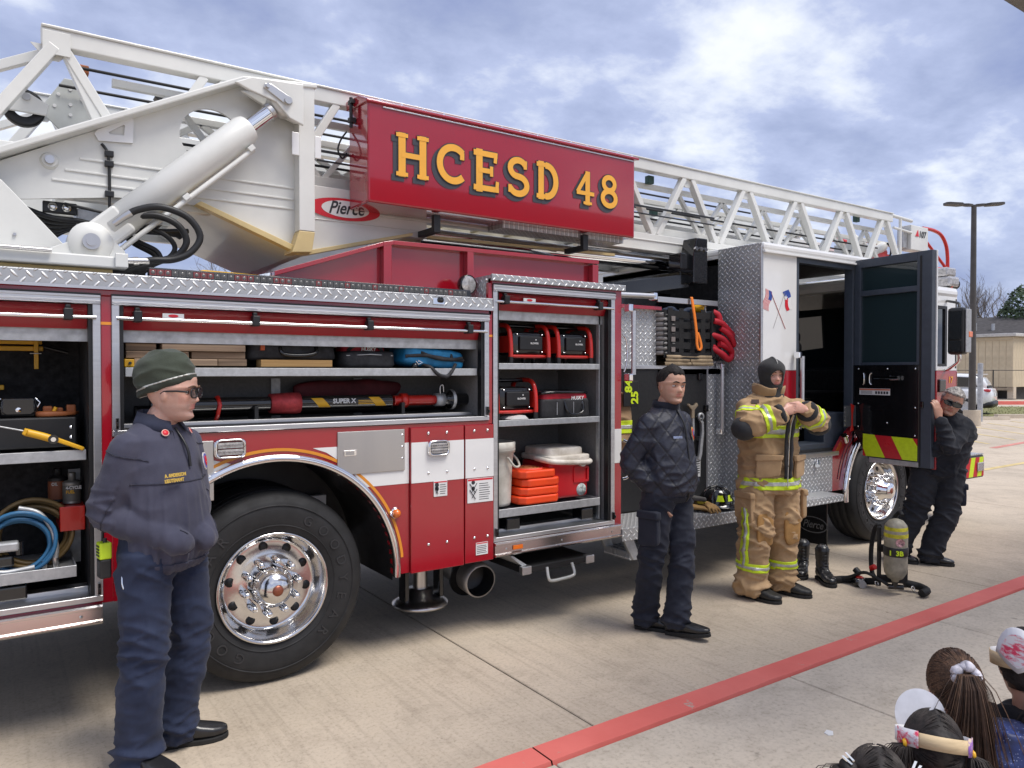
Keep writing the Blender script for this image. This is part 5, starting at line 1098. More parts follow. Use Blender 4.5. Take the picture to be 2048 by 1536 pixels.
t = tag(MB().cyl((.60, .38, 1.50), (2.5, .38, 1.50), .038, n=18).build('spare_strut', BLK), 'plain black strut tube lying behind the labelled one', 'rescue strut')
tp_ = MB(); pillow(tp_, (1.86, .46, 1.60), (.72, .10, .13), .6, 36, .012, 6, 11); tag(tp_.build('red_tarp', mat('dark_red_tarp', (.10, .006, .012), .7, var=.3, bump=.3, bscale=20)), 'dark red tarp rolled behind the rescue strut', 'tarp')
MB().box(.52, 2.56, .05, .5, 1.425, 1.44).build('floor_mat', BLK, C2)
# --- tall compartment
def fan(name, label, x0, x1, z):
    t = thing(name, label, 'fan', ((x0 + x1) / 2, .10, z), 0, 'red framed blower fans'); w = (x1 - x0) / 2
    for s_ in (-1, 1):
        P = catmull([(s_ * w, 0.0, .0), (s_ * w, -.002, .10), (s_ * w * 1.0, .008, .20), (s_ * w, .035, .255), (s_ * w, .09, .275), (s_ * w, .22, .275), (s_ * w, .27, .25), (s_ * w, .29, .18), (s_ * w, .30, .0)], 5)
        MB().tube(P, .0165, 10).build('frame_hoop', REDP, t)
        for y in (0, .30): MB().cyl((s_ * w, y, 0), (s_ * w, y, .055), .0185, n=10).build('rubber_foot', BLK, t)
        MB().box(s_ * w - .006, s_ * w + .006, .02, .28, .085, .20).build('side_plate', REDP, t, .004)
    MB().cyl((-w, .15, .275), (w, .15, .275), .014, n=10).build('handle', BLKG, t); MB().cyl((-w, .02, .06), (w, .02, .06), .012, n=8).build('cross_tube', REDP, t)
    bd = pillow(MB(), (0, .13, .15), (w * 2 - .05, .22, .165), .25, 32, .002, 5).build('motor_body', BLKG, t); MB().box(-w * .5, w * .72, .004, .022, .10, .20).build('cover', BLK, t, .012)
    MB().lathe([(0, -.004), (.012, 0)], (w * .35, .006, .175), (0, 1, 0), 4).build('mark', PAPER, t); text('mark_text', 'BLOWER', .017, (w * .05, .002, .145), (1, 0, 0), (0, 0, 1), PAPER, t, .0005, .0004)
    for ax_ in (-1, 1):
        for az in (-1, 1): link('screw', MB().lathe([(0, -.004), (.006, 0)], (ax_ * w * .66 + .01, .012, .15 + az * .06), (0, 1, 0), 8).mesh('screw', CHR), t)
fan('blower_fan', 'upper left red framed blower fan beside another on top shelf', 2.865, 3.185, 1.768); fan('blower_fan', 'upper right red framed blower fan next to the compartment wall', 3.275, 3.575, 1.768); fan('blower_fan', 'lone red framed blower fan on the middle shelf', 2.755, 3.075, 1.387)
t = tag(MB().prism([(2.84, 1.40), (2.86, 1.415), (2.95, 1.425), (2.98, 1.40)], .05, .2).build('paper_sheet', PAPER), 'white folded paper under the middle shelf fan', 'paper')
t = thing('tool_bag', 'red and black open mouth tool bag on the middle shelf', 'bag', (3.345, .22, 1.387)); pillow(MB(), (0, 0, .075), (.44, .26, .15), .25, 40, .004, 11, 15).build('body', BAGB, t); pillow(MB(), (0, -.01, .155), (.40, .22, .07), .3, 36, .004, 9, 16).build('top', BAGR, t)
MB().tube(catmull([(-.21, -.02, .17), (-.19, -.11, .185), (0, -.13, .19), (.19, -.11, .185), (.21, -.02, .175), (.18, .1, .19), (-.18, .1, .19), (-.21, -.02, .17)], 6), .011, 8).build('rim', BLKG, t)
handles(t, ([(-.02, -.125, .13), (-.01, -.145, .06), (.03, -.15, .03), (.10, -.15, .035), (.14, -.145, .06), (.15, -.125, .13)],), BLKG); text('bag_name', 'HUSKY', .036, (.04, -.128, .135), (1, 0, 0), (0, .1, 1), PAPER, t, .001, .0006, .2)
for x in (-.09, .06, .14): MB().cyl((x, -.131, .03), (x, -.131, .12), .003, n=6).build('seam', GALV, t)
t = thing('plastic_bucket', 'tall dirty white plastic bucket with handle', 'bucket', (2.80, .22, .81)); MB().lathe([(0, 0), (.118, 0), (.122, .02), (.132, .28), (.142, .36), (.152, .362), (.154, .43), (.146, .435), (.136, .43), (.12, .1), (0, .02)], (0, 0, 0), (0, 0, 1), 40).build('body', BKT, t)
MB().tube(catmull([(.02, -.15, .335), (.08, -.145, .27), (.15, -.10, .265), (.185, -.02, .30), (.165, .03, .345)], 6), .008, 8).build('handle', BKT, t); MB().lathe([(.146, .375), (.156, .38), (.146, .385)], (0, 0, 0), (0, 0, 1), 40).build('rim_rib', BKT, t)
for k in range(4):
    z = .812 + k * .058; s_ = .175 - .006 * k; c_ = s_ * .42; x, y = 3.10 + .012 * ((k * 7) % 3 - 1), .215
    pl = [(x - s_ + c_ * .6, y - s_), (x + s_ - c_ * .6, y - s_), (x + s_, y - s_ + c_ * .6), (x + s_, y + s_ - c_ * .6), (x + s_ - c_ * .6, y + s_), (x - s_ + c_ * .6, y + s_), (x - s_, y + s_ - c_ * .6), (x - s_, y - s_ + c_ * .6)]
    o = tag(MB().prism(pl, z, z + .054, 'xy').build('folded_cone', ORG, None, .012, 3), ['lowest orange collapsible cone in the stack beside the bucket', 'second orange collapsible cone up from the tray', 'third orange collapsible cone up from the tray', 'top orange collapsible cone showing its concentric rings'][k], 'cone', 'collapsible cones')
    if k == 3:
        for r_ in (.105, .08, .055, .03): MB().lathe([(r_ - .006, .053), (r_ - .004, .061), (r_ + .004, .061), (r_ + .007, .053)], (x, y, z), (0, 0, 1), 30).build('ring', mat('cone_ring%d' % int(r_ * 1000), (.55 if r_ < .09 else .80, .16 if r_ < .09 else .07, .05), .6), o)
t = thing('cooler', 'red picnic cooler with stained white lid and handle', 'cooler', (3.385, .29, .81)); pillow(MB(), (0, 0, .135), (.36, .36, .27), .16, 40, .001, 3).build('body', COOLR, t); pillow(MB(), (0, 0, .29), (.385, .385, .045), .2, 40, .001, 3, 2).build('lid_rim', COOLW, t); pillow(MB(), (0, .01, .33), (.34, .33, .075), .3, 40, .002, 3, 4).build('lid', COOLW, t)
MB().tube(catmull([(.185, -.05, .265), (.19, -.17, .26), (.15, -.205, .255), (0, -.21, .262), (-.16, -.205, .275), (-.21, -.17, .285), (-.205, -.05, .29)], 7), .019, 10).build('handle', COOLW, t); MB().cyl((.10, -.215, .262), (.10, -.19, .262), .036, n=18).build('handle_pivot', COOLW, t)
MB().ring([(.04, .11), (.17, .11), (.175, .12), (.175, .215), (.165, .225), (.045, .225), (.035, .215), (.035, .12)], [(.055, .125), (.155, .125), (.16, .13), (.16, .205), (.155, .21), (.06, .21), (.05, .205), (.05, .13)], -.188, -.174).build('grip_recess', COOLR, t); MB().lathe([(0, -.183), (.045, -.182), (.045, -.175)], (.11, 0, .055), (0, 1, 0), 20).build('sticker', mat('round_sticker', (.55, .62, .60), .5, var=.5, vscale=40), t)
# ------------------------------------------------------------------ people
V = Vector
def lerp_tab(tab, z):
    for (a, p), (b_, q) in zip(tab[:-1], tab[1:]):
        if z <= b_: 
            t = (z - a) / (b_ - a) if b_ > a else 0; t = max(0, min(1, t)); return p + (q - p) * t
    return tab[-1][1]
def loft(mb, secs, n=22, e=1.0):
    """secs: (centre, half-axis u, half-axis v); closed tube with rounded ends"""
    v = []; sg = lambda t: math.copysign(abs(t) ** e, t)
    for c, u, w in secs:
        for j in range(n):
            a = 2 * math.pi * j / n; v.append(V(c) + V(u) * sg(math.cos(a)) + V(w) * sg(math.sin(a)))
    k = len(secs)
    f = [(i * n + j, i * n + (j + 1) % n, (i + 1) * n + (j + 1) % n, (i + 1) * n + j) for i in range(k - 1) for j in range(n)]
    v += [V(secs[0][0]), V(secs[-1][0])]
    f += [(k * n, (j + 1) % n, j) for j in range(n)] + [(k * n + 1, (k - 1) * n + j, (k - 1) * n + (j + 1) % n) for j in range(n)]
    return mb.add(v, f, 0, True)
def limb(mb, pts, rad, ref=(1, 0, 0), n=18, sub=5, cap=True):
    """tapering limb; rad = r or (ra, rb): ra across, rb along ref"""
    P = catmull(pts, sub); rr = []
    rad = [r if isinstance(r, tuple) else (r, r) for r in rad]
    for i in range(len(rad) - 1):
        for k in range(sub): t = k / sub; rr.append((rad[i][0] * (1 - t) + rad[i + 1][0] * t, rad[i][1] * (1 - t) + rad[i + 1][1] * t))
    rr.append(rad[-1]); secs = []; m_ = len(P)
    for i in range(m_):
        T_ = (P[min(i + 1, m_ - 1)] - P[max(i - 1, 0)]).normalized(); r_ = V(ref); r_ = (r_ - T_ * r_.dot(T_))
        if r_.length < .05: r_ = V((0, 1, 0)) - T_ * T_.y
        r_.normalize(); s_ = T_.cross(r_); secs.append((P[i], s_ * rr[i][0], r_ * rr[i][1]))
    if cap:
        c, u, w = secs[0]; d = (P[0] - P[1]).normalized(); q = min(u.length, w.length)
        secs = [(c + d * q * .85, u * .35, w * .35), (c + d * q * .5, u * .8, w * .8)] + secs
        c, u, w = secs[-1]; d = (P[-1] - P[-2]).normalized(); q = min(u.length, w.length)
        secs += [(c + d * q * .5, u * .8, w * .8), (c + d * q * .85, u * .35, w * .35)]
    return loft(mb, secs, n)
XF = [(-.120, .040), (-.110, .074), (-.098, .086), (-.085, .083), (-.075, .079), (-.063, .087), (-.052, .088), (-.042, .086), (-.02, .086), (0, .083), (.02, .093), (.05, .094), (.075, .084), (.095, .062), (.11, .034), (.12, .0)]
XB = [(-.120, .0), (-.105, -.012), (-.09, -.03), (-.06, -.058), (-.03, -.080), (0, -.095), (.04, -.102), (.075, -.090), (.095, -.068), (.11, -.04), (.12, -.008)]
WD = [(-.120, .018), (-.110, .034), (-.098, .045), (-.08, .053), (-.06, .060), (-.03, .067), (0, .072), (.03, .0755), (.06, .072), (.08, .062), (.098, .044), (.11, .026), (.12, .004)]
def head(mb, M, fat=1.0, hair=None):
    """head facing +x; eyes at z=0; M places it. hair: (zmin function) unused"""
    nz, na = 62, 64; v = []
    for i in range(nz + 1):
        z = -.120 + .240 * i / nz; xf, xb, w = lerp_tab(XF, z), lerp_tab(XB, z), lerp_tab(WD, z) * (fat if z < .02 else 1)
        for j in range(na):
            a = 2 * math.pi * j / na; c, s_ = math.cos(a), math.sin(a)
            y = w * math.copysign(abs(s_) ** .92, s_); cx = (xf + xb) / 2 * .25 + .0
            x = (cx + (xf - cx) * abs(c) ** (.80 if z < .03 else .9)) if c > 0 else (cx + (xb - cx) * abs(c) ** .9)
            fr = max(0, c); g = lambda y0, z0, sy, sz: math.exp(-((abs(y) - y0) / sy) ** 2 - ((z - z0) / sz) ** 2)
            if fr > 0:
                t = (.014 - z) / .048
                if 0 < t < 1.25: x += (.026 * min(t, 1) ** 1.15 if t <= 1 else .026 * max(0, 1 - (t - 1) / .25) ** .8) * math.exp(-(y / (.0085 + .0075 * min(t, 1))) ** 2)
                x += fr * (-.013 * g(.031, -.001, .015, .010) + .006 * g(.030, .020, .020, .007) + .005 * g(.046, -.026, .014, .014) + .004 * g(0, -.0515, .018, .004) + .005 * g(0, -.066, .016, .005) - .004 * g(0, -.0585, .022, .0025) - .004 * g(.028, -.058, .006, .008) - .003 * g(0, -.043, .006, .006) - .005 * g(0, -.078, .02, .006) + .004 * g(0, -.098, .018, .010))
            v.append(M @ V((x, y, z)))
    f = [(i * na + j, i * na + (j + 1) % na, (i + 1) * na + (j + 1) % na, (i + 1) * na + j) for i in range(nz) for j in range(na)]
    f += [tuple(range(na))[::-1], tuple(range(nz * na, nz * na + na))]
    mb.add(v, f, 0, True)
    for s_ in (-1, 1):
        o = len(mb.v); mb.sphere((0, 0, 0), 1, 14); mb.xf(M @ Matrix.Translation((-.006, s_ * .073, -.008)) @ Matrix.Rotation(s_ * R(22), 4, 'Z') @ Matrix.Rotation(R(-8), 4, 'Y') @ Matrix.Diagonal((.018, .0085, .031, 1)), o)
def hand(mb, M, curl=.5, side=1, spread=.0, thumb=.6):
    """palm along +x from the wrist, back of the hand +z, thumb on side*y"""
    o = len(mb.v)
    limb(mb, [(-.02, 0, 0), (.03, 0, 0), (.085, 0, -.002)], [(.027, .020), (.038, .017), (.038, .013)], (0, 0, 1), 14, 4)
    for k, (y, ln) in enumerate(((.028, .072), (.0095, .080), (-.009, .074), (-.027, .058))):
        y *= side; p = V((.088, y, -.001)); a = 0; P = [V((.06, y * .9, 0)), p]
        for seg, q in ((.45, .8), (.32, 1.0), (.23, .7)):
            a += curl * q; p = p + V((math.cos(a) * ln * seg, y * spread * seg, -math.sin(a) * ln * seg)); P.append(p)
        limb(mb, P, [.0085, .0092, .0085, .0078, .0068], (0, 0, 1), 10, 3)
    P = [V((.015, side * .022, -.004)), V((.045, side * .042, -.012)), V((.075, side * (.052 - .02 * thumb), -.018 - .014 * thumb)), V((.100, side * (.05 - .04 * thumb), -.024 - .02 * thumb))]
    limb(mb, P, [.013, .0115, .0095, .0075], (0, 0, 1), 10, 3); mb.xf(M, o)
def foot(mb, heel, az, L=.27, w=.047, h=.075, lift=0, pitch=0, off=.0, ankle_h=.13):
    """shoe from heel point, pointing along az"""
    o = len(mb.v); secs = []
    for t, hw, top, bot in ((-.01, .020, .045, .012), (.0, .032, .075, .0), (.12, .036, .105, .0), (.28, .037, .105, .0), (.45, .041, .085, .004), (.62, .048, .066, .002), (.80, .047, .052, .0), (.93, .036, .044, .004), (1.0, .020, .036, .010), (1.015, .006, .028, .016)):
        k = w / .047; secs.append((V((t * L, 0, (top * h / .075 + bot) / 2)), V((0, hw * k + off, 0)), V((0, 0, (top * h / .075 - bot) / 2 + off))))
    loft(mb, secs, 18, .72); mb.xf(Matrix.Translation(V(heel) + V((0, 0, lift))) @ Matrix.Rotation(az, 4, 'Z') @ Matrix.Rotation(-pitch, 4, 'Y'), o)
def sole(mb, heel, az, L=.27, w=.047, th=.022, lift=0, pitch=0):
    o = len(mb.v); pl = []
    for t, hw in ((-.015, .018), (.0, .033), (.12, .038), (.3, .037), (.45, .042), (.64, .050), (.80, .049), (.93, .038), (1.0, .022), (1.025, .006)): pl.append((t * L, hw * w / .047))
    poly = [(x, -y) for x, y in pl] + [(x, y) for x, y in pl[::-1]]; mb.prism(poly, 0, th, 'xy'); mb.xf(Matrix.Translation(V(heel) + V((0, 0, lift))) @ Matrix.Rotation(az, 4, 'Z') @ Matrix.Rotation(-pitch, 4, 'Y'), o)
def wrinkle(me, fn):
    n = len(me.vertices); nor = [v.normal.copy() for v in me.vertices]
    for v, nn in zip(me.vertices, nor): v.co += nn * fn(v.co, nn)
    me.update()
def ridged(p, s, seed=0): return max(0, 1 - abs(noise.noise(V((p.x * s[0], p.y * s[1], p.z * s[2])) + V((seed, seed * 1.7, seed * .3)))) * 1.9) ** 1.7 * 1.5
def skin_mesh(mb, vox, tint, M, name, parent, m_):
    me = remesh(mb, vox, 1, .35); inv = M.inverted(); at = me.color_attributes.new('tint', 'FLOAT_COLOR', 'POINT')
    for i, v in enumerate(me.vertices): at.data[i].color = (*tint(inv @ v.co), 1)
    me.materials.append(m_); return link(name, me, parent)
def band(src, p0, p1, rad, off, m_, name, parent):
    """slice of a garment between two planes, lifted off it: a sewn-on band"""
    p0, p1 = V(p0), V(p1); ax = (p1 - p0).normalized(); bm = bmesh.new(); bm.from_mesh(src)
    bmesh.ops.bisect_plane(bm, geom=bm.verts[:] + bm.edges[:] + bm.faces[:], plane_co=p0, plane_no=-ax, clear_outer=True)
    bmesh.ops.bisect_plane(bm, geom=bm.verts[:] + bm.edges[:] + bm.faces[:], plane_co=p1, plane_no=ax, clear_outer=True)
    far = [v for v in bm.verts if ((v.co - p0) - ax * (v.co - p0).dot(ax)).length > rad]; bmesh.ops.delete(bm, geom=far, context='VERTS')
    bm.normal_update()
    for v in bm.verts: v.co += v.normal * off
    me = bpy.data.meshes.new(name); bm.to_mesh(me); bm.free(); me.materials.clear(); me.materials.append(m_)
    o = link(name, me, parent); md = o.modifiers.new('s', 'SOLIDIFY'); md.thickness = off * .9; md.offset = -1; return o
def skin_mat(name, base):
    m, N, L, b = new_mat(name); a = N.new('ShaderNodeAttribute'); a.attribute_name = 'tint'
    t = N.new('ShaderNodeTexCoord'); f_ = noi(N, L, t.outputs['Object'], 60, 4, .6); g_ = noi(N, L, t.outputs['Object'], 9, 4)
    c = mixrgb(N, L, 1, a.outputs['Color'], base, 'MULTIPLY'); c = mixrgb(N, L, .5, c, ramp(N, L, f_, [(.3, (.84, .78, .76)), (.7, (1, 1, 1))]), 'MULTIPLY'); c = mixrgb(N, L, .35, c, ramp(N, L, g_, [(.35, (.90, .70, .66)), (.6, (1, 1, 1))]), 'MULTIPLY')
    L.new(c, b.inputs['Base Color']); b.inputs['Roughness'].default_value = .48; b.inputs['Subsurface Weight'].default_value = .12; b.inputs['Subsurface Scale'].default_value = .01; b.inputs['Subsurface Radius'].default_value = (1, .35, .2)
    bumpn(N, L, b, f_, .12, .002); return m
SK1, SK2, SK3, SK4 = skin_mat('skin_fair', (.60, .37, .29)), skin_mat('skin_olive', (.52, .31, .22)), skin_mat('skin_ruddy', (.62, .36, .28)), skin_mat('skin_tan', (.48, .27, .19))
EYEW = mat('eye_white', (.62, .60, .57), .2, var=.05); EYED = mat('eye_dark', (.02, .012, .008), .1, var=.1)
def tint_fn(beard=.0, bz=-.03):
    def fn(p):
        c = [1, 1, 1]
        if p.x > .06 and abs(p.y) < .027 and -.070 < p.z < -.047: k = max(0, 1 - (abs(p.y) / .027) ** 3); c = [1 - .12 * k, 1 - .42 * k, 1 - .36 * k]
        elif p.z < bz and p.x > -.02 and p.length < .2: k = beard * min(1, (bz - p.z) / .03); c = [1 - .30 * k, 1 - .24 * k, 1 - .16 * k]
        if p.x > .05 and abs(abs(p.y) - .045) < .02 and abs(p.z + .028) < .02: c[1] *= .9; c[2] *= .9
        return c
    return fn
def eyes(M, parent, skin, brow, look=0, closed=.0, brow_w=.0045):
    for s_ in (-1, 1):
        c = V((.0655, s_ * .0315, .0)); e = MB(); e.sphere((0, 0, 0), .0125, 16); e.xf(M @ Matrix.Translation(c)); o = e.build('eye', EYEW, parent)
        d = V((math.cos(look), math.sin(look), -.05)).normalized(); q = MB(); q.lathe([(.0, .0131), (.0035, .0129), (.0062, .0115)], (0, 0, 0), d, 14); q.xf(M @ Matrix.Translation(c)); q.build('iris', EYED, o)
        q = MB(); n, k = 14, 8; v = []; f = []
        for (e0, e1) in ((R(18 - 22 * closed), R(85)), (R(-80), R(-24))):
            o_ = len(v)
            for i in range(k + 1):
                el = e0 + (e1 - e0) * i / k
                for j in range(n + 1): a = R(-95) + R(190) * j / n; el2 = el * (math.cos(a * .9) * .5 + .5) if False else el; v.append(c + V((math.cos(el2) * math.cos(a), math.cos(el2) * math.sin(a), math.sin(el2))) * .0143)
            f += [(o_ + i * (n + 1) + j, o_ + i * (n + 1) + j + 1, o_ + (i + 1) * (n + 1) + j + 1, o_ + (i + 1) * (n + 1) + j) for i in range(k) for j in range(n)]
        q.add(v, f, 0, True); q.xf(M); me = q.mesh('eyelid', skin); at = me.color_attributes.new('tint', 'FLOAT_COLOR', 'POINT')
        for d_ in at.data: d_.color = (.86, .78, .76, 1)
        link('eyelid', me, parent)
        if brow: q = MB(); q.tube([M @ V(p) for p in catmull([(.0985, s_ * .012, .0185), (.0985, s_ * .024, .0225), (.0925, s_ * .037, .024), (.081, s_ * .049, .0185)], 4)], [brow_w * k_ for k_ in (.7, .8, .9, 1, 1, 1, 1, .9, .85, .75, .6, .45, .3)], 8); q.build('eyebrow', brow, parent)
def head_matrix(pos, yaw=0, pitch=0, roll=0, s=1.0): return Matrix.Translation(V(pos)) @ Matrix.Rotation(R(yaw), 4, 'Z') @ Matrix.Rotation(R(pitch), 4, 'Y') @ Matrix.Rotation(R(roll), 4, 'X') @ Matrix.Diagonal((s, s, s, 1))
def body(J, HM, fat=1.0, hands=(), bulk=1.0):
    """one continuous figure: head, neck, trunk, arms with hands, legs"""
    mb = MB(); head(mb, HM, fat); nk = HM @ V((-.02, 0, -.09))
    limb(mb, [J['neck'] - V((0.01, 0, .04)), (J['neck'] + nk) / 2 + V((-.004, 0, 0)), nk], [.066, .060 * fat, .058 * fat])
    c = J['chest']; p = J['pelvis']; sv = (J['shL'] - J['shR']).normalized(); hv = (J['hipL'] - J['hipR']).normalized(); fv = V((1, 0, 0))
    loft(mb, [(p - V((0, 0, .10)), hv * .06, fv * .05), (p - V((0, 0, .06)), hv * .14 * bulk, fv * .10), (p, hv * .16 * bulk, fv * .11 * bulk), (p.lerp(c, .45), hv * .14 * bulk, fv * .105 * bulk), (c, sv * .165 * bulk, fv * .115), (c.lerp(J['neck'], .6), sv * .17, fv * .095), (J['neck'] - V((0, 0, .02)), sv * .10, fv * .07), (J['neck'] + V((0, 0, .01)), sv * .04, fv * .04)])
    for s_ in 'LR':
        limb(mb, [J['sh' + s_], J['sh' + s_].lerp(J['el' + s_], .5), J['el' + s_], J['el' + s_].lerp(J['wr' + s_], .4), J['wr' + s_]], [.052, .046, .038, .037, .025])
        limb(mb, [J['hip' + s_], J['hip' + s_].lerp(J['kn' + s_], .5), J['kn' + s_], J['kn' + s_].lerp(J['an' + s_], .35), J['an' + s_]], [.085, .072, .052, .054, .036])
    for Mh, cu, sd, sp_, th in hands: hand(mb, Mh, cu, sd, sp_, th)
    return mb
def hand_m(wr, d, back):
    x = V(d).normalized(); z = V(back); z = (z - x * z.dot(x)).normalized(); y = z.cross(x)
    return Matrix(((x.x, y.x, z.x, wr[0]), (x.y, y.y, z.y, wr[1]), (x.z, y.z, z.z, wr[2]), (0, 0, 0, 1)))
def fabric(name, col, rough=.85, var=.12, vscale=5, bump=.25, bscale=240, sheen=.06, alt=None): return mat(name, col, rough, var=var, vscale=vscale, bump=bump, bscale=bscale, sheen=sheen, alt=alt)
def garment(mb, vox, fn, m_, name, parent, sm=3):
    me = remesh(mb, vox, sm, .5)
    if fn: wrinkle(me, fn)
    me.materials.append(m_); o = link(name, me, parent); return o
def trousers(J, r, hem_z, waist=None, ref=(1, 0, 0), bunch=0.):
    """r: (hip, thigh, knee, calf, hem) radii"""
    mb = MB(); p = J['pelvis']; hv = (J['hipL'] - J['hipR']).normalized(); fv = V((1, 0, 0)); W, D = waist
    loft(mb, [(p + V((0, 0, .16)), hv * W * .97, fv * D), (p + V((0, 0, .08)), hv * W, fv * D * 1.02), (p, hv * W * 1.03, fv * D * 1.06), (p - V((0, 0, .06)), hv * W * .99, fv * D), (p - V((0, 0, .11)), hv * W * .7, fv * D * .7)])
    for s_ in 'LR':
        h, k, a = J['hip' + s_], J['kn' + s_], J['an' + s_]; e = V((a.x, a.y, hem_z))
        limb(mb, [h + V((0, 0, .02)), h.lerp(k, .4), k, k.lerp(a, .4), k.lerp(a, .8), e], [(r[0], r[0] * 1.05), (r[1], r[1] * 1.05), r[2], (r[3], r[3] * 1.08), (r[4] * .97, r[4]), r[4]], ref, 20, 6, False)
    return mb
def leg_folds(J, amp, hem):
    def fn(p, n):
        z = p.z; k = max(0, 1 - abs(z - .52) / .25) * .7 + max(0, 1 - abs(z - hem - .07) / .14) * 1.1 + max(0, 1 - abs(z - .88) / .12) * .5 + .25
        return amp * k * 1.35 * (ridged(p + V((0, 0, p.y * .6)), (4.5, 4.5, 13), 2) * .75 + ridged(p + V((p.z * .4, 0, -p.x * .5)), (9, 9, 19), 5) * .5 - .4)
    return fn
def shoes(J, az, parent, m_, ms, L=.29, w=.05, h=.08, lift=(0, 0), pitch=(0, 0), name='shoe'):
    for k, s_ in enumerate('LR'):
        a = J['an' + s_]; heel = V((a.x, a.y, 0)) - V((math.cos(az[k]), math.sin(az[k]), 0)) * .065; mb = MB(); foot(mb, heel + V((0, 0, .016)), az[k], L, w, h, lift[k], pitch[k]); limb(mb, [V((a.x, a.y, .05)) + V((math.cos(az[k]), math.sin(az[k]), 0)) * .01, V((a.x, a.y, .11)), V((a.x, a.y, .17))], [.042, .043, .045]); me = remesh(mb, .006, 3); me.materials.append(m_); o = link(name, me, parent)
        q = MB(); sole(q, heel, az[k], L, w, .024, lift[k], pitch[k]); q.build('sole', ms, o, .004)
SHOE = mat('black_leather', (.014, .014, .015), .34, var=.25, bump=.12, bscale=70, coat=.2); SOLE = mat('shoe_sole', (.012, .012, .012), .7)
NAVYP = fabric('navy_trousers', (.013, .022, .055), alt=(.008, .014, .038)); NAVYD = fabric('dark_navy_trousers', (.010, .013, .026), alt=(.007, .009, .018))
HAIRB = mat('hair_dark', (.010, .007, .006), .85, var=.4, vscale=40, stretch=(1, 1, .15), bump=.5, bscale=90); HAIRG = mat('hair_grey', (.30, .28, .26), .5, var=.4, vscale=50, stretch=(1, 1, .2), bump=.5, bscale=90)

def mirror_pose(**k): return {a: V(b_) for a, b_ in k.items()}
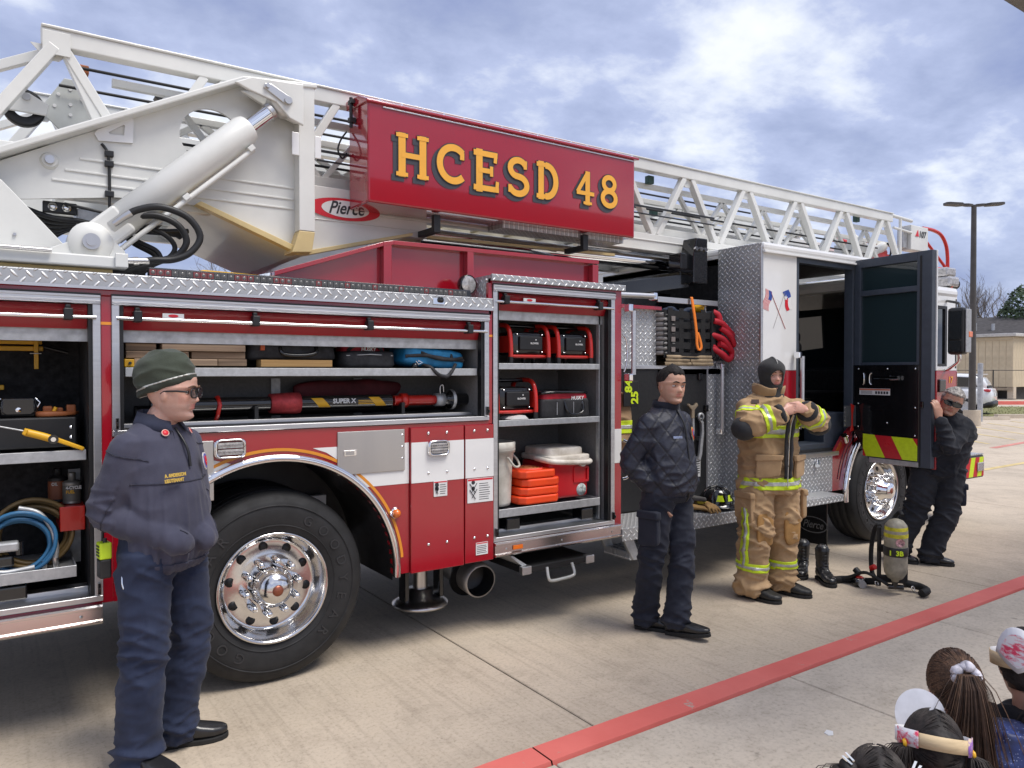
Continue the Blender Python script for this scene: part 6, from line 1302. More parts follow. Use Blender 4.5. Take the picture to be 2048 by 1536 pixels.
# --- the lieutenant in the knit cap
def officer_cap():
    t = thing('person', 'person in green knit cap, navy sweatshirt and glasses, hands in front pocket', 'person', (.59, -.50, 0), R(-52))
    J = mirror_pose(pelvis=(-.01, 0, .955), chest=(-.01, 0, 1.31), neck=(-.01, 0, 1.49), shL=(-.02, .17, 1.415), shR=(-.02, -.17, 1.415), elL=(.03, .155, 1.15), elR=(-.10, -.19, 1.125), wrL=(.17, .03, .99), wrR=(.165, -.10, 1.0), hipL=(0, .10, .93), hipR=(0, -.10, .93), knL=(.03, .135, .51), knR=(.02, -.13, .51), anL=(-.05, .105, .09), anR=(-.02, -.14, .09))
    HM = head_matrix((.05, .005, 1.635), 22, 2, 0, 1.11)
    b_ = skin_mesh(body(J, HM, 1.08), .0052, tint_fn(.5), HM, 'body', t, SK1); eyes(HM, t, SK1, mat('brow_brown', (.10, .055, .03), .6))
    # trousers and shoes
    me = trousers(J, (.112, .102, .086, .088, .088), .035, (.185, .135)); garment(me, .0085, leg_folds(J, .013, .03), NAVYP, 'trousers', t, 4)
    shoes(J, (R(42), R(-4)), t, SHOE, SOLE, .30, .052, .082)
    # sweatshirt
    mb = MB(); f = V((1, 0, 0)); s_ = V((0, 1, 0))
    loft(mb, [(V((.005, 0, .865)), s_ * .162, f * .138), (V((.012, 0, .89)), s_ * .176, f * .152), (V((.022, 0, .96)), s_ * .186, f * .164), (V((.028, 0, 1.08)), s_ * .184, f * .164), (V((.015, 0, 1.22)), s_ * .182, f * .154), (V((-.005, 0, 1.33)), s_ * .188, f * .144), (V((-.015, 0, 1.40)), s_ * .19, f * .132), (V((-.02, 0, 1.445)), s_ * .185, f * .115), (V((-.025, 0, 1.475)), s_ * .135, f * .098), (V((-.02, 0, 1.505)), s_ * .085, f * .078)], 30)
    for q in 'LR':
        limb(mb, [J['sh' + q] + V((0, 0, -.01)), J['sh' + q].lerp(J['el' + q], .5), J['el' + q], J['el' + q].lerp(J['wr' + q], .5), J['wr' + q] + V((.03, 0, 0))], [.070, .078, .072, .064, .052])
    def fn(p, n):
        z = p.z; arm = abs(p.y) > .235 or (p.x < -.12)
        hem = max(0, 1 - abs(z - .93) / .13)
        ang = math.atan2(p.y, p.x)
        vert = ridged(V((ang * .25, 0, z)), (26, 1, 2.2), 4) * hem * .011 + ridged(V((ang * .25, 0, z)), (15, 1, 1.5), 7) * max(0, 1 - abs(z - 1.12) / .25) * .006
        cross = ridged(p, (5, 5, 24), 11) * .011 * max(0, 1 - abs(z - 1.14) / .16) if arm else 0
        return vert + cross + .004 * ridged(p, (7, 7, 7), 1) - .005
    SW = fabric('navy_sweatshirt', (.052, .053, .084), .92, .10, 4, .3, 320, .12, alt=(.038, .039, .064))
    g_ = garment(mb, .008, fn, SW, 'sweatshirt', t, 4)
    band(g_.data, (0, 0, .862), (0, 0, .905), .4, .006, fabric('navy_rib', (.042, .043, .070), .95, .1, 30), 'waistband', t)
    SEAM = fabric('seam_thread', (.028, .029, .048), .95)
    band(g_.data, (0, 0, 1.246), (0, 0, 1.251), .198, .003, SEAM, 'chest_seam', t)
    for q in 'LR':
        a_, b2 = J['sh' + q], J['el' + q]; band(g_.data, a_.lerp(b2, .13), a_.lerp(b2, .148), .115, .003, SEAM, 'armhole_seam', t); band(g_.data, J['el' + q].lerp(J['wr' + q], .05), J['el' + q].lerp(J['wr' + q], .066), .10, .003, SEAM, 'elbow_seam', t)
    for s2 in (-1, 1):
        q = MB(); v = []; C_ = catmull([(.21, s2 * .115, 1.075), (.225, s2 * .085, 1.02), (.22, s2 * .075, .96), (.21, s2 * .085, .915)], 6)
        for p in C_: v += [p, p + V((-.002, s2 * .007, 0))]
        q.add(v, [(2 * i, 2 * i + 1, 2 * i + 3, 2 * i + 2) for i in range(len(C_) - 1)]); o = q.build('pocket_edge', SEAM, t); md = o.modifiers.new('w', 'SHRINKWRAP'); md.target = g_; md.offset = .004; md = o.modifiers.new('s', 'SOLIDIFY'); md.thickness = .004
    # collar, two sides open at the throat
    for k in (-1, 1):
        q = MB(); v = []; n = 16
        for i in range(n + 1):
            a = math.pi - (math.pi - R(12)) * i / n * 1.0; c = V((-.022, 0, 1.490)); rx, ry = .092, .092
            top = c + V((rx * .86 * math.cos(a), k * ry * .86 * math.sin(a), .052 + .012 * math.cos(a) * -1)); lo = c + V((rx * 1.28 * math.cos(a) + .01, k * ry * 1.16 * math.sin(a), -.012 - .012 * (i / n))); inn = c + V((rx * .80 * math.cos(a), k * ry * .80 * math.sin(a), -.01))
            if i == n: lo += V((.015, k * .03, -.03))
            v += [inn, top, lo]
        q.add(v, [(3 * i + a_, 3 * i + a_ + 1, 3 * i + a_ + 4, 3 * i + a_ + 3) for i in range(n) for a_ in (0, 1)], 0, True); o = q.build('collar', fabric('collar_denim%d' % k, (.030, .035, .065), .9), t); md = o.modifiers.new('s', 'SOLIDIFY'); md.thickness = .006
        pn = MB().lathe([(0, -.004), (.012, -.003), (.0145, 0)], (.088, k * .075, 1.459), (-.75, -k * .45, -.45), 16).build('collar_pin', DRD, t); MB().lathe([(.0125, -.0042), (.016, -.002)], (.088, k * .075, 1.459), (-.75, -k * .45, -.45), 16).build('pin_rim', mat('pin_pale%d' % k, (.75, .45, .38), .4), pn)
    MB().tube(catmull([(.072, 0, 1.475), (.118, 0, 1.42), (.143, 0, 1.37), (.153, 0, 1.31)], 4), .006, 6).build('zip', BLK, t)
    # chest print, pocket seam, crest
    for k, s in enumerate(('A. ANDERSON', 'LIEUTENANT')): text('chest_print', s, .020, (.153, -.150, 1.278 - .022 * k), (.33, 1, 0.02), (-.1, 0, 1), mat('gold_thread%d' % k, (.62, .42, .08), .6), t, .002, .0008, 0, sx=.72)
    for k, (rr, mm) in enumerate(((1, mat('crest_white', (.7, .68, .66), .6)), (.84, mat('crest_blue', (.12, .14, .42), .6)), (.55, DRD))):
        pl = [(x * rr, z * rr) for x, z in ((-.024, .024), (-.012, .036), (.012, .036), (.024, .024), (.026, -.008), (.014, -.032), (0, -.042), (-.014, -.032), (-.026, -.008))]; q = MB(); q.prism(pl, -.001 - .002 * k, .003, 'xz'); q.xf(Matrix.Translation((.150, .095, 1.325)) @ Matrix.Rotation(R(90 + 26), 4, 'Z') @ Matrix.Rotation(R(-8), 4, 'X')); q.build('crest', mm, t)
    # knit cap
    q = MB(); rings = []
    for tt_, k in ((-.014, 1.02), (.0, 1.05), (.02, 1.07), (.045, 1.08), (.07, 1.04), (.097, .92), (.120, .68), (.136, .38), (.143, .08)):
        zc = tt_; rings.append((V((-.004 - .2 * (.05 if tt_ < 0 else 0), 0, zc + .020)), V((0, .083 * k, 0)), V((.108 * k, 0, 0))))
    loft(q, rings, 34); q.xf(HM @ Matrix.Translation((-.004, 0, .010)) @ Matrix.Rotation(R(-20), 4, 'Y'))
    CAPM = fabric('cap_fleece', (.045, .055, .038), .95, .12, 6, .4, 260, .12); cap_ = garment(q, .006, lambda p, n: .006 * ridged(p, (9, 9, 20), 3) - .004, CAPM, 'knit_cap', t, 3)
    d = (HM.to_3x3() @ (Matrix.Rotation(R(-20), 3, 'Y') @ V((0, 0, 1)))).normalized(); c0 = HM @ V((0, 0, .012)); 
    band(cap_.data, c0 + d * .0, c0 + d * .028, .3, .004, fabric('cap_band', (.035, .042, .032), .95), 'cap_band', t); band(cap_.data, c0 + d * .028, c0 + d * .034, .3, .0045, SILV, 'cap_piping', t); band(cap_.data, c0 + d * -.004, c0 + d * .003, .3, .0048, SILV, 'cap_piping', t)
    glasses(HM, t, False)
    # keys on the pocket edge
    kb = MB().tube(catmull([(-.02, -.20, .90), (-.01, -.215, .84), (.01, -.215, .80)], 4), .004, 6).build('key_clip', CHR, t)
    # portable radio on the belt
    r_ = thing('portable_radio', 'lime and black portable radio clipped at the hip of the capped person', 'radio', V((.59, -.50, 0)) + Matrix.Rotation(R(-52), 3, 'Z') @ V((-.115, -.205, .905)), R(-52 - 30))
    MB().box(-.030, .030, -.022, .022, -.05, .03).build('battery', BLK, r_, .006); MB().box(-.031, .031, -.023, .023, .03, .10).build('speaker_body', mat('radio_lime', (.55, .75, .02), .5), r_, .006)
    for k in range(4): MB().box(-.022, .022, -.0245, -.0232, .042 + k * .013, .049 + k * .013).build('grille_slot', BLK, r_)
    MB().cyl((-.018, 0, .10), (-.018, 0, .23), .006, .004, 8).build('antenna', BLK, r_); MB().cyl((.014, 0, .10), (.014, 0, .118), .008, n=10).build('knob', BLK, r_)
def glasses(HM, t, sport):
    fm = mat('glasses_frame%d' % sport, (.012, .011, .012), .3); g_ = None
    for s_ in (-1, 1):
        q = MB(); w, h = (.030, .019) if not sport else (.034, .019); n = 20; pts = []
        for i in range(n): a = 2 * math.pi * i / n; pts.append(V((.101 - .16 * max(0, abs(s_ * .033 + w * math.cos(a)) - .02) ** 1.0 * (1.2 if sport else .55), s_ * .034 + w * math.copysign(abs(math.cos(a)) ** .7, math.cos(a)) , -.003 + h * math.copysign(abs(math.sin(a)) ** .75, math.sin(a)) * (1 if not sport else (1 - .25 * math.cos(a) * s_)))))
        q.tube([HM @ p for p in pts] + [HM @ pts[0]], .0032, 8, 0, False); o = q.build('glasses', fm, t)
        l = MB(); l.add([HM @ p for p in pts], [tuple(range(n))]); lens = l.build('lens', GLASS_D if sport else LENS, o)
        tq = MB(); tq.tube([HM @ V(p) for p in ((.086, s_ * .066, .002), (.05, s_ * .078, .004), (.0, s_ * .080, .002), (-.012, s_ * .078, -.008))], [.0045, .004, .0035, .003], 8); tq.build('temple', fm, o)
    q = MB(); q.tube([HM @ V(p) for p in ((.104, -.008, .0), (.107, 0, .003), (.104, .008, .0))], .003, 6); q.build('bridge', fm, t)
LENS, N, L, b = new_mat('clear_lens'); b.inputs['Base Color'].default_value = (.05, .055, .06, 1); b.inputs['Roughness'].default_value = .02; b.inputs['Alpha'].default_value = .55
# --- the man in the quilted jacket
def officer_quilt():
    t = thing('person', 'person in dark quilted bomber jacket and cargo trousers, right hand in pocket', 'person', (3.645, -.59, 0), R(-80))
    J = mirror_pose(pelvis=(-.01, 0, .965), chest=(-.01, 0, 1.33), neck=(.0, 0, 1.475), shL=(-.01, .18, 1.40), shR=(-.01, -.18, 1.40), elL=(-.06, .24, 1.14), elR=(-.11, -.235, 1.14), wrL=(.05, .22, .94), wrR=(.03, -.135, .925), hipL=(0, .095, .93), hipR=(0, -.095, .93), knL=(.10, .04, .51), knR=(-.04, -.11, .50), anL=(.10, -.03, .10), anR=(-.12, -.07, .09))
    HM = head_matrix((.035, .0, 1.63), -20, 0, -3, 1.04)
    skin_mesh(body(J, HM, 1.10, hands=((hand_m(J['wrR'], (.3, .12, -1), (-.2, -1, 0)), .3, 1, 0, .8),)), .0052, tint_fn(.35), HM, 'body', t, SK2); eyes(HM, t, SK2, HAIRB, .5, .3)
    # short hair
    q = MB(); nz, na = 26, 40; v = []
    for i in range(nz + 1):
        z = -.03 + .157 * i / nz
        for j in range(na):
            a = 2 * math.pi * j / na; c, s_ = math.cos(a), math.sin(a); zz = min(z, .1199); xf, xb, w = lerp_tab(XF, zz), lerp_tab(XB, zz), lerp_tab(WD, zz); lim = .060 if c > .55 else (.060 - .07 * (.55 - c) / .55 if c > 0 else (-.012 - .045 * min(1, -c * 1.6)))
            lim += .010 * noise.noise((a * 3, 1, 0)) - .012 * math.exp(-((abs(a - math.pi) - (math.pi - .75)) / .22) ** 2) * -1; k = 1.015 + .072 * min(1, (z - lim) / .035) if z > lim else .90; top = .018 if c > -.2 else .012
            v.append(V(((xf if c > 0 else xb) * abs(c) ** .85 * math.copysign(1, c) if False else ((xf * abs(c) ** .9) if c > 0 else (xb * abs(c) ** .9) * -1 * -1), w * math.copysign(abs(s_) ** .92, s_), 0)) * k + V((0, 0, z + top * max(0, z / .12))))
    q.add(v, [(i * na + j, i * na + (j + 1) % na, (i + 1) * na + (j + 1) % na, (i + 1) * na + j) for i in range(nz) for j in range(na)] + [tuple(range(na))[::-1], tuple(range(nz * na, nz * na + na))], 0, True); q.xf(HM)
    me = remesh(q, .005, 1, .4); wrinkle(me, lambda p, n: .0022 * ridged(p, (110, 110, 45), 2) - .001); me.materials.append(HAIRB); link('hair', me, t)
    me = trousers(J, (.108, .098, .080, .080, .079), .05, (.178, .128)); tr = garment(me, .0085, leg_folds(J, .012, .04), NAVYD, 'trousers', t, 4)
    q = MB(); pillow(q, (.0, -.195, .70), (.15, .045, .20), .25, 24, .003, 9, 3); q.build('cargo_pocket', NAVYD, t); q = MB(); pillow(q, (.0, -.205, .80), (.165, .05, .05), .25, 24, .003, 9, 5); q.build('pocket_flap', NAVYD, t)
    shoes(J, (R(12), R(28)), t, SHOE, SOLE, .29, .048, .07, (.0, 0), (R(7), 0), 'boot')
    mb = MB(); f = V((1, 0, 0)); s_ = V((0, 1, 0))
    loft(mb, [(V((.0, 0, .875)), s_ * .160, f * .135), (V((.005, 0, .895)), s_ * .175, f * .146), (V((.018, 0, .95)), s_ * .196, f * .164), (V((.022, 0, 1.08)), s_ * .200, f * .166), (V((.012, 0, 1.22)), s_ * .198, f * .156), (V((-.005, 0, 1.32)), s_ * .202, f * .144), (V((-.010, 0, 1.39)), s_ * .198, f * .13), (V((-.012, 0, 1.435)), s_ * .178, f * .112), (V((-.012, 0, 1.465)), s_ * .13, f * .096), (V((-.008, 0, 1.495)), s_ * .085, f * .080)], 30)
    for q_ in 'LR': limb(mb, [J['sh' + q_] + V((0, 0, -.01)), J['sh' + q_].lerp(J['el' + q_], .5), J['el' + q_], J['el' + q_].lerp(J['wr' + q_], .5), J['wr' + q_] + V((0, 0, .035))], [.074, .084, .078, .070, .054])
    m_, N, L, b = new_mat('quilted_nylon'); co = N.new('ShaderNodeTexCoord'); sp_ = N.new('ShaderNodeSeparateXYZ'); L.new(co.outputs['Object'], sp_.inputs[0])
    def mth(op, a, c=None):
        n = N.new('ShaderNodeMath'); n.operation = op
        for i, q_ in enumerate((a, c)):
            if q_ is None: continue
            (L.new(q_, n.inputs[i]) if hasattr(q_, 'is_output') else setattr(n.inputs[i], 'default_value', q_))
        return n.outputs[0]
    cell = .12; side = mth('SUBTRACT', mth('MULTIPLY', sp_.outputs['Y'], .75), mth('MULTIPLY', sp_.outputs['X'], -.75)); ds = []
    for sg in (1, -1):
        u = mth('DIVIDE', mth('ADD', side, mth('MULTIPLY', sp_.outputs['Z'], sg * .85)), cell); ds.append(mth('ABSOLUTE', mth('SUBTRACT', mth('FRACT', mth('ADD', u, 50.3)), .5)))
    d_ = mth('MINIMUM', ds[0], ds[1]); hh = mth('POWER', mth('MINIMUM', mth('MULTIPLY', d_, 7.0), 1.0), .6); wr_ = noi(N, L, objco(N, L, (1, 1, 2.2)), 16, 4, .6, .6); hsum = mth('ADD', hh, mth('MULTIPLY', wr_, .9))
    L.new(mixrgb(N, L, hh, (.008, .009, .015), ramp(N, L, wr_, [(.3, (.010, .012, .024)), (.7, (.016, .019, .036))])), b.inputs['Base Color']); b.inputs['Roughness'].default_value = .58; bumpn(N, L, b, hsum, .42, .010)
    g_ = garment(mb, .008, lambda p, n: .012 * ridged(p, (6, 6, 16), 9) * max(0, 1 - abs(p.z - 1.02) / .2) + .006 * ridged(p, (8, 8, 12), 2) - .006, m_, 'bomber_jacket', t, 4)
    rib = fabric('rib_knit', (.010, .012, .022), .95); band(g_.data, (0, 0, .872), (0, 0, .915), .4, .004, rib, 'waistband', t)
    MB().lathe([(.086, -.012), (.092, .012), (.088, .035), (.080, .040), (.078, .0)], (-.008, 0, 1.488), (.12, 0, 1), 30).build('collar', rib, t); MB().tube(catmull([(.082, .0, 1.47), (.135, .0, 1.38), (.155, .0, 1.28), (.178, 0, 1.10), (.172, .0, .93), (.150, 0, .88)], 5), .006, 6).build('zip', BLK, t)
    text('chest_print', 'FIREFIGHTER', .020, (.140, -.13, 1.295), (.30, 1, 0), (-.1, 0, 1), mat('blue_thread', (.35, .42, .62), .6), t, .002, .0006, 0, sx=.62)
    for k, (rr, mm) in enumerate(((1, mat('patch_gold', (.55, .32, .10), .6)), (.8, DRD), (.45, mat('patch_blue', (.1, .12, .35), .6)))):
        pl = [(x * rr, z * rr) for x, z in ((-.026, .03), (0, .045), (.026, .03), (.028, -.01), (0, -.045), (-.028, -.01))]; q = MB(); q.prism(pl, -.001 - .002 * k, .003, 'xz'); q.xf(Matrix.Translation((.140, .095, 1.315)) @ Matrix.Rotation(R(90 + 22), 4, 'Z') @ Matrix.Rotation(R(-8), 4, 'X')); q.build('crest', mm, t)
# --- the firefighter in turnout gear
def firefighter():
    t = thing('person', 'person in tan turnout gear with lime stripes and black hood, hands at collar', 'person', (4.905, -.45, 0), R(-103))
    J = mirror_pose(pelvis=(-.01, 0, .98), chest=(-.02, 0, 1.36), neck=(-.01, 0, 1.545), shL=(-.0, .19, 1.445), shR=(-.0, -.19, 1.445), elL=(.12, .355, 1.345), elR=(.17, -.33, 1.335), wrL=(.285, .10, 1.435), wrR=(.285, -.105, 1.415), hipL=(0, .115, .93), hipR=(0, -.115, .93), knL=(.03, .11, .52), knR=(.04, -.155, .52), anL=(-.0, .11, .10), anR=(.02, -.185, .10))
    HM = head_matrix((.025, 0, 1.70), -12, 3, 0, 1.02)
    hl = hand_m(J['wrL'] + V((-.005, -.015, .01)), (.10, -1, .18), (1, .1, .1)); hr = hand_m(J['wrR'] + V((-.01, .012, .015)), (.05, 1, .22), (1, -.1, .1))
    skin_mesh(body(J, HM, 1.1, hands=((hl, .75, -1, 0, .7), (hr, .85, 1, 0, .8))), .0052, tint_fn(.4), HM, 'body', t, SK3); eyes(HM, t, SK3, mat('brow_fair', (.13, .07, .04), .6), .1, .75, .0035)
    # hood with a face opening
    q = MB(); nz, na = 40, 48; v = []; f = []; keep = []
    for i in range(nz + 1):
        z = -.20 + .335 * i / nz
        for j in range(na):
            a = 2 * math.pi * (j + .5) / na; c, s_ = math.cos(a), math.sin(a); zz = max(-.112, min(z, .118)); xf, xb, w = lerp_tab(XF, zz), lerp_tab(XB, zz), lerp_tab(WD, zz)
            if z < -.05: k = min(1, (-.05 - z) / .06); xf = xf * (1 - k) + .066 * k; xb = xb * (1 - k) - .080 * k; w = w * (1 - k) + .072 * k
            if z < -.13: k = (-.13 - z) / .07; xf += .01 * k; xb -= .02 * k; w += .02 * k
            cap_ = .012 if z <= .118 else .012 - (z - .118) * .7
            v.append(V(((xf + cap_) * abs(c) ** .86 if c > 0 else (xb - cap_) * abs(c) ** .9, math.copysign((w + cap_) * abs(s_) ** .92, s_), z)) if z < .125 else V(((xf) * c * .6, w * s_ * .6, .131)))
    def op(p): return p.x > 0 and (p.y / .047) ** 2 + ((p.z + .018) / .056) ** 2 < 1
    for i in range(nz):
        for j in range(na):
            g4 = (i * na + j, i * na + (j + 1) % na, (i + 1) * na + (j + 1) % na, (i + 1) * na + j); c = sum((v[k] for k in g4), V((0, 0, 0))) / 4
            if not op(c): f.append(g4)
    f.append(tuple(range(nz * na, nz * na + na)))
    for k, p in enumerate(v):   # pull the rim of the opening on to a clean oval
        if p.x > 0:
            e_ = math.sqrt((p.y / .047) ** 2 + ((p.z + .018) / .056) ** 2)
            if .84 < e_ < 1.16: v[k] = V((p.x, p.y / e_, (p.z + .018) / e_ - .018))
    q.add(v, f, 0, True); q.xf(HM); me = q.mesh('hood', fabric('hood_knit', (.030, .030, .031), .95, .15, 8, .4, 250, .1)); o = link('hood', me, t); md = o.modifiers.new('s', 'SOLIDIFY'); md.thickness = .005; md.offset = 1; md = o.modifiers.new('u', 'SUBSURF'); md.levels = md.render_levels = 1
    q = MB(); q.tube([HM @ V(p) for p in catmull([(.09, 0, .065), (.085, 0, .095), (.055, 0, .122), (.01, 0, .137)], 5)], .0025, 6); q.build('hood_seam', SILV, t)
    TAN = fabric('turnout_tan', (.42, .275, .145), .85, .12, 5, .35, 190, .08, alt=(.32, .205, .105)); TAN2 = fabric('turnout_knee', (.36, .19, .055), .8, .2, 9, .3, 120, .1)
    # trousers
    me = trousers(J, (.135, .128, .118, .112, .110), .045, (.225, .165)); tr = garment(me, .009, leg_folds(J, .02, .04), TAN, 'turnout_trousers', t, 4)
    for s_ in 'LR':
        k, a = J['kn' + s_], J['an' + s_]
        for (u0, u1, mm, of) in ((.575, .72, LIME, .006), (.625, .672, SILV, .0075)): band(tr.data, k.lerp(a, u0), k.lerp(a, u1), .2, of, mm, 'reflective_band', t)
        # knee pad
        q = MB(); pillow(q, (k.x + .105, k.y, k.z + .02), (.03, .15, .26), .45, 24, .004, 14, 2); q.build('knee_pad', TAN2, t)
    # outer side stripe of the right leg
    P = [(.07, -.285, .70), (.08, -.282, .62), (.085, -.28, .50), (.075, -.285, .36), (.07, -.29, .26)]
    for w_, mm, of in ((.042, LIME, 0), (.014, SILV, -.004)):
        q = MB(); v = []; C_ = catmull(P, 6)
        for p in C_: v += [p + V((-w_, of + .012 * (-1), 0)), p + V((w_, of - .012 * 1.2, 0))]
        q.add(v, [(2 * i, 2 * i + 1, 2 * i + 3, 2 * i + 2) for i in range(len(C_) - 1)], 0, True); o = q.build('reflective_band', mm, t); md = o.modifiers.new('w', 'SHRINKWRAP'); md.target = tr; md.offset = .006 if of == 0 else .0085; md = o.modifiers.new('s', 'SOLIDIFY'); md.thickness = .003
    for y, rz_ in ((-.265, 0), (.265, 0)):
        q = MB(); pillow(q, (.03, y * .93, .70), (.19, .04, .20), .22, 28, .005, 9, 4); q.build('cargo_pocket', TAN, t); q = MB(); pillow(q, (.03, y * .95, .79), (.20, .045, .05), .25, 28, .004, 9, 6); q.build('pocket_flap', TAN, t)
    # boots under the trousers
    shoes(J, (R(28), R(22)), t, mat('fire_boot', (.015, .015, .015), .55, var=.2, bump=.1), SOLE, .31, .06, .085, name='fire_boot')
    # coat
    mb = MB(); f = V((1, 0, 0)); s_ = V((0, 1, 0))
    loft(mb, [(V((.0, 0, .795)), s_ * .238, f * .188), (V((.0, 0, .83)), s_ * .246, f * .196), (V((.0, 0, .95)), s_ * .242, f * .192), (V((.0, 0, 1.10)), s_ * .236, f * .186), (V((-.005, 0, 1.25)), s_ * .236, f * .178), (V((-.01, 0, 1.38)), s_ * .238, f * .165), (V((-.015, 0, 1.47)), s_ * .220, f * .145), (V((-.015, 0, 1.53)), s_ * .15, f * .115), (V((-.012, 0, 1.56)), s_ * .105, f * .098)], 32)
    for q_ in 'LR': limb(mb, [J['sh' + q_] + V((-.01, 0, -.015)), J['sh' + q_].lerp(J['el' + q_], .5), J['el' + q_], J['el' + q_].lerp(J['wr' + q_], .5), J['wr' + q_].lerp(J['el' + q_], .18)], [.088, .100, .094, .090, .078], (0, 0, 1))
    g_ = garment(mb, .009, lambda p, n: .013 * ridged(p, (5, 5, 11), 13) + .008 * ridged(p, (11, 11, 14), 3) - .013, TAN, 'turnout_coat', t, 4)
    for z0, z1 in ((.835, .925), (1.225, 1.315)):
        band(g_.data, (0, 0, z0), (0, 0, z1), .275, .006, LIME, 'reflective_band', t); band(g_.data, (0, 0, z0 + .031), (0, 0, z1 - .031), .28, .0075, SILV, 'reflective_band', t)
    for q_ in 'LR':
        e_, w_, h_ = J['el' + q_], J['wr' + q_], J['sh' + q_]
        for a, b2, u0, u1, rd in ((e_, w_, .38, .66, .14), (h_, e_, .52, .76, .16)):
            band(g_.data, a.lerp(b2, u0), a.lerp(b2, u1), rd, .006, LIME, 'reflective_band', t); band(g_.data, a.lerp(b2, u0 + (u1 - u0) * .35), a.lerp(b2, u1 - (u1 - u0) * .35), rd, .0075, SILV, 'reflective_band', t)
        q = MB(); q.sphere(e_ + V((-.012, .03 * (1 if q_ == 'L' else -1), -.03)), .098, 20, 0, (1.0, .95, .92)); q.build('elbow_patch', fabric('patch_black' + q_, (.02, .021, .024), .7), t)
        d = (w_ - e_).normalized(); q = MB(); q.lathe([(.055, -.005), (.076, -.012), (.080, .02), (.07, .035), (.04, .04)], e_.lerp(w_, .86), d, 24); q.build('cuff', fabric('cuff_black' + q_, (.022, .022, .024), .9), t)
    # collar standing open
    q = MB(); n = 28; v = []
    for i in range(n + 1):
        a = R(9) + R(342) * i / n; c = V((-.01, 0, 1.545)); wv = .012 * math.sin(i * .9); lean = 1.06 + .12 * max(0, math.cos(a)) ** 2
        v += [c + V((.112 * math.cos(a), .115 * math.sin(a), -.02)), c + V((.118 * lean * math.cos(a), .122 * lean * math.sin(a), .085 + wv - .025 * max(0, math.cos(a))))]
    q.add(v, [(2 * i, 2 * i + 2, 2 * i + 3, 2 * i + 1) for i in range(n)], 0, True); o = q.build('collar', TAN, t); md = o.modifiers.new('s', 'SOLIDIFY'); md.thickness = .014; md.offset = 1; md = o.modifiers.new('u', 'SUBSURF'); md.levels = md.render_levels = 1
    # black zip placket hanging in front
    for k, (y0, y1) in enumerate(((.005, .035), (-.045, -.012))):
        q = MB(); v = []; C_ = catmull([(.275, y0 * .5, 1.44), (.245, y0, 1.34), (.225, y0, 1.20), (.222, y0, 1.06), (.215, y0 * .8, .96), (.21, y0 * .8, .925)], 6)
        for i, p in enumerate(C_): w_ = (y1 - y0) * (.55 + .45 * min(1, i / 8)); v += [p + V((0, 0, 0)), p + V((-.004 + .006 * math.sin(i), w_, 0))]
        q.add(v, [(2 * i, 2 * i + 1, 2 * i + 3, 2 * i + 2) for i in range(len(C_) - 1)], 0, True); o = q.build('zip_placket', fabric('placket%d' % k, (.010, .010, .012), .8), t); md = o.modifiers.new('s', 'SOLIDIFY'); md.thickness = .008
    MB().tube(catmull([(.285, -.012, 1.40), (.25, -.012, 1.30), (.232, -.010, 1.15), (.225, -.01, 1.0), (.218, -.008, .86)], 5), .0035, 6).build('zip', SILV, t)
    for y, zz, w_ in ((-.135, 1.01, .19), (.15, 1.0, .15)): q = MB(); pillow(q, (.166, y, zz), (.03, w_, .15), .25, 26, .004, 9, 8); q.xf(Matrix.Translation((.165, y, zz)) @ Matrix.Rotation(R(-24 if y > 0 else 30) * -1, 4, 'Z') @ Matrix.Translation((-.165, -y, -zz))); q.build('coat_pocket', TAN, t); q = MB(); pillow(q, (.173, y, zz + .07), (.03, w_ + .01, .04), .25, 26, .004, 9, 9); q.xf(Matrix.Translation((.165, y, zz)) @ Matrix.Rotation(R(24 if y > 0 else -30), 4, 'Z') @ Matrix.Translation((-.165, -y, -zz))); q.build('pocket_flap', TAN, t)
    q = MB(); q.box(-.028, .028, -.003, .003, -.016, .016); q.xf(Matrix.Translation((.115, -.225, 1.50)) @ Matrix.Rotation(R(60), 4, 'Z') @ Matrix.Rotation(R(-28), 4, 'X')); q.build('sleeve_patch', mat('patch_dark', (.05, .025, .02), .7), t)
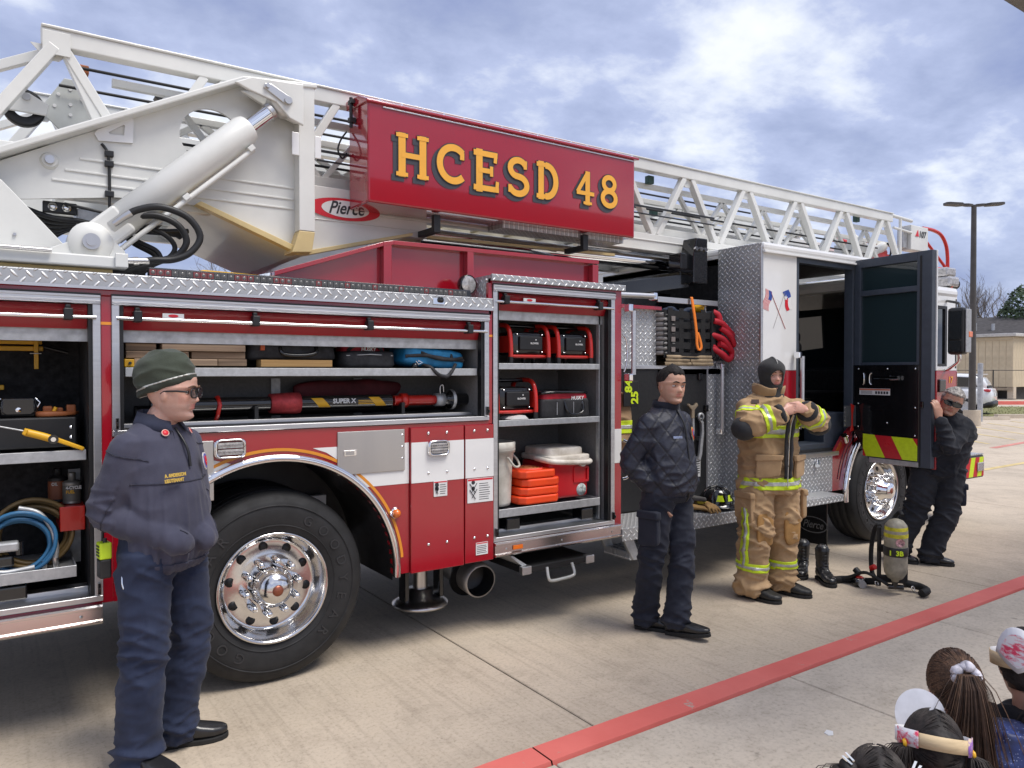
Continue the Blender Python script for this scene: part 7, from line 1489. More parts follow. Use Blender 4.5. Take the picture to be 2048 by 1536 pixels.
# --- the woman bracing the door
def bracer():
    loc = V((6.965, -.755, 0)); t = thing('person', 'person in black top and sunglasses with grey hair, bracing the open cab door', 'person', loc, R(-138))
    J = mirror_pose(pelvis=(-.02, -.03, .86), chest=(.0, .055, 1.18), neck=(.015, .06, 1.335), shL=(.04, .18, 1.25), shR=(.03, -.095, 1.265), elL=(.22, -.01, 1.06), elR=(.10, -.12, 1.02), wrL=(.215, -.095, 1.32), wrR=(.17, -.03, 1.10), hipL=(-.01, .07, .84), hipR=(-.01, -.125, .84), knL=(.03, .03, .47), knR=(.0, -.215, .47), anL=(.02, -.11, .09), anR=(-.04, -.37, .09))
    HM = head_matrix((.075, .045, 1.455), -10, 6, -20, 1.06)
    hl = hand_m(J['wrL'] + V((0, 0, .005)), (.03, -.18, .9), (.95, .35, .0))
    skin_mesh(body(J, HM, 1.06, hands=((hl, .35, -1, 0, .3),), bulk=1.1), .0052, tint_fn(0), HM, 'body', t, SK4); glasses(HM, t, True)
    for s_ in (-1, 1): q = MB(); q.tube([HM @ V(p) for p in catmull([(.097, s_ * .014, .022), (.094, s_ * .028, .026), (.083, s_ * .046, .022)], 4)], .0022, 6); q.build('eyebrow', HAIRG, t)
    # hair pulled back
    q = MB(); nz, na = 24, 40; v = []
    for i in range(nz + 1):
        z = -.055 + .182 * i / nz
        for j in range(na):
            a = 2 * math.pi * j / na; c, s_ = math.cos(a), math.sin(a); zz = min(z, .1199); xf, xb, w = lerp_tab(XF, zz), lerp_tab(XB, zz), lerp_tab(WD, zz); lim = .062 if c > .45 else (.062 - .11 * (.45 - c) / .45 if c > 0 else -.06); k = 1.10 if z > lim else .9
            v.append(V(((xf if c > 0 else xb * -1) * c * abs(c) ** -.1 if c else 0, w * math.copysign(abs(s_) ** .92, s_), 0)) * k + V((0, 0, z + .012 * max(0, z / .12))))
    q.add(v, [(i * na + j, i * na + (j + 1) % na, (i + 1) * na + (j + 1) % na, (i + 1) * na + j) for i in range(nz) for j in range(na)] + [tuple(range(na))[::-1], tuple(range(nz * na, nz * na + na))], 0, True)
    q.sphere((-.115, 0, -.02), .05, 14, 0, (1, 1.1, 1)); q.sphere((-.10, .02, -.06), .04, 12); q.xf(HM); me = remesh(q, .006, 1, .4); wrinkle(me, lambda p, n: .006 * ridged(p, (45, 45, 30), 2) - .002); me.materials.append(HAIRG); link('hair', me, t)
    me = trousers(J, (.125, .115, .100, .098, .098), .035, (.20, .15)); garment(me, .0085, leg_folds(J, .014, .03), fabric('black_trousers', (.012, .014, .020), alt=(.008, .009, .014)), 'trousers', t, 4)
    q = MB(); pillow(q, (.0, .150, .62), (.15, .05, .18), .25, 24, .003, 9, 3); q.build('cargo_pocket', NAVYD, t); q = MB(); pillow(q, (.0, .158, .705), (.165, .055, .05), .25, 24, .003, 9, 5); q.build('pocket_flap', NAVYD, t)
    shoes(J, (R(70), R(50)), t, SHOE, SOLE, .26, .048, .07)
    mb = MB(); f = V((1, 0, 0)); s_ = (J['shL'] - J['shR']).normalized(); h_ = V((0, 1, 0))
    loft(mb, [(V((-.015, -.025, .80)), h_ * .19, f * .15), (V((-.015, -.022, .83)), h_ * .205, f * .165), (V((-.01, -.005, .92)), h_ * .205, f * .165), (V((.0, .025, 1.04)), h_ * .20, f * .165), (V((.01, .055, 1.16)), s_ * .205, f * .16), (V((.01, .06, 1.25)), s_ * .195, f * .13), (V((.012, .06, 1.31)), s_ * .13, f * .10), (V((.02, .06, 1.36)), s_ * .078, f * .075)], 28)
    for q_ in 'LR': limb(mb, [J['sh' + q_], J['sh' + q_].lerp(J['el' + q_], .5), J['el' + q_], J['el' + q_].lerp(J['wr' + q_], .5), J['wr' + q_].lerp(J['el' + q_], .12)], [.066, .072, .066, .060, .050])
    garment(mb, .008, lambda p, n: .010 * ridged(p, (6, 6, 14), 21) + .004 * ridged(p, (14, 14, 14), 3) - .008, fabric('black_fleece', (.009, .011, .018), .9, .1, 5, .3, 260, .08), 'pullover', t, 4)
officer_cap(); officer_quilt(); firefighter(); bracer()
# ------------------------------------------------------------------ children sitting on the walk, seen from behind
def scalp(a, e, k=1.06): return V((.100 * math.cos(e) * math.cos(a) - .004, .0785 * math.cos(e) * math.sin(a), .020 + .104 * math.sin(e))) * k
def strands(mb, M, goal, n, rnd, tail=None, k=1.085, r=.0009, a_rng=(-180, 180), e_rng=(-25, 35)):
    g0 = V(goal)
    for i in range(n):
        a, e = R(rnd.uniform(*a_rng)), R(rnd.uniform(*e_rng)); p0 = scalp(a, e, 1); P = []
        for q in range(8):
            t = q / 7; d = p0.lerp(g0, t); c = V((0, 0, .02)); u = (d - c); s_ = math.sqrt((u.x / .1) ** 2 + (u.y / .0785) ** 2 + (u.z / .104) ** 2); f_ = (k + .012 * math.sin(t * math.pi)) / max(s_, .2); P.append(c + u * (f_ if t < .97 else max(1, f_ * .98)))
        if tail:
            j = V((rnd.gauss(0, .015), rnd.gauss(0, .019), 0)); P += [V(p) + j * (.6 + .4 * m_) for m_, p in enumerate(tail(rnd.uniform(.75, 1.05)))]
        mb.tube([M @ p for p in P], [r] * (len(P) - 1) + [r * .4], 4, 0, False)
def cap_hair(M, m_, t, back=-.05, front=.05, k=1.09):
    q = MB(); nz, na = 24, 36; v = []
    for i in range(nz + 1):
        z = -.075 + .20 * i / nz
        for j in range(na):
            a = 2 * math.pi * j / na; c, s_ = math.cos(a), math.sin(a); zz = min(z, .1199); xf, xb, w = lerp_tab(XF, zz), lerp_tab(XB, zz), lerp_tab(WD, zz); lim = front if c > .4 else (front + (back - front) * (.4 - c) / .6 if c > -.2 else back); kk = k if z > lim else .88
            v.append(V(((xf if c > 0 else -xb) * c, w * s_, 0)) * kk + V((0, 0, z + .010 * max(0, z / .12))))
    q.add(v, [(i * na + j, i * na + (j + 1) % na, (i + 1) * na + (j + 1) % na, (i + 1) * na + j) for i in range(nz) for j in range(na)] + [tuple(range(na))[::-1], tuple(range(nz * na, nz * na + na))], 0, True); q.xf(M); me = remesh(q, .006, 2); me.materials.append(m_); return link('hair', me, t)
def child(label, loc, az, hz, skin, shirt, yaw=0, pitch=0, roll=0, s=.90, arms=True, hy=0, up=0):
    t = thing('person', label, 'person', (loc[0], loc[1], .12), R(az), 'children sitting on the walk'); h = hz - .12
    J = mirror_pose(pelvis=(0, 0, .10), chest=(.02, 0, h - .29), neck=(.01 - up * .5, 0, h - .14 + up * .6), shL=(.01 - up, .115 + up * .4, h - .185 + up), shR=(.01 - up, -.115 - up * .4, h - .185 + up), elL=(.10, .17, h - .36), elR=(.10, -.17, h - .36), wrL=(.24, .08, h - .42), wrR=(.24, -.08, h - .42), hipL=(0, .07, .09), hipR=(0, -.07, .09), knL=(.27, .17, .12), knR=(.27, -.17, .12), anL=(.14, .0, .06), anR=(.22, .02, .06))
    if arms == 'up': J['elL'] = V((.16, .16, h - .12)); J['wrL'] = V((.20, .20, h + .07))
    HM = head_matrix((.03, hy, h), yaw, pitch, roll, s); mb = MB(); head(mb, HM, 1.05); nk = HM @ V((-.02, 0, -.09)); limb(mb, [J['neck'] - V((0, 0, .05)), nk], [.045, .043])
    loft(mb, [(V((0, 0, .02)), V((0, .08, 0)), V((.07, 0, 0))), (V((0, 0, .08)), V((0, .115, 0)), V((.09, 0, 0))), (V((.01, 0, h * .4)), V((0, .10, 0)), V((.075, 0, 0))), (J['chest'], V((0, .115, 0)), V((.078, 0, 0))), (J['neck'] - V((0, 0, .05)), V((0, .10, 0)), V((.06, 0, 0))), (J['neck'], V((0, .045, 0)), V((.045, 0, 0)))])
    for q in 'LR':
        limb(mb, [J['sh' + q], J['el' + q], J['wr' + q]], [.034, .029, .02]); limb(mb, [J['hip' + q], J['kn' + q], J['an' + q]], [.06, .045, .03]); d = (J['wr' + q] - J['el' + q]); hand(mb, hand_m(J['wr' + q], d, (0, 0, 1) if arms != 'up' else (-1, 0, 0)) @ Matrix.Scale(.72, 4), .4, 1 if q == 'R' else -1)
    skin_mesh(mb, .0058, tint_fn(0), HM, 'body', t, skin)
    mb = MB(); loft(mb, [(V((0, 0, .02)), V((0, .13, 0)), V((.11, 0, 0))), (V((0, 0, .10)), V((0, .14, 0)), V((.11, 0, 0))), (V((.01, 0, h * .45)), V((0, .125, 0)), V((.095, 0, 0))), (J['chest'], V((0, .138, 0)), V((.098, 0, 0))), (J['neck'] - V((0, 0, .06)), V((0, .145, 0)), V((.10, 0, 0))), (J['neck'] + V((0, 0, .015)), V((0, .070, 0)), V((.070, 0, 0)))], 24)
    for q in 'LR': limb(mb, [J['sh' + q], J['sh' + q].lerp(J['el' + q], .5), J['el' + q], J['el' + q].lerp(J['wr' + q], .85)], [.066, .064, .054, .042])
    garment(mb, .007, lambda p, n: .008 * ridged(p, (9, 9, 18), 5) - .004, shirt, 'shirt', t, 3)
    mb = MB()
    for q in 'LR': limb(mb, [J['hip' + q], J['kn' + q], J['an' + q]], [.075, .06, .045])
    garment(mb, .009, None, fabric('child_trousers%d' % len(bpy.data.materials), (.03, .035, .06)), 'trousers', t, 2)
    return t, HM
rnd = random.Random(5)
HB = mat('hair_brown', (.060, .030, .018), .7, var=.5, vscale=60, stretch=(1, 1, .3)); HBL = mat('hair_brown_light', (.13, .07, .04), .68, var=.4, vscale=50); HK = mat('hair_black', (.014, .010, .009), .68, var=.5, vscale=60); HK2 = mat('hair_black_sheen', (.026, .018, .015), .62, var=.4, vscale=50)
# sparkly navy shirt
SPK, N, L, b = new_mat('sparkle_navy'); co = N.new('ShaderNodeTexCoord'); vo = N.new('ShaderNodeTexVoronoi'); vo.inputs['Scale'].default_value = 110; L.new(co.outputs['Object'], vo.inputs[0]); k1 = noi(N, L, co.outputs['Object'], 14, 4, .6); base = ramp(N, L, k1, [(.38, (.006, .008, .03)), (.58, (.015, .03, .13)), (.74, (.05, .09, .30))]); L.new(mixrgb(N, L, ramp(N, L, vo.outputs['Distance'], [(.10, 1), (.2, 0)]), base, (.28, .32, .52)), b.inputs['Base Color']); b.inputs['Roughness'].default_value = .55
PW = mat('paper_white', (.74, .74, .78), .8, var=.06, vscale=20); PT = mat('paper_tan', (.62, .47, .28), .8, var=.12, vscale=14, stretch=(1, 1, 6))
def crayon(name, base, col, sc=60):
    m, N, L, b = new_mat(name); co = objco(N, L, (1, .25, 1.6), (.4, .3, .9)); f_ = noi(N, L, co, sc, 3, .7, .5); g_ = noi(N, L, objco(N, L), 14, 2); mul = N.new('ShaderNodeMath'); mul.operation = 'MULTIPLY'; L.new(f_, mul.inputs[0]); L.new(g_, mul.inputs[1]); L.new(mixrgb(N, L, ramp(N, L, mul.outputs[0], [(.20, 0), (.30, 1)]), base, col), b.inputs['Base Color']); b.inputs['Roughness'].default_value = .85; return m
CR1, CR2, CR3 = crayon('crayon_red', (.74, .72, .76), (.72, .06, .13)), crayon('crayon_purple', (.66, .52, .38), (.25, .10, .42)), crayon('crayon_lilac', (.70, .70, .76), (.52, .40, .64), 30)
# 1: ponytail and scrunchie
t, HM = child('child with long brown ponytail, white scrunchie and sparkly navy top', (2.555, -3.06), 38, .715, SK1, SPK, 4, 4, 0, .92, True, .125, .08)
cap_hair(HM, HB, t, -.06, .03); q = MB(); gp = (-.100, 0, .075)
def tl(l): return [(-.128, 0, .085), (-.150, 0, .05), (-.152, 0, -.02 * l), (-.142, 0, -.10 * l), (-.135, 0, -.19 * l), (-.13, 0, -.25 * l)]
strands(q, HM, gp, 800, rnd, tl); struct(q.build('hair_strand', HB, t), 'stuff'); q = MB(); strands(q, HM, gp, 380, rnd, tl, 1.095); struct(q.build('hair_strand', HBL, t), 'stuff')
q = MB(); pts = []
for i in range(41):
    a = 2 * math.pi * i / 40; pts.append(V((-.112 + .010 * math.cos(a * 1) * .3 + .006 * math.sin(9 * a), .030 * math.cos(a), .078 + .030 * math.sin(a))))
q.tube([HM @ p for p in pts], [.013 + .004 * math.sin(7 * i) for i in range(41)], 10, 0, False); q.build('scrunchie', mat('scrunchie_white', (.62, .60, .66), .7, var=.3, vscale=40, bump=.4, bscale=60), t)
# 2: paper fire hat
t, HM = child('child in paper band hat with white round brim and crayon scribbles', (2.165, -3.05), 42, .635, SK2, fabric('shirt_dusty_pink', (.36, .08, .085), .85), 0, 6, 4, .90)
cap_hair(HM, HK, t, -.06, .03); q = MB()
for sy in (-1, 1):
    strands(q, HM, (-.045, sy * .085, .03), 380, rnd, lambda l, sy=sy: [(-.055, sy * .105, .02), (-.06, sy * .118, -.02), (-.055, sy * .12, -.08 * l), (-.045, sy * .115, -.14 * l)], 1.085, .001, (sy * 10, sy * 178) if sy > 0 else (-178, -10), (-20, 80))
struct(q.build('hair_strand', HK2, t), 'stuff')
for sy in (-1, 1): MB().lathe([(.008, -.006), (.014, 0), (.008, .006)], HM @ V((-.05, sy * .096, .03)), (0, 1, 0), 12).build('hair_tie', YEL, t)
def ribbon(R_, z0, z1, a0, a1, tilt, M, m_, name, par, n=24, kx=1.0, dz=0):
    q = MB(); v = []
    for i in range(n + 1):
        a = R(a0 + (a1 - a0) * i / n)
        for z in (z0, z1): v.append(M @ (Matrix.Rotation(R(tilt), 3, 'Y') @ V((R_[0] * math.cos(a) * kx, R_[1] * math.sin(a), z + dz))))
    q.add(v, [(2 * i, 2 * i + 2, 2 * i + 3, 2 * i + 1) for i in range(n)], 0, True); o = q.build(name, m_, par); md = o.modifiers.new('s', 'SOLIDIFY'); md.thickness = .0015; return o
Rb = (.128, .106); ribbon(Rb, .018, .060, 140, 222, 12, HM, PT, 'hat_band', t); ribbon((.129, .107), .012, .066, 222, 262, 12, HM, CR2, 'hat_band', t); ribbon(Rb, .018, .060, 262, 420, 12, HM, PW, 'hat_band', t); ribbon((.129, .107), .014, .064, 95, 140, 12, HM, CR1, 'hat_band', t); ribbon(Rb, .018, .06, 60, 95, 12, HM, PW, 'hat_band', t)
q = MB(); n = 32; q.add([HM @ (Matrix.Rotation(R(12), 3, 'Y') @ V((.130 + .004 * math.cos(2 * math.pi * k / n), .078 * math.cos(2 * math.pi * k / n), .095 + .085 * math.sin(2 * math.pi * k / n)))) for k in range(n)], [tuple(range(n))]); o = q.build('hat_front', PW, t); md = o.modifiers.new('s', 'SOLIDIFY'); md.thickness = .0015
# 3: dark hair with clips at the bottom edge
t, HM = child('child with dark parted braids and silver hair clips at bottom edge', (1.87, -3.06), 50, .615, SK4, fabric('shirt_rose', (.35, .06, .08), .85), -10, 4, 0, .92)
cap_hair(HM, HK, t, -.06, .03); q = MB()
for sy in (-1, 1): strands(q, HM, (-.055, sy * .07, .07), 380, rnd, lambda l, sy=sy: [(-.06, sy * .085, .085), (-.075, sy * .10, .08), (-.085, sy * .108, .04), (-.08, sy * .105, -.04 * l)], 1.085, .001, (sy * 8, sy * 178) if sy > 0 else (-178, -8), (-20, 80))
struct(q.build('hair_strand', HK2, t), 'stuff')
for sy in (-1, 1):
    q = MB(); pillow(q, HM @ V((-.06, sy * .088, .085)), (.05, .04, .04), .7, 18, .006, 30, 2 + sy); q.build('bun', HK, t); q = MB(); q.bar(HM @ V((-.085, sy * .08, .105)), HM @ V((-.05, sy * .10, .112)), .006, .004); q.build('hair_clip', CHR, t); q = MB(); q.bar(HM @ V((-.075, sy * .075, .112)), HM @ V((-.04, sy * .09, .118)), .006, .004); q.build('hair_clip', CHR, t)
# 4: paper helmet front turned backwards at the right edge
t, HM = child('child at right edge with red crayon paper badge on a tan headband', (2.69, -3.08), 40, .775, SK2, fabric('shirt_black', (.012, .011, .013), .85), 0, 2, 0, .92)
cap_hair(HM, HB, t, -.08, .03); q = MB(); strands(q, HM, (-.10, 0, -.06), 520, rnd, lambda l: [(-.115, 0, -.10), (-.12, 0, -.16 * l), (-.115, 0, -.22 * l)], 1.085, .001, (-180, 180), (-10, 85)); struct(q.build('hair_strand', HK2, t), 'stuff')
ribbon(Rb, .0, .045, 60, 215, 8, HM, PT, 'hat_band', t); ribbon(Rb, .0, .045, 215, 420, 8, HM, PW, 'hat_band', t); ribbon((.130, .108), -.01, .045, 190, 232, 8, HM, mat('tape_grey', (.30, .27, .30), .6, var=.2), 'hat_band', t)
pl = [(-.062, .0), (-.078, .05), (-.05, .105), (0, .128), (.05, .105), (.078, .05), (.062, .0), (0, -.03)]
def shield(k, off, z0, m_, name):
    q = MB(); n = 10; v = []; 
    for i in range(n + 1):
        u = -.078 * k + .156 * k * i / n; a = R(146) + u / .125; uu = abs(u) / k
        top = .128 - .10 * (uu / .078) ** 2.2; bot = -.03 + .055 * (uu / .078) ** 1.2
        for z in (bot, (bot + top) / 2, top): v.append(HM @ V(((.134 + off + .10 * z) * math.cos(a), (.113 + off + .10 * z) * math.sin(a), z0 + z * k)))
    q.add(v, [(3 * i + b_, 3 * i + b_ + 1, 3 * i + b_ + 4, 3 * i + b_ + 3) for i in range(n) for b_ in (0, 1)], 0, True); return q.build(name, m_, t)
o = shield(1.0, 0, .035, PW, 'hat_front'); md = o.modifiers.new('s', 'SOLIDIFY'); md.thickness = .0015; md.offset = -1
shield(.74, .003, .045, CR1, 'hat_drawing')

# ------------------------------------------------------------------ gear on the ground and on the running board
def work_boot(label, loc, az):
    t = thing('work_boot', label, 'boot', loc, az, 'black work boots'); mb = MB(); foot(mb, (-.07, 0, .02), 0, .28, .048, .085); limb(mb, [(.0, 0, .08), (-.005, 0, .14), (-.008, 0, .20), (-.006, 0, .255)], [(.046, .056), (.046, .053), (.052, .058), (.056, .064)], (1, 0, 0), 20, 5)
    garment(mb, .006, lambda p, n: .004 * ridged(p, (16, 16, 40), 2) * max(0, 1 - abs(p.z - .12) / .09), SHOE, 'upper', t, 3); q = MB(); sole(q, (-.07, 0, 0), 0, .285, .051, .028); q.build('sole', SOLE, t, .004)
    for k in range(6): z = .085 + k * .026; x = .085 - k * .010 if k < 2 else .058; MB().tube([(x - .01, -.022, z), (x + .008, 0, z + .006), (x - .01, .022, z)], .0035, 6).build('lace', BLK, t)
    MB().lathe([(.052, .25), (.058, .262), (.05, .268), (.044, .24)], (-.006, 0, 0), (0, 0, 1), 20).build('cuff', BLK, t)
work_boot('black leather boot nearest the person in turnout gear', (5.63, -.26, 0), R(-150)); work_boot('black leather boot beside the breathing mask', (5.58, -.475, 0), R(-125))
# breathing apparatus standing on its frame
t = thing('air_pack', 'breathing apparatus with grey air cylinder and yellow collar on the ground', 'air pack', (5.735, -.99, 0), R(-140))
cyl_ = MB(); cyl_.lathe([(0, .10), (.025, .10), (.03, .115), (.055, .13), (.078, .17), (.084, .21), (.084, .50), (.076, .545), (.05, .578), (.02, .59), (0, .592)], (.03, 0, 0), (.05, 0, 1), 32)
CYG = mat('composite_grey', (.30, .275, .21), .5, var=.25, vscale=12, bump=.15, bscale=40, alt=(.19, .175, .135)); cyl_.build('cylinder', CYG, t)
MB().lathe([(.0848, .455), (.0852, .46), (.083, .505), (.079, .535)], (.03, 0, 0), (.05, 0, 1), 32).build('yellow_band', mat('scuffed_yellow', (.60, .55, .03), .6, var=.3, vscale=16), t)
MB().lathe([(.086, .31), (.0885, .315), (.0885, .375), (.086, .38)], (.03, 0, 0), (.05, 0, 1), 32).build('strap', BLK, t); text('strap_number', '1', .05, (.130, -.066, .322), (.45, 1, 0), (0, 0, 1), LIME, t, .001, .002); text('strap_number', '3B', .05, (.142, -.018, .322), (0.0, 1, 0), (0, 0, 1), LIME, t, .001, .002)
MB().lathe([(0, .0), (.03, .0), (.032, -.002)], (.1385, .012, .42), (-1, 0, 0), 16).build('sticker', mat('pack_sticker', (.55, .30, .30), .5, var=.5, vscale=60), t)
MB().cyl((.028, 0, .04), (.028, 0, .11), .022, n=14).build('valve', BLKG, t); MB().cyl((.028, -.05, .055), (.028, .06, .055), .02, n=14).build('valve_knob', BLKG, t)
q = MB(); q.box(-.085, -.055, -.11, -.08, .03, .50); q.box(-.085, -.055, .08, .11, .03, .50); q.box(-.085, -.055, -.11, .11, .30, .36); q.box(-.085, -.055, -.10, .10, .06, .12); q.build('back_frame', BLK, t, .008)
for P, r_ in (([(-.08, .09, .50), (-.16, .10, .46), (-.19, .11, .30), (-.15, .11, .12), (-.09, .09, .06)], .018), ([(-.08, -.09, .50), (-.15, -.11, .47), (-.19, -.13, .30), (-.16, -.13, .12), (-.09, -.10, .06)], .018), ([(-.07, .0, .50), (-.10, .02, .57), (-.07, .05, .62), (-.03, .06, .60)], .016), ([(-.08, -.10, .06), (-.16, -.20, .035), (-.20, -.33, .03), (-.14, -.43, .03)], .028), ([(-.08, .10, .06), (-.05, .19, .05), (.04, .22, .045), (.10, .17, .035)], .030)): MB().tube(catmull(P, 6), r_, 8).build('harness_strap', STRAP, t)
MB().tube(catmull([(.02, -.04, .06), (-.04, -.12, .10), (-.10, -.20, .12), (-.16, -.30, .06), (-.20, -.42, .035), (-.20, -.52, .04)], 7), .013, 8).build('air_hose', HOSE, t); MB().cyl((-.10, -.12, .17), (-.13, -.14, .15), .022, n=12).build('gauge', REDP, t); MB().cyl((-.16, -.22, .09), (-.19, -.25, .12), .025, n=12).build('regulator', BLK, t)
for x, y in ((-.02, -.12), (.06, .12)): MB().lathe([(.016, -.004), (.022, 0), (.016, .004)], (x, y, .06), (.6, .5, .3), 14).build('buckle_ring', STEEL, t)
m_ = thing('regulator_mask', 'black and red breathing mask regulator lying beside the boots', 'mask', (5.70, -.72, 0), R(-130)); q = MB(); pillow(q, (0, 0, .035), (.12, .10, .07), .4, 24, .004, 14, 3); q.build('body', BLKG, m_); q = MB(); pillow(q, (.01, 0, .062), (.06, .06, .03), .5, 20, .002); q.build('red_cover', REDP, m_); MB().cyl((.05, 0, .035), (.09, 0, .03), .03, n=14).build('port', GALV, m_); MB().cyl((-.06, .02, .03), (-.10, .03, .025), .018, n=12).build('hose_end', STEEL, m_)
# helmet
t = thing('fire_helmet', 'black fire helmet with lime panels on the running board', 'helmet', (4.99, .13, .57), R(-60)); q = MB(); q.lathe([(.0, .185), (.05, .180), (.09, .155), (.115, .115), (.124, .07), (.126, .045), (.16, .03), (.168, .022), (.16, .016), (.12, .03), (.10, .03)], (0, 0, 0), (0, 0, 1), 36); q.v = [(x * 1.2 if x < 0 else x * 1.05, y, z - (.02 * max(0, -x / .16) ** 2)) for x, y, z in q.v]; q.build('shell', BLKG, t)
for a in range(0, 360, 45): q = MB(); q.tube([(math.cos(R(a)) * r_, math.sin(R(a)) * r_, z) for r_, z in ((.0, .189), (.055, .182), (.095, .157), (.12, .116), (.13, .06))], .005, 6); q.build('rib', BLKG, t)
for a in (22, 67, -22, -67, 112): 
    q = MB(); pr = [(.112, .125), (.124, .075)]; v = []
    for (r_, z) in pr:
        for k in range(5): g_ = R(a - 15 * (1 if z < .1 else .65) + (30 if z < .1 else 19.5) * k / 4); v.append((math.cos(g_) * r_ * 1.045 + .004, math.sin(g_) * r_ * 1.03, z))
    q.add(v, [(k, k + 1, k + 6, k + 5) for k in range(4)]); q.build('reflective_panel', LIME, t)
MB().prism([(-.035, .05), (.035, .05), (.04, .12), (0, .15), (-.04, .12)], .118, .126, 'yz').build('front_shield', BLK, t, .004); q = MB(); q.lathe([(.13, .05), (.142, .03), (.14, -.01), (.12, -.03)], (0, 0, .045), (0, 0, 1), 20, arc=(R(-70), R(70))); q.build('face_shield', GLASS_D, t)
g_ = thing('work_gloves', 'tan and yellow work gloves lying next to the helmet', 'gloves', (4.72, .16, .57), R(-70)); LG = mat('glove_tan', (.40, .24, .09), .85, var=.3, bump=.3, bscale=60); LY = mat('glove_yellow', (.60, .52, .05), .7, var=.2)
for k, (x, y, a) in enumerate(((0, 0, 10), (.05, .11, -35))): mb = MB(); hand(mb, Matrix.Translation((x, y, .035 + .02 * k)) @ Matrix.Rotation(R(a), 4, 'Z') @ Matrix.Scale(1.25, 4), .35, 1, .3); limb(mb, [(x - .09, y, .035 + .02 * k), (x, y, .035 + .02 * k)], [(.05, .028), (.045, .028)], (0, 0, 1)); garment(mb, .006, None, LG, 'glove', g_, 2)
q = MB(); pillow(q, (.06, .06, .07), (.07, .05, .03), .6, 20, .004, 20, 3); q.build('knuckle_guard', LY, g_); q = MB(); pillow(q, (-.02, .0, .075), (.05, .05, .03), .6, 20, .004, 20, 5); q.build('cuff_strap', BLK, g_); q = MB(); pillow(q, (.02, .05, .10), (.16, .08, .035), .5, 24, .008, 20, 7); q.build('lining', fabric('glove_lining', (.08, .075, .07)), g_)
# hanging turnout coat behind the post
t = thing('hanging_coat', 'tan turnout coat with lime stripe hanging behind the red post', 'coat', (3.98, .30, 1.25)); q = MB(); pillow(q, (0, 0, .05), (.26, .14, .52), .5, 30, .02, 7, 4); me = garment(q, .009, lambda p, n: .014 * ridged(p, (8, 8, 5), 3), fabric('coat_tan', (.30, .19, .10), .85), 'coat_body', t, 2); band(me.data, (0, 0, -.01), (0, 0, .09), .4, .006, LIME, 'reflective_band', t); band(me.data, (0, 0, .025), (0, 0, .055), .4, .0075, SILV, 'reflective_band', t)
n_ = MB().box(.02, .18, -.095, -.085, .20, .40).build('name_panel', BLK, t, .004); text('panel_number', '84', .10, (.10, -.097, .31), (0, 0, 1), (-1, 0, 0), LIME, t, .001, .004); text('panel_number', '25', .10, (.165, -.097, .22), (0, 0, 1), (-1, 0, 0), LIME, t, .001, .004)
tag(MB().prism([(3.00, -2.165), (3.035, -2.155), (3.045, -2.18), (3.015, -2.20), (2.995, -2.19)], .1205, .1235, 'xy').build('litter', PAPER), 'small white scrap lying on the walk', 'litter')
# ------------------------------------------------------------------ beyond the truck
def frame(rz, loc): return Matrix.Translation(loc) @ Matrix.Rotation(rz, 4, 'Z')
AZR = R(-34.4)                                                # the far kerb and fence run this way
GRS = mat('grass', (.13, .15, .045), .9, var=.3, vscale=1.5, alt=(.20, .17, .075)); gr0 = MB(); M = frame(AZR, (36.5, 10.5, 0)); gr0.box(-3.5, 22, -4.6, 4.0, -.3, .03); gr0.xf(M); lawn = struct(gr0.build('lawn', GRS))
q = MB(); rg = random.Random(3)
for k in range(3500):
    x, y = rg.uniform(-3.4, 14), rg.uniform(-4.5, 3.9); a = rg.uniform(0, 6.28); h = rg.uniform(.03, .08); p = V((x, y, .02)); d = V((math.cos(a), math.sin(a), 0)) * .02; q.add([p - d, p + d, p + V((rg.uniform(-.03, .03), rg.uniform(-.03, .03), h))], [(0, 1, 2)])
q.xf(M); struct(q.build('grass', GRS), 'stuff')
q = MB(); q.box(-3.8, 22, -4.85, -4.6, -.3, .14); q.xf(M); struct(q.build('kerb', LOT))
q = MB(); q.box(-8, 40, 7.2, 7.5, -.3, .16); q.xf(M); kb = struct(q.build('kerb', KERB))
for x in (-1.0, 7.0): text('kerb_lettering', 'FIRE LANE  NO PARKING', .20, M @ V((x, 7.19, .0)), M.to_3x3() @ V((1, 0, 0)), (0, 0, 1), PAPER, kb, .002, .004)
# lamp post
t = thing('street_lamp', 'tall brown lamp post with two flat lamp heads', 'street lamp', (25.73, 7.37, 0)); BRZ = mat('bronze_paint', (.075, .068, .062), .45, var=.1, metal=.3); MB().tube([(0, 0, 0), (0, 0, 7.05)], [.11, .075], 16).build('pole', BRZ, t); MB().cyl((0, 0, 0), (0, 0, .5), .25, n=20).build('base', LOT, t)
for s_ in (-1, 1):
    d = V((.825, -.565, 0)) * s_; u = V((.565, .825, 0)); q = MB(); z = 7.0
    v = [d * a + u * w * s2 + V((0, 0, z + .06 * a)) for a, w in ((.05, .05), (.22, .10), (.34, .06), (.45, .17), (.85, .16), (.93, .10)) for s2 in (-1, 1)]
    q.add(v + [p + V((0, 0, .07)) for p in v], [(2 * i, 2 * i + 1, 2 * i + 3, 2 * i + 2) for i in range(5)] + [(12 + 2 * i, 12 + 2 * i + 2, 12 + 2 * i + 3, 12 + 2 * i + 1) for i in range(5)] + [(2 * i + a, 2 * i + 2 + a, 14 + 2 * i + a, 12 + 2 * i + a) for i in range(5) for a in (0, 1)] + [(0, 12, 13, 1), (10, 11, 23, 22)]); q.build('lamp_head', BRZ, t)
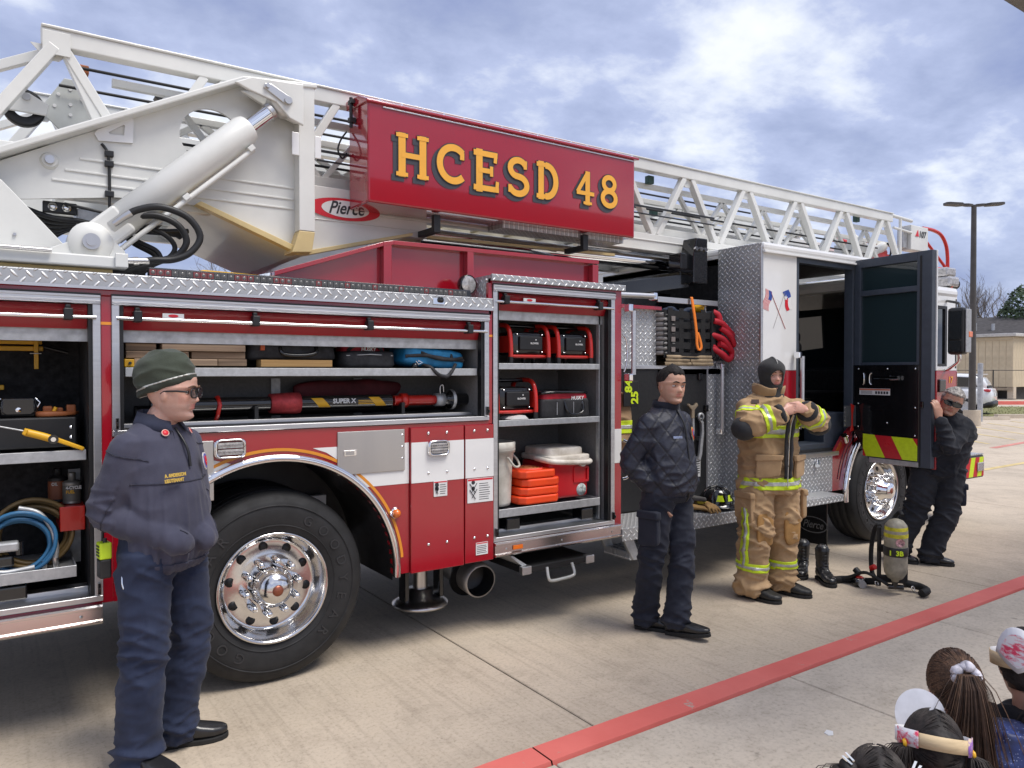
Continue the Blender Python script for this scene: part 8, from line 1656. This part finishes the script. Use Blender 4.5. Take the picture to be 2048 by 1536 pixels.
t = tag(MB().cyl((28.11, 8.17, 0), (28.11, 8.17, 2.02), .085, n=20).build('steel_post', mat('galvanised', (.42, .44, .47), .5, .5, var=.15, vscale=8)), 'thick grey galvanised post standing by the white car', 'post'); MB().lathe([(0, 2.03), (.085, 2.02)], (28.11, 8.17, 0), (0, 0, 1), 20).build('cap', GALV, t)
q = MB(); q.prism([(-.09, 0), (.09, 0), (.06, .11), (-.06, .11)], -.9, .9, 'yz'); q.xf(frame(AZR, (29.3, 8.55, 0))); tag(q.build('wheel_stop', LOT, None, .01), 'low concrete wheel stop behind the grey post', 'wheel stop')
# white SUV
t = thing('parked_car', 'white sport utility car parked with its rear towards the lot', 'car', (32.55, 12.05, 0), R(106)); CW = mat('car_white', (.74, .75, .76), .25, var=.03, coat=.8)
def shell(secs, m_, name, par, e=.38, n=28):
    q = MB(); v = []; sg = lambda a: math.copysign(abs(a) ** e, a)
    for x, hw, z0, z1 in secs:
        for j in range(n): a = 2 * math.pi * j / n; v.append((x, hw * sg(math.cos(a)), (z0 + z1) / 2 + (z1 - z0) / 2 * sg(math.sin(a))))
    k = len(secs); q.add(v, [(i * n + j, i * n + (j + 1) % n, (i + 1) * n + (j + 1) % n, (i + 1) * n + j) for i in range(k - 1) for j in range(n)] + [tuple(range(n))[::-1], tuple(range((k - 1) * n, k * n))], 0, True); return q.build(name, m_, par)
shell([(-2.30, .72, .50, .92), (-2.24, .84, .42, 1.05), (-2.05, .91, .36, 1.10), (-1.2, .93, .32, 1.08), (0, .93, .30, 1.04), (1.2, .93, .30, 1.0), (1.9, .90, .32, .95), (2.2, .80, .36, .82), (2.32, .62, .42, .70)], CW, 'body', t)
shell([(-2.10, .70, 1.0, 1.25), (-1.95, .74, 1.0, 1.50), (-1.6, .74, 1.0, 1.64), (-.6, .73, 1.0, 1.68), (.3, .70, 1.0, 1.62), (.8, .66, 1.0, 1.40), (1.3, .62, .98, 1.05)], CW, 'roof', t)
MB().prism([(-2.17, 1.08), (-2.13, 1.14), (-1.84, 1.53), (-1.80, 1.52), (-2.12, 1.07)], -.60, .60).build('rear_window', GLASS_D, t, .01); MB().box(-1.98, -1.62, -.62, .62, 1.60, 1.645).build('spoiler', CW, t, .015)
for s_ in (-1, 1):
    MB().prism([(-1.80, 1.12), (-1.62, 1.50), (-.7, 1.55), (.3, 1.50), (.85, 1.12)], s_ * .725, s_ * .765).build('side_window', GLASS_D, t, .005)
    q = MB(); pillow(q, (-2.13, s_ * .70, .98), (.26, .40, .13), .5, 20, 0); q.build('tail_light', mat('tail_red%d' % s_, (.50, .012, .02), .15, coat=.8), t)
    for x in (-1.40, 1.42):
        w = MB().lathe([(.20, -.11), (.33, -.10), (.345, -.05), (.345, .10), (.2, .11)], (x, s_ * .82, .345), (0, 1, 0), 28).build('wheel', RUB, t); MB().lathe([(.21, s_ * .105), (.0, s_ * .09)], (x, s_ * .82, .345), (0, 1, 0), 20).build('rim', GALV, w)
shell([(-2.34, .70, .34, .55), (-2.25, .86, .28, .60), (-1.8, .90, .26, .45)], BLK, 'bumper', t); MB().box(-2.325, -2.30, -.17, .17, .74, .88).build('licence_plate', PAPER, t, .004)
# fence
FN = mat('fence_black', (.02, .02, .02), .5); fe = thing('fence', 'thin black rail fence in front of the tan building', 'fence', (46.3, 16.9, 0), AZR)
for k in range(8): MB().cyl((-3 + k * 2.3, 0, 0), (-3 + k * 2.3, 0, 1.85), .035, n=8).build('post', FN, fe)
for z in (1.82, .15): MB().cyl((-3, 0, z), (13.1, 0, z), .024, n=6).build('rail', FN, fe)
# tan portable building: siding boards, roof, skirting
TANB = mat('siding_tan', (.56, .47, .33), .7, var=.08, vscale=2, bump=.05); TANB2 = mat('siding_tan_dark', (.50, .42, .30), .7, var=.08, vscale=2); X0, Y0 = 52.3, 16.85
bl = thing('portable_building', 'tan portable building with board siding raised on skirting', 'building', (X0, Y0, 0)); MB().box(.05, 14, .05, 9, .8, 3.95).build('wall', TANB2, bl)
for k in range(22): link('siding_board', MB().box(0, .05, .0, .385, .78, 3.9).mesh('siding_board', TANB), bl, (0, k * .40, 0))
for k in range(14): link('siding_board', MB().box(.0, .385, 0, .05, .78, 3.9).mesh('siding_board', TANB), bl, (.06 + k * .40, 0, 0))
MB().box(-.25, 14.3, -.25, 9.3, 3.95, 4.15).build('roof', mat('roof_pale', (.50, .49, .47), .6), bl, .03); MB().box(-.04, .02, -.04, 9, 3.72, 3.92).build('fascia', TANB2, bl)
for k in range(9): MB().box(.1, .5, k * 1.05, k * 1.05 + .35, 0, .78).build('pier', LOT, bl)
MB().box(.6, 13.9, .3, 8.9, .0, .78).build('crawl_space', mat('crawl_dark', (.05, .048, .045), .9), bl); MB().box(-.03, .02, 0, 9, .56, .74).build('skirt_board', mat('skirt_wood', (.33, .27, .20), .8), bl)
# house with a dark shingle roof behind
h = thing('house', 'house with dark brown shingle roof behind the tan building', 'house', (66, 16, 0), 0); MB().box(0, 14, 0, 16, 0, 4.3).build('wall', mat('house_brick', (.22, .13, .10), .85, var=.2, vscale=6), h); SH = mat('shingle', (.055, .05, .05), .9, var=.25, vscale=3, stretch=(1, 1, 6), bump=.2, bscale=12)
MB().prism([(-.8, 4.25), (7, 6.6), (14.8, 4.25)], -.8, 22).build('roof', SH, h); 
for y, z in ((8.8, 5.1), (10.2, 5.2), (11.4, 5.0)): MB().cyl((2.4, y, z - .3), (2.4, y, z + .65), .13, n=10).build('vent_pipe', GALV, h)
# trees
BRK = mat('bark_grey', (.16, .135, .115), .9, var=.25, vscale=4, bump=.3, bscale=10)
def bare_tree(label, loc, H_, seed, spread=.55, depth=6):
    rg = random.Random(seed); t = thing('bare_tree', label, 'tree', (loc[0], loc[1], 0), 0, 'leafless trees'); tr, tw = MB(), MB()
    def grow(p, d, L_, r, lev):
        n = 3; P = [p]; q = p.copy(); dd_ = d.copy()
        for k in range(n): dd_ = (dd_ + V((rg.gauss(0, .11), rg.gauss(0, .11), rg.gauss(.03, .05)))).normalized(); q = q + dd_ * L_ / n; P.append(q.copy())
        (tr if lev < 3 else tw).tube(P, [r, r * .88, r * .76, r * .62], 7 if lev < 2 else (5 if lev < 4 else 3), 0, False)
        if lev >= depth: return
        for c in range(3 if lev else 4):
            a = rg.uniform(0, 6.28); tilt = rg.uniform(.35, .85) * spread * 1.5; u = V((math.cos(a), math.sin(a), 0)); nd = (dd_ * math.cos(tilt) + (u - dd_ * u.dot(dd_)).normalized() * math.sin(tilt) + V((0, 0, .12))).normalized(); st_ = P[-1] if c < 2 else P[rg.randint(1, 2)]
            grow(st_, nd, L_ * rg.uniform(.66, .84), r * (.60 if c < 2 else .45), lev + 1)
    grow(V((0, 0, 0)), V((0, 0, 1)), H_ * .26, H_ * .020, 0); tr.build('trunk', BRK, t); struct(tw.build('twig', BRK, t), 'stuff')
bare_tree('tall leafless tree behind the lamp post', (78, 29.6), 13.5, 11); bare_tree('smaller leafless tree left of the lamp post', (80, 33.5), 11, 23, .5)
bare_tree('leafless tree seen under the ladder at left', (15.9, 57.7), 12.3, 5, .6); bare_tree('leafless tree seen under the ladder keel', (19.2, 58.5), 12.6, 8, .6); bare_tree('faint leafless tree behind the hydraulic hoses', (12.0, 66), 12.2, 14, .6)
LV = mat('evergreen_leaf', (.055, .085, .035), .7, var=.4, vscale=.8, alt=(.025, .045, .018))
t = thing('evergreen_tree', 'dense dark evergreen tree at the right edge', 'tree', (75.0, 23.6, 0)); MB().tube([(0, 0, 0), (.1, 0, 4), (0, .1, 8)], [.35, .25, .12], 10).build('trunk', BRK, t); q = MB(); rg = random.Random(9)
for k in range(9000):
    u = V((rg.gauss(0, 1), rg.gauss(0, 1), rg.gauss(0, 1))).normalized(); r_ = rg.uniform(.55, 1) ** .5; c = V((u.x * 3.4 * r_, u.y * 3.4 * r_, 6.4 + u.z * 3.6 * r_)); c *= 1 + .12 * noise.noise(c * .7)
    if noise.noise(c * .9) < -.18: continue
    a = V((rg.gauss(0, 1), rg.gauss(0, 1), rg.gauss(0, 1))).normalized() * .15; b2 = a.cross(u).normalized() * .08; q.add([c - a, c + b2, c + a, c - b2], [(0, 1, 2, 3)])
q.build('crown', LV, t)
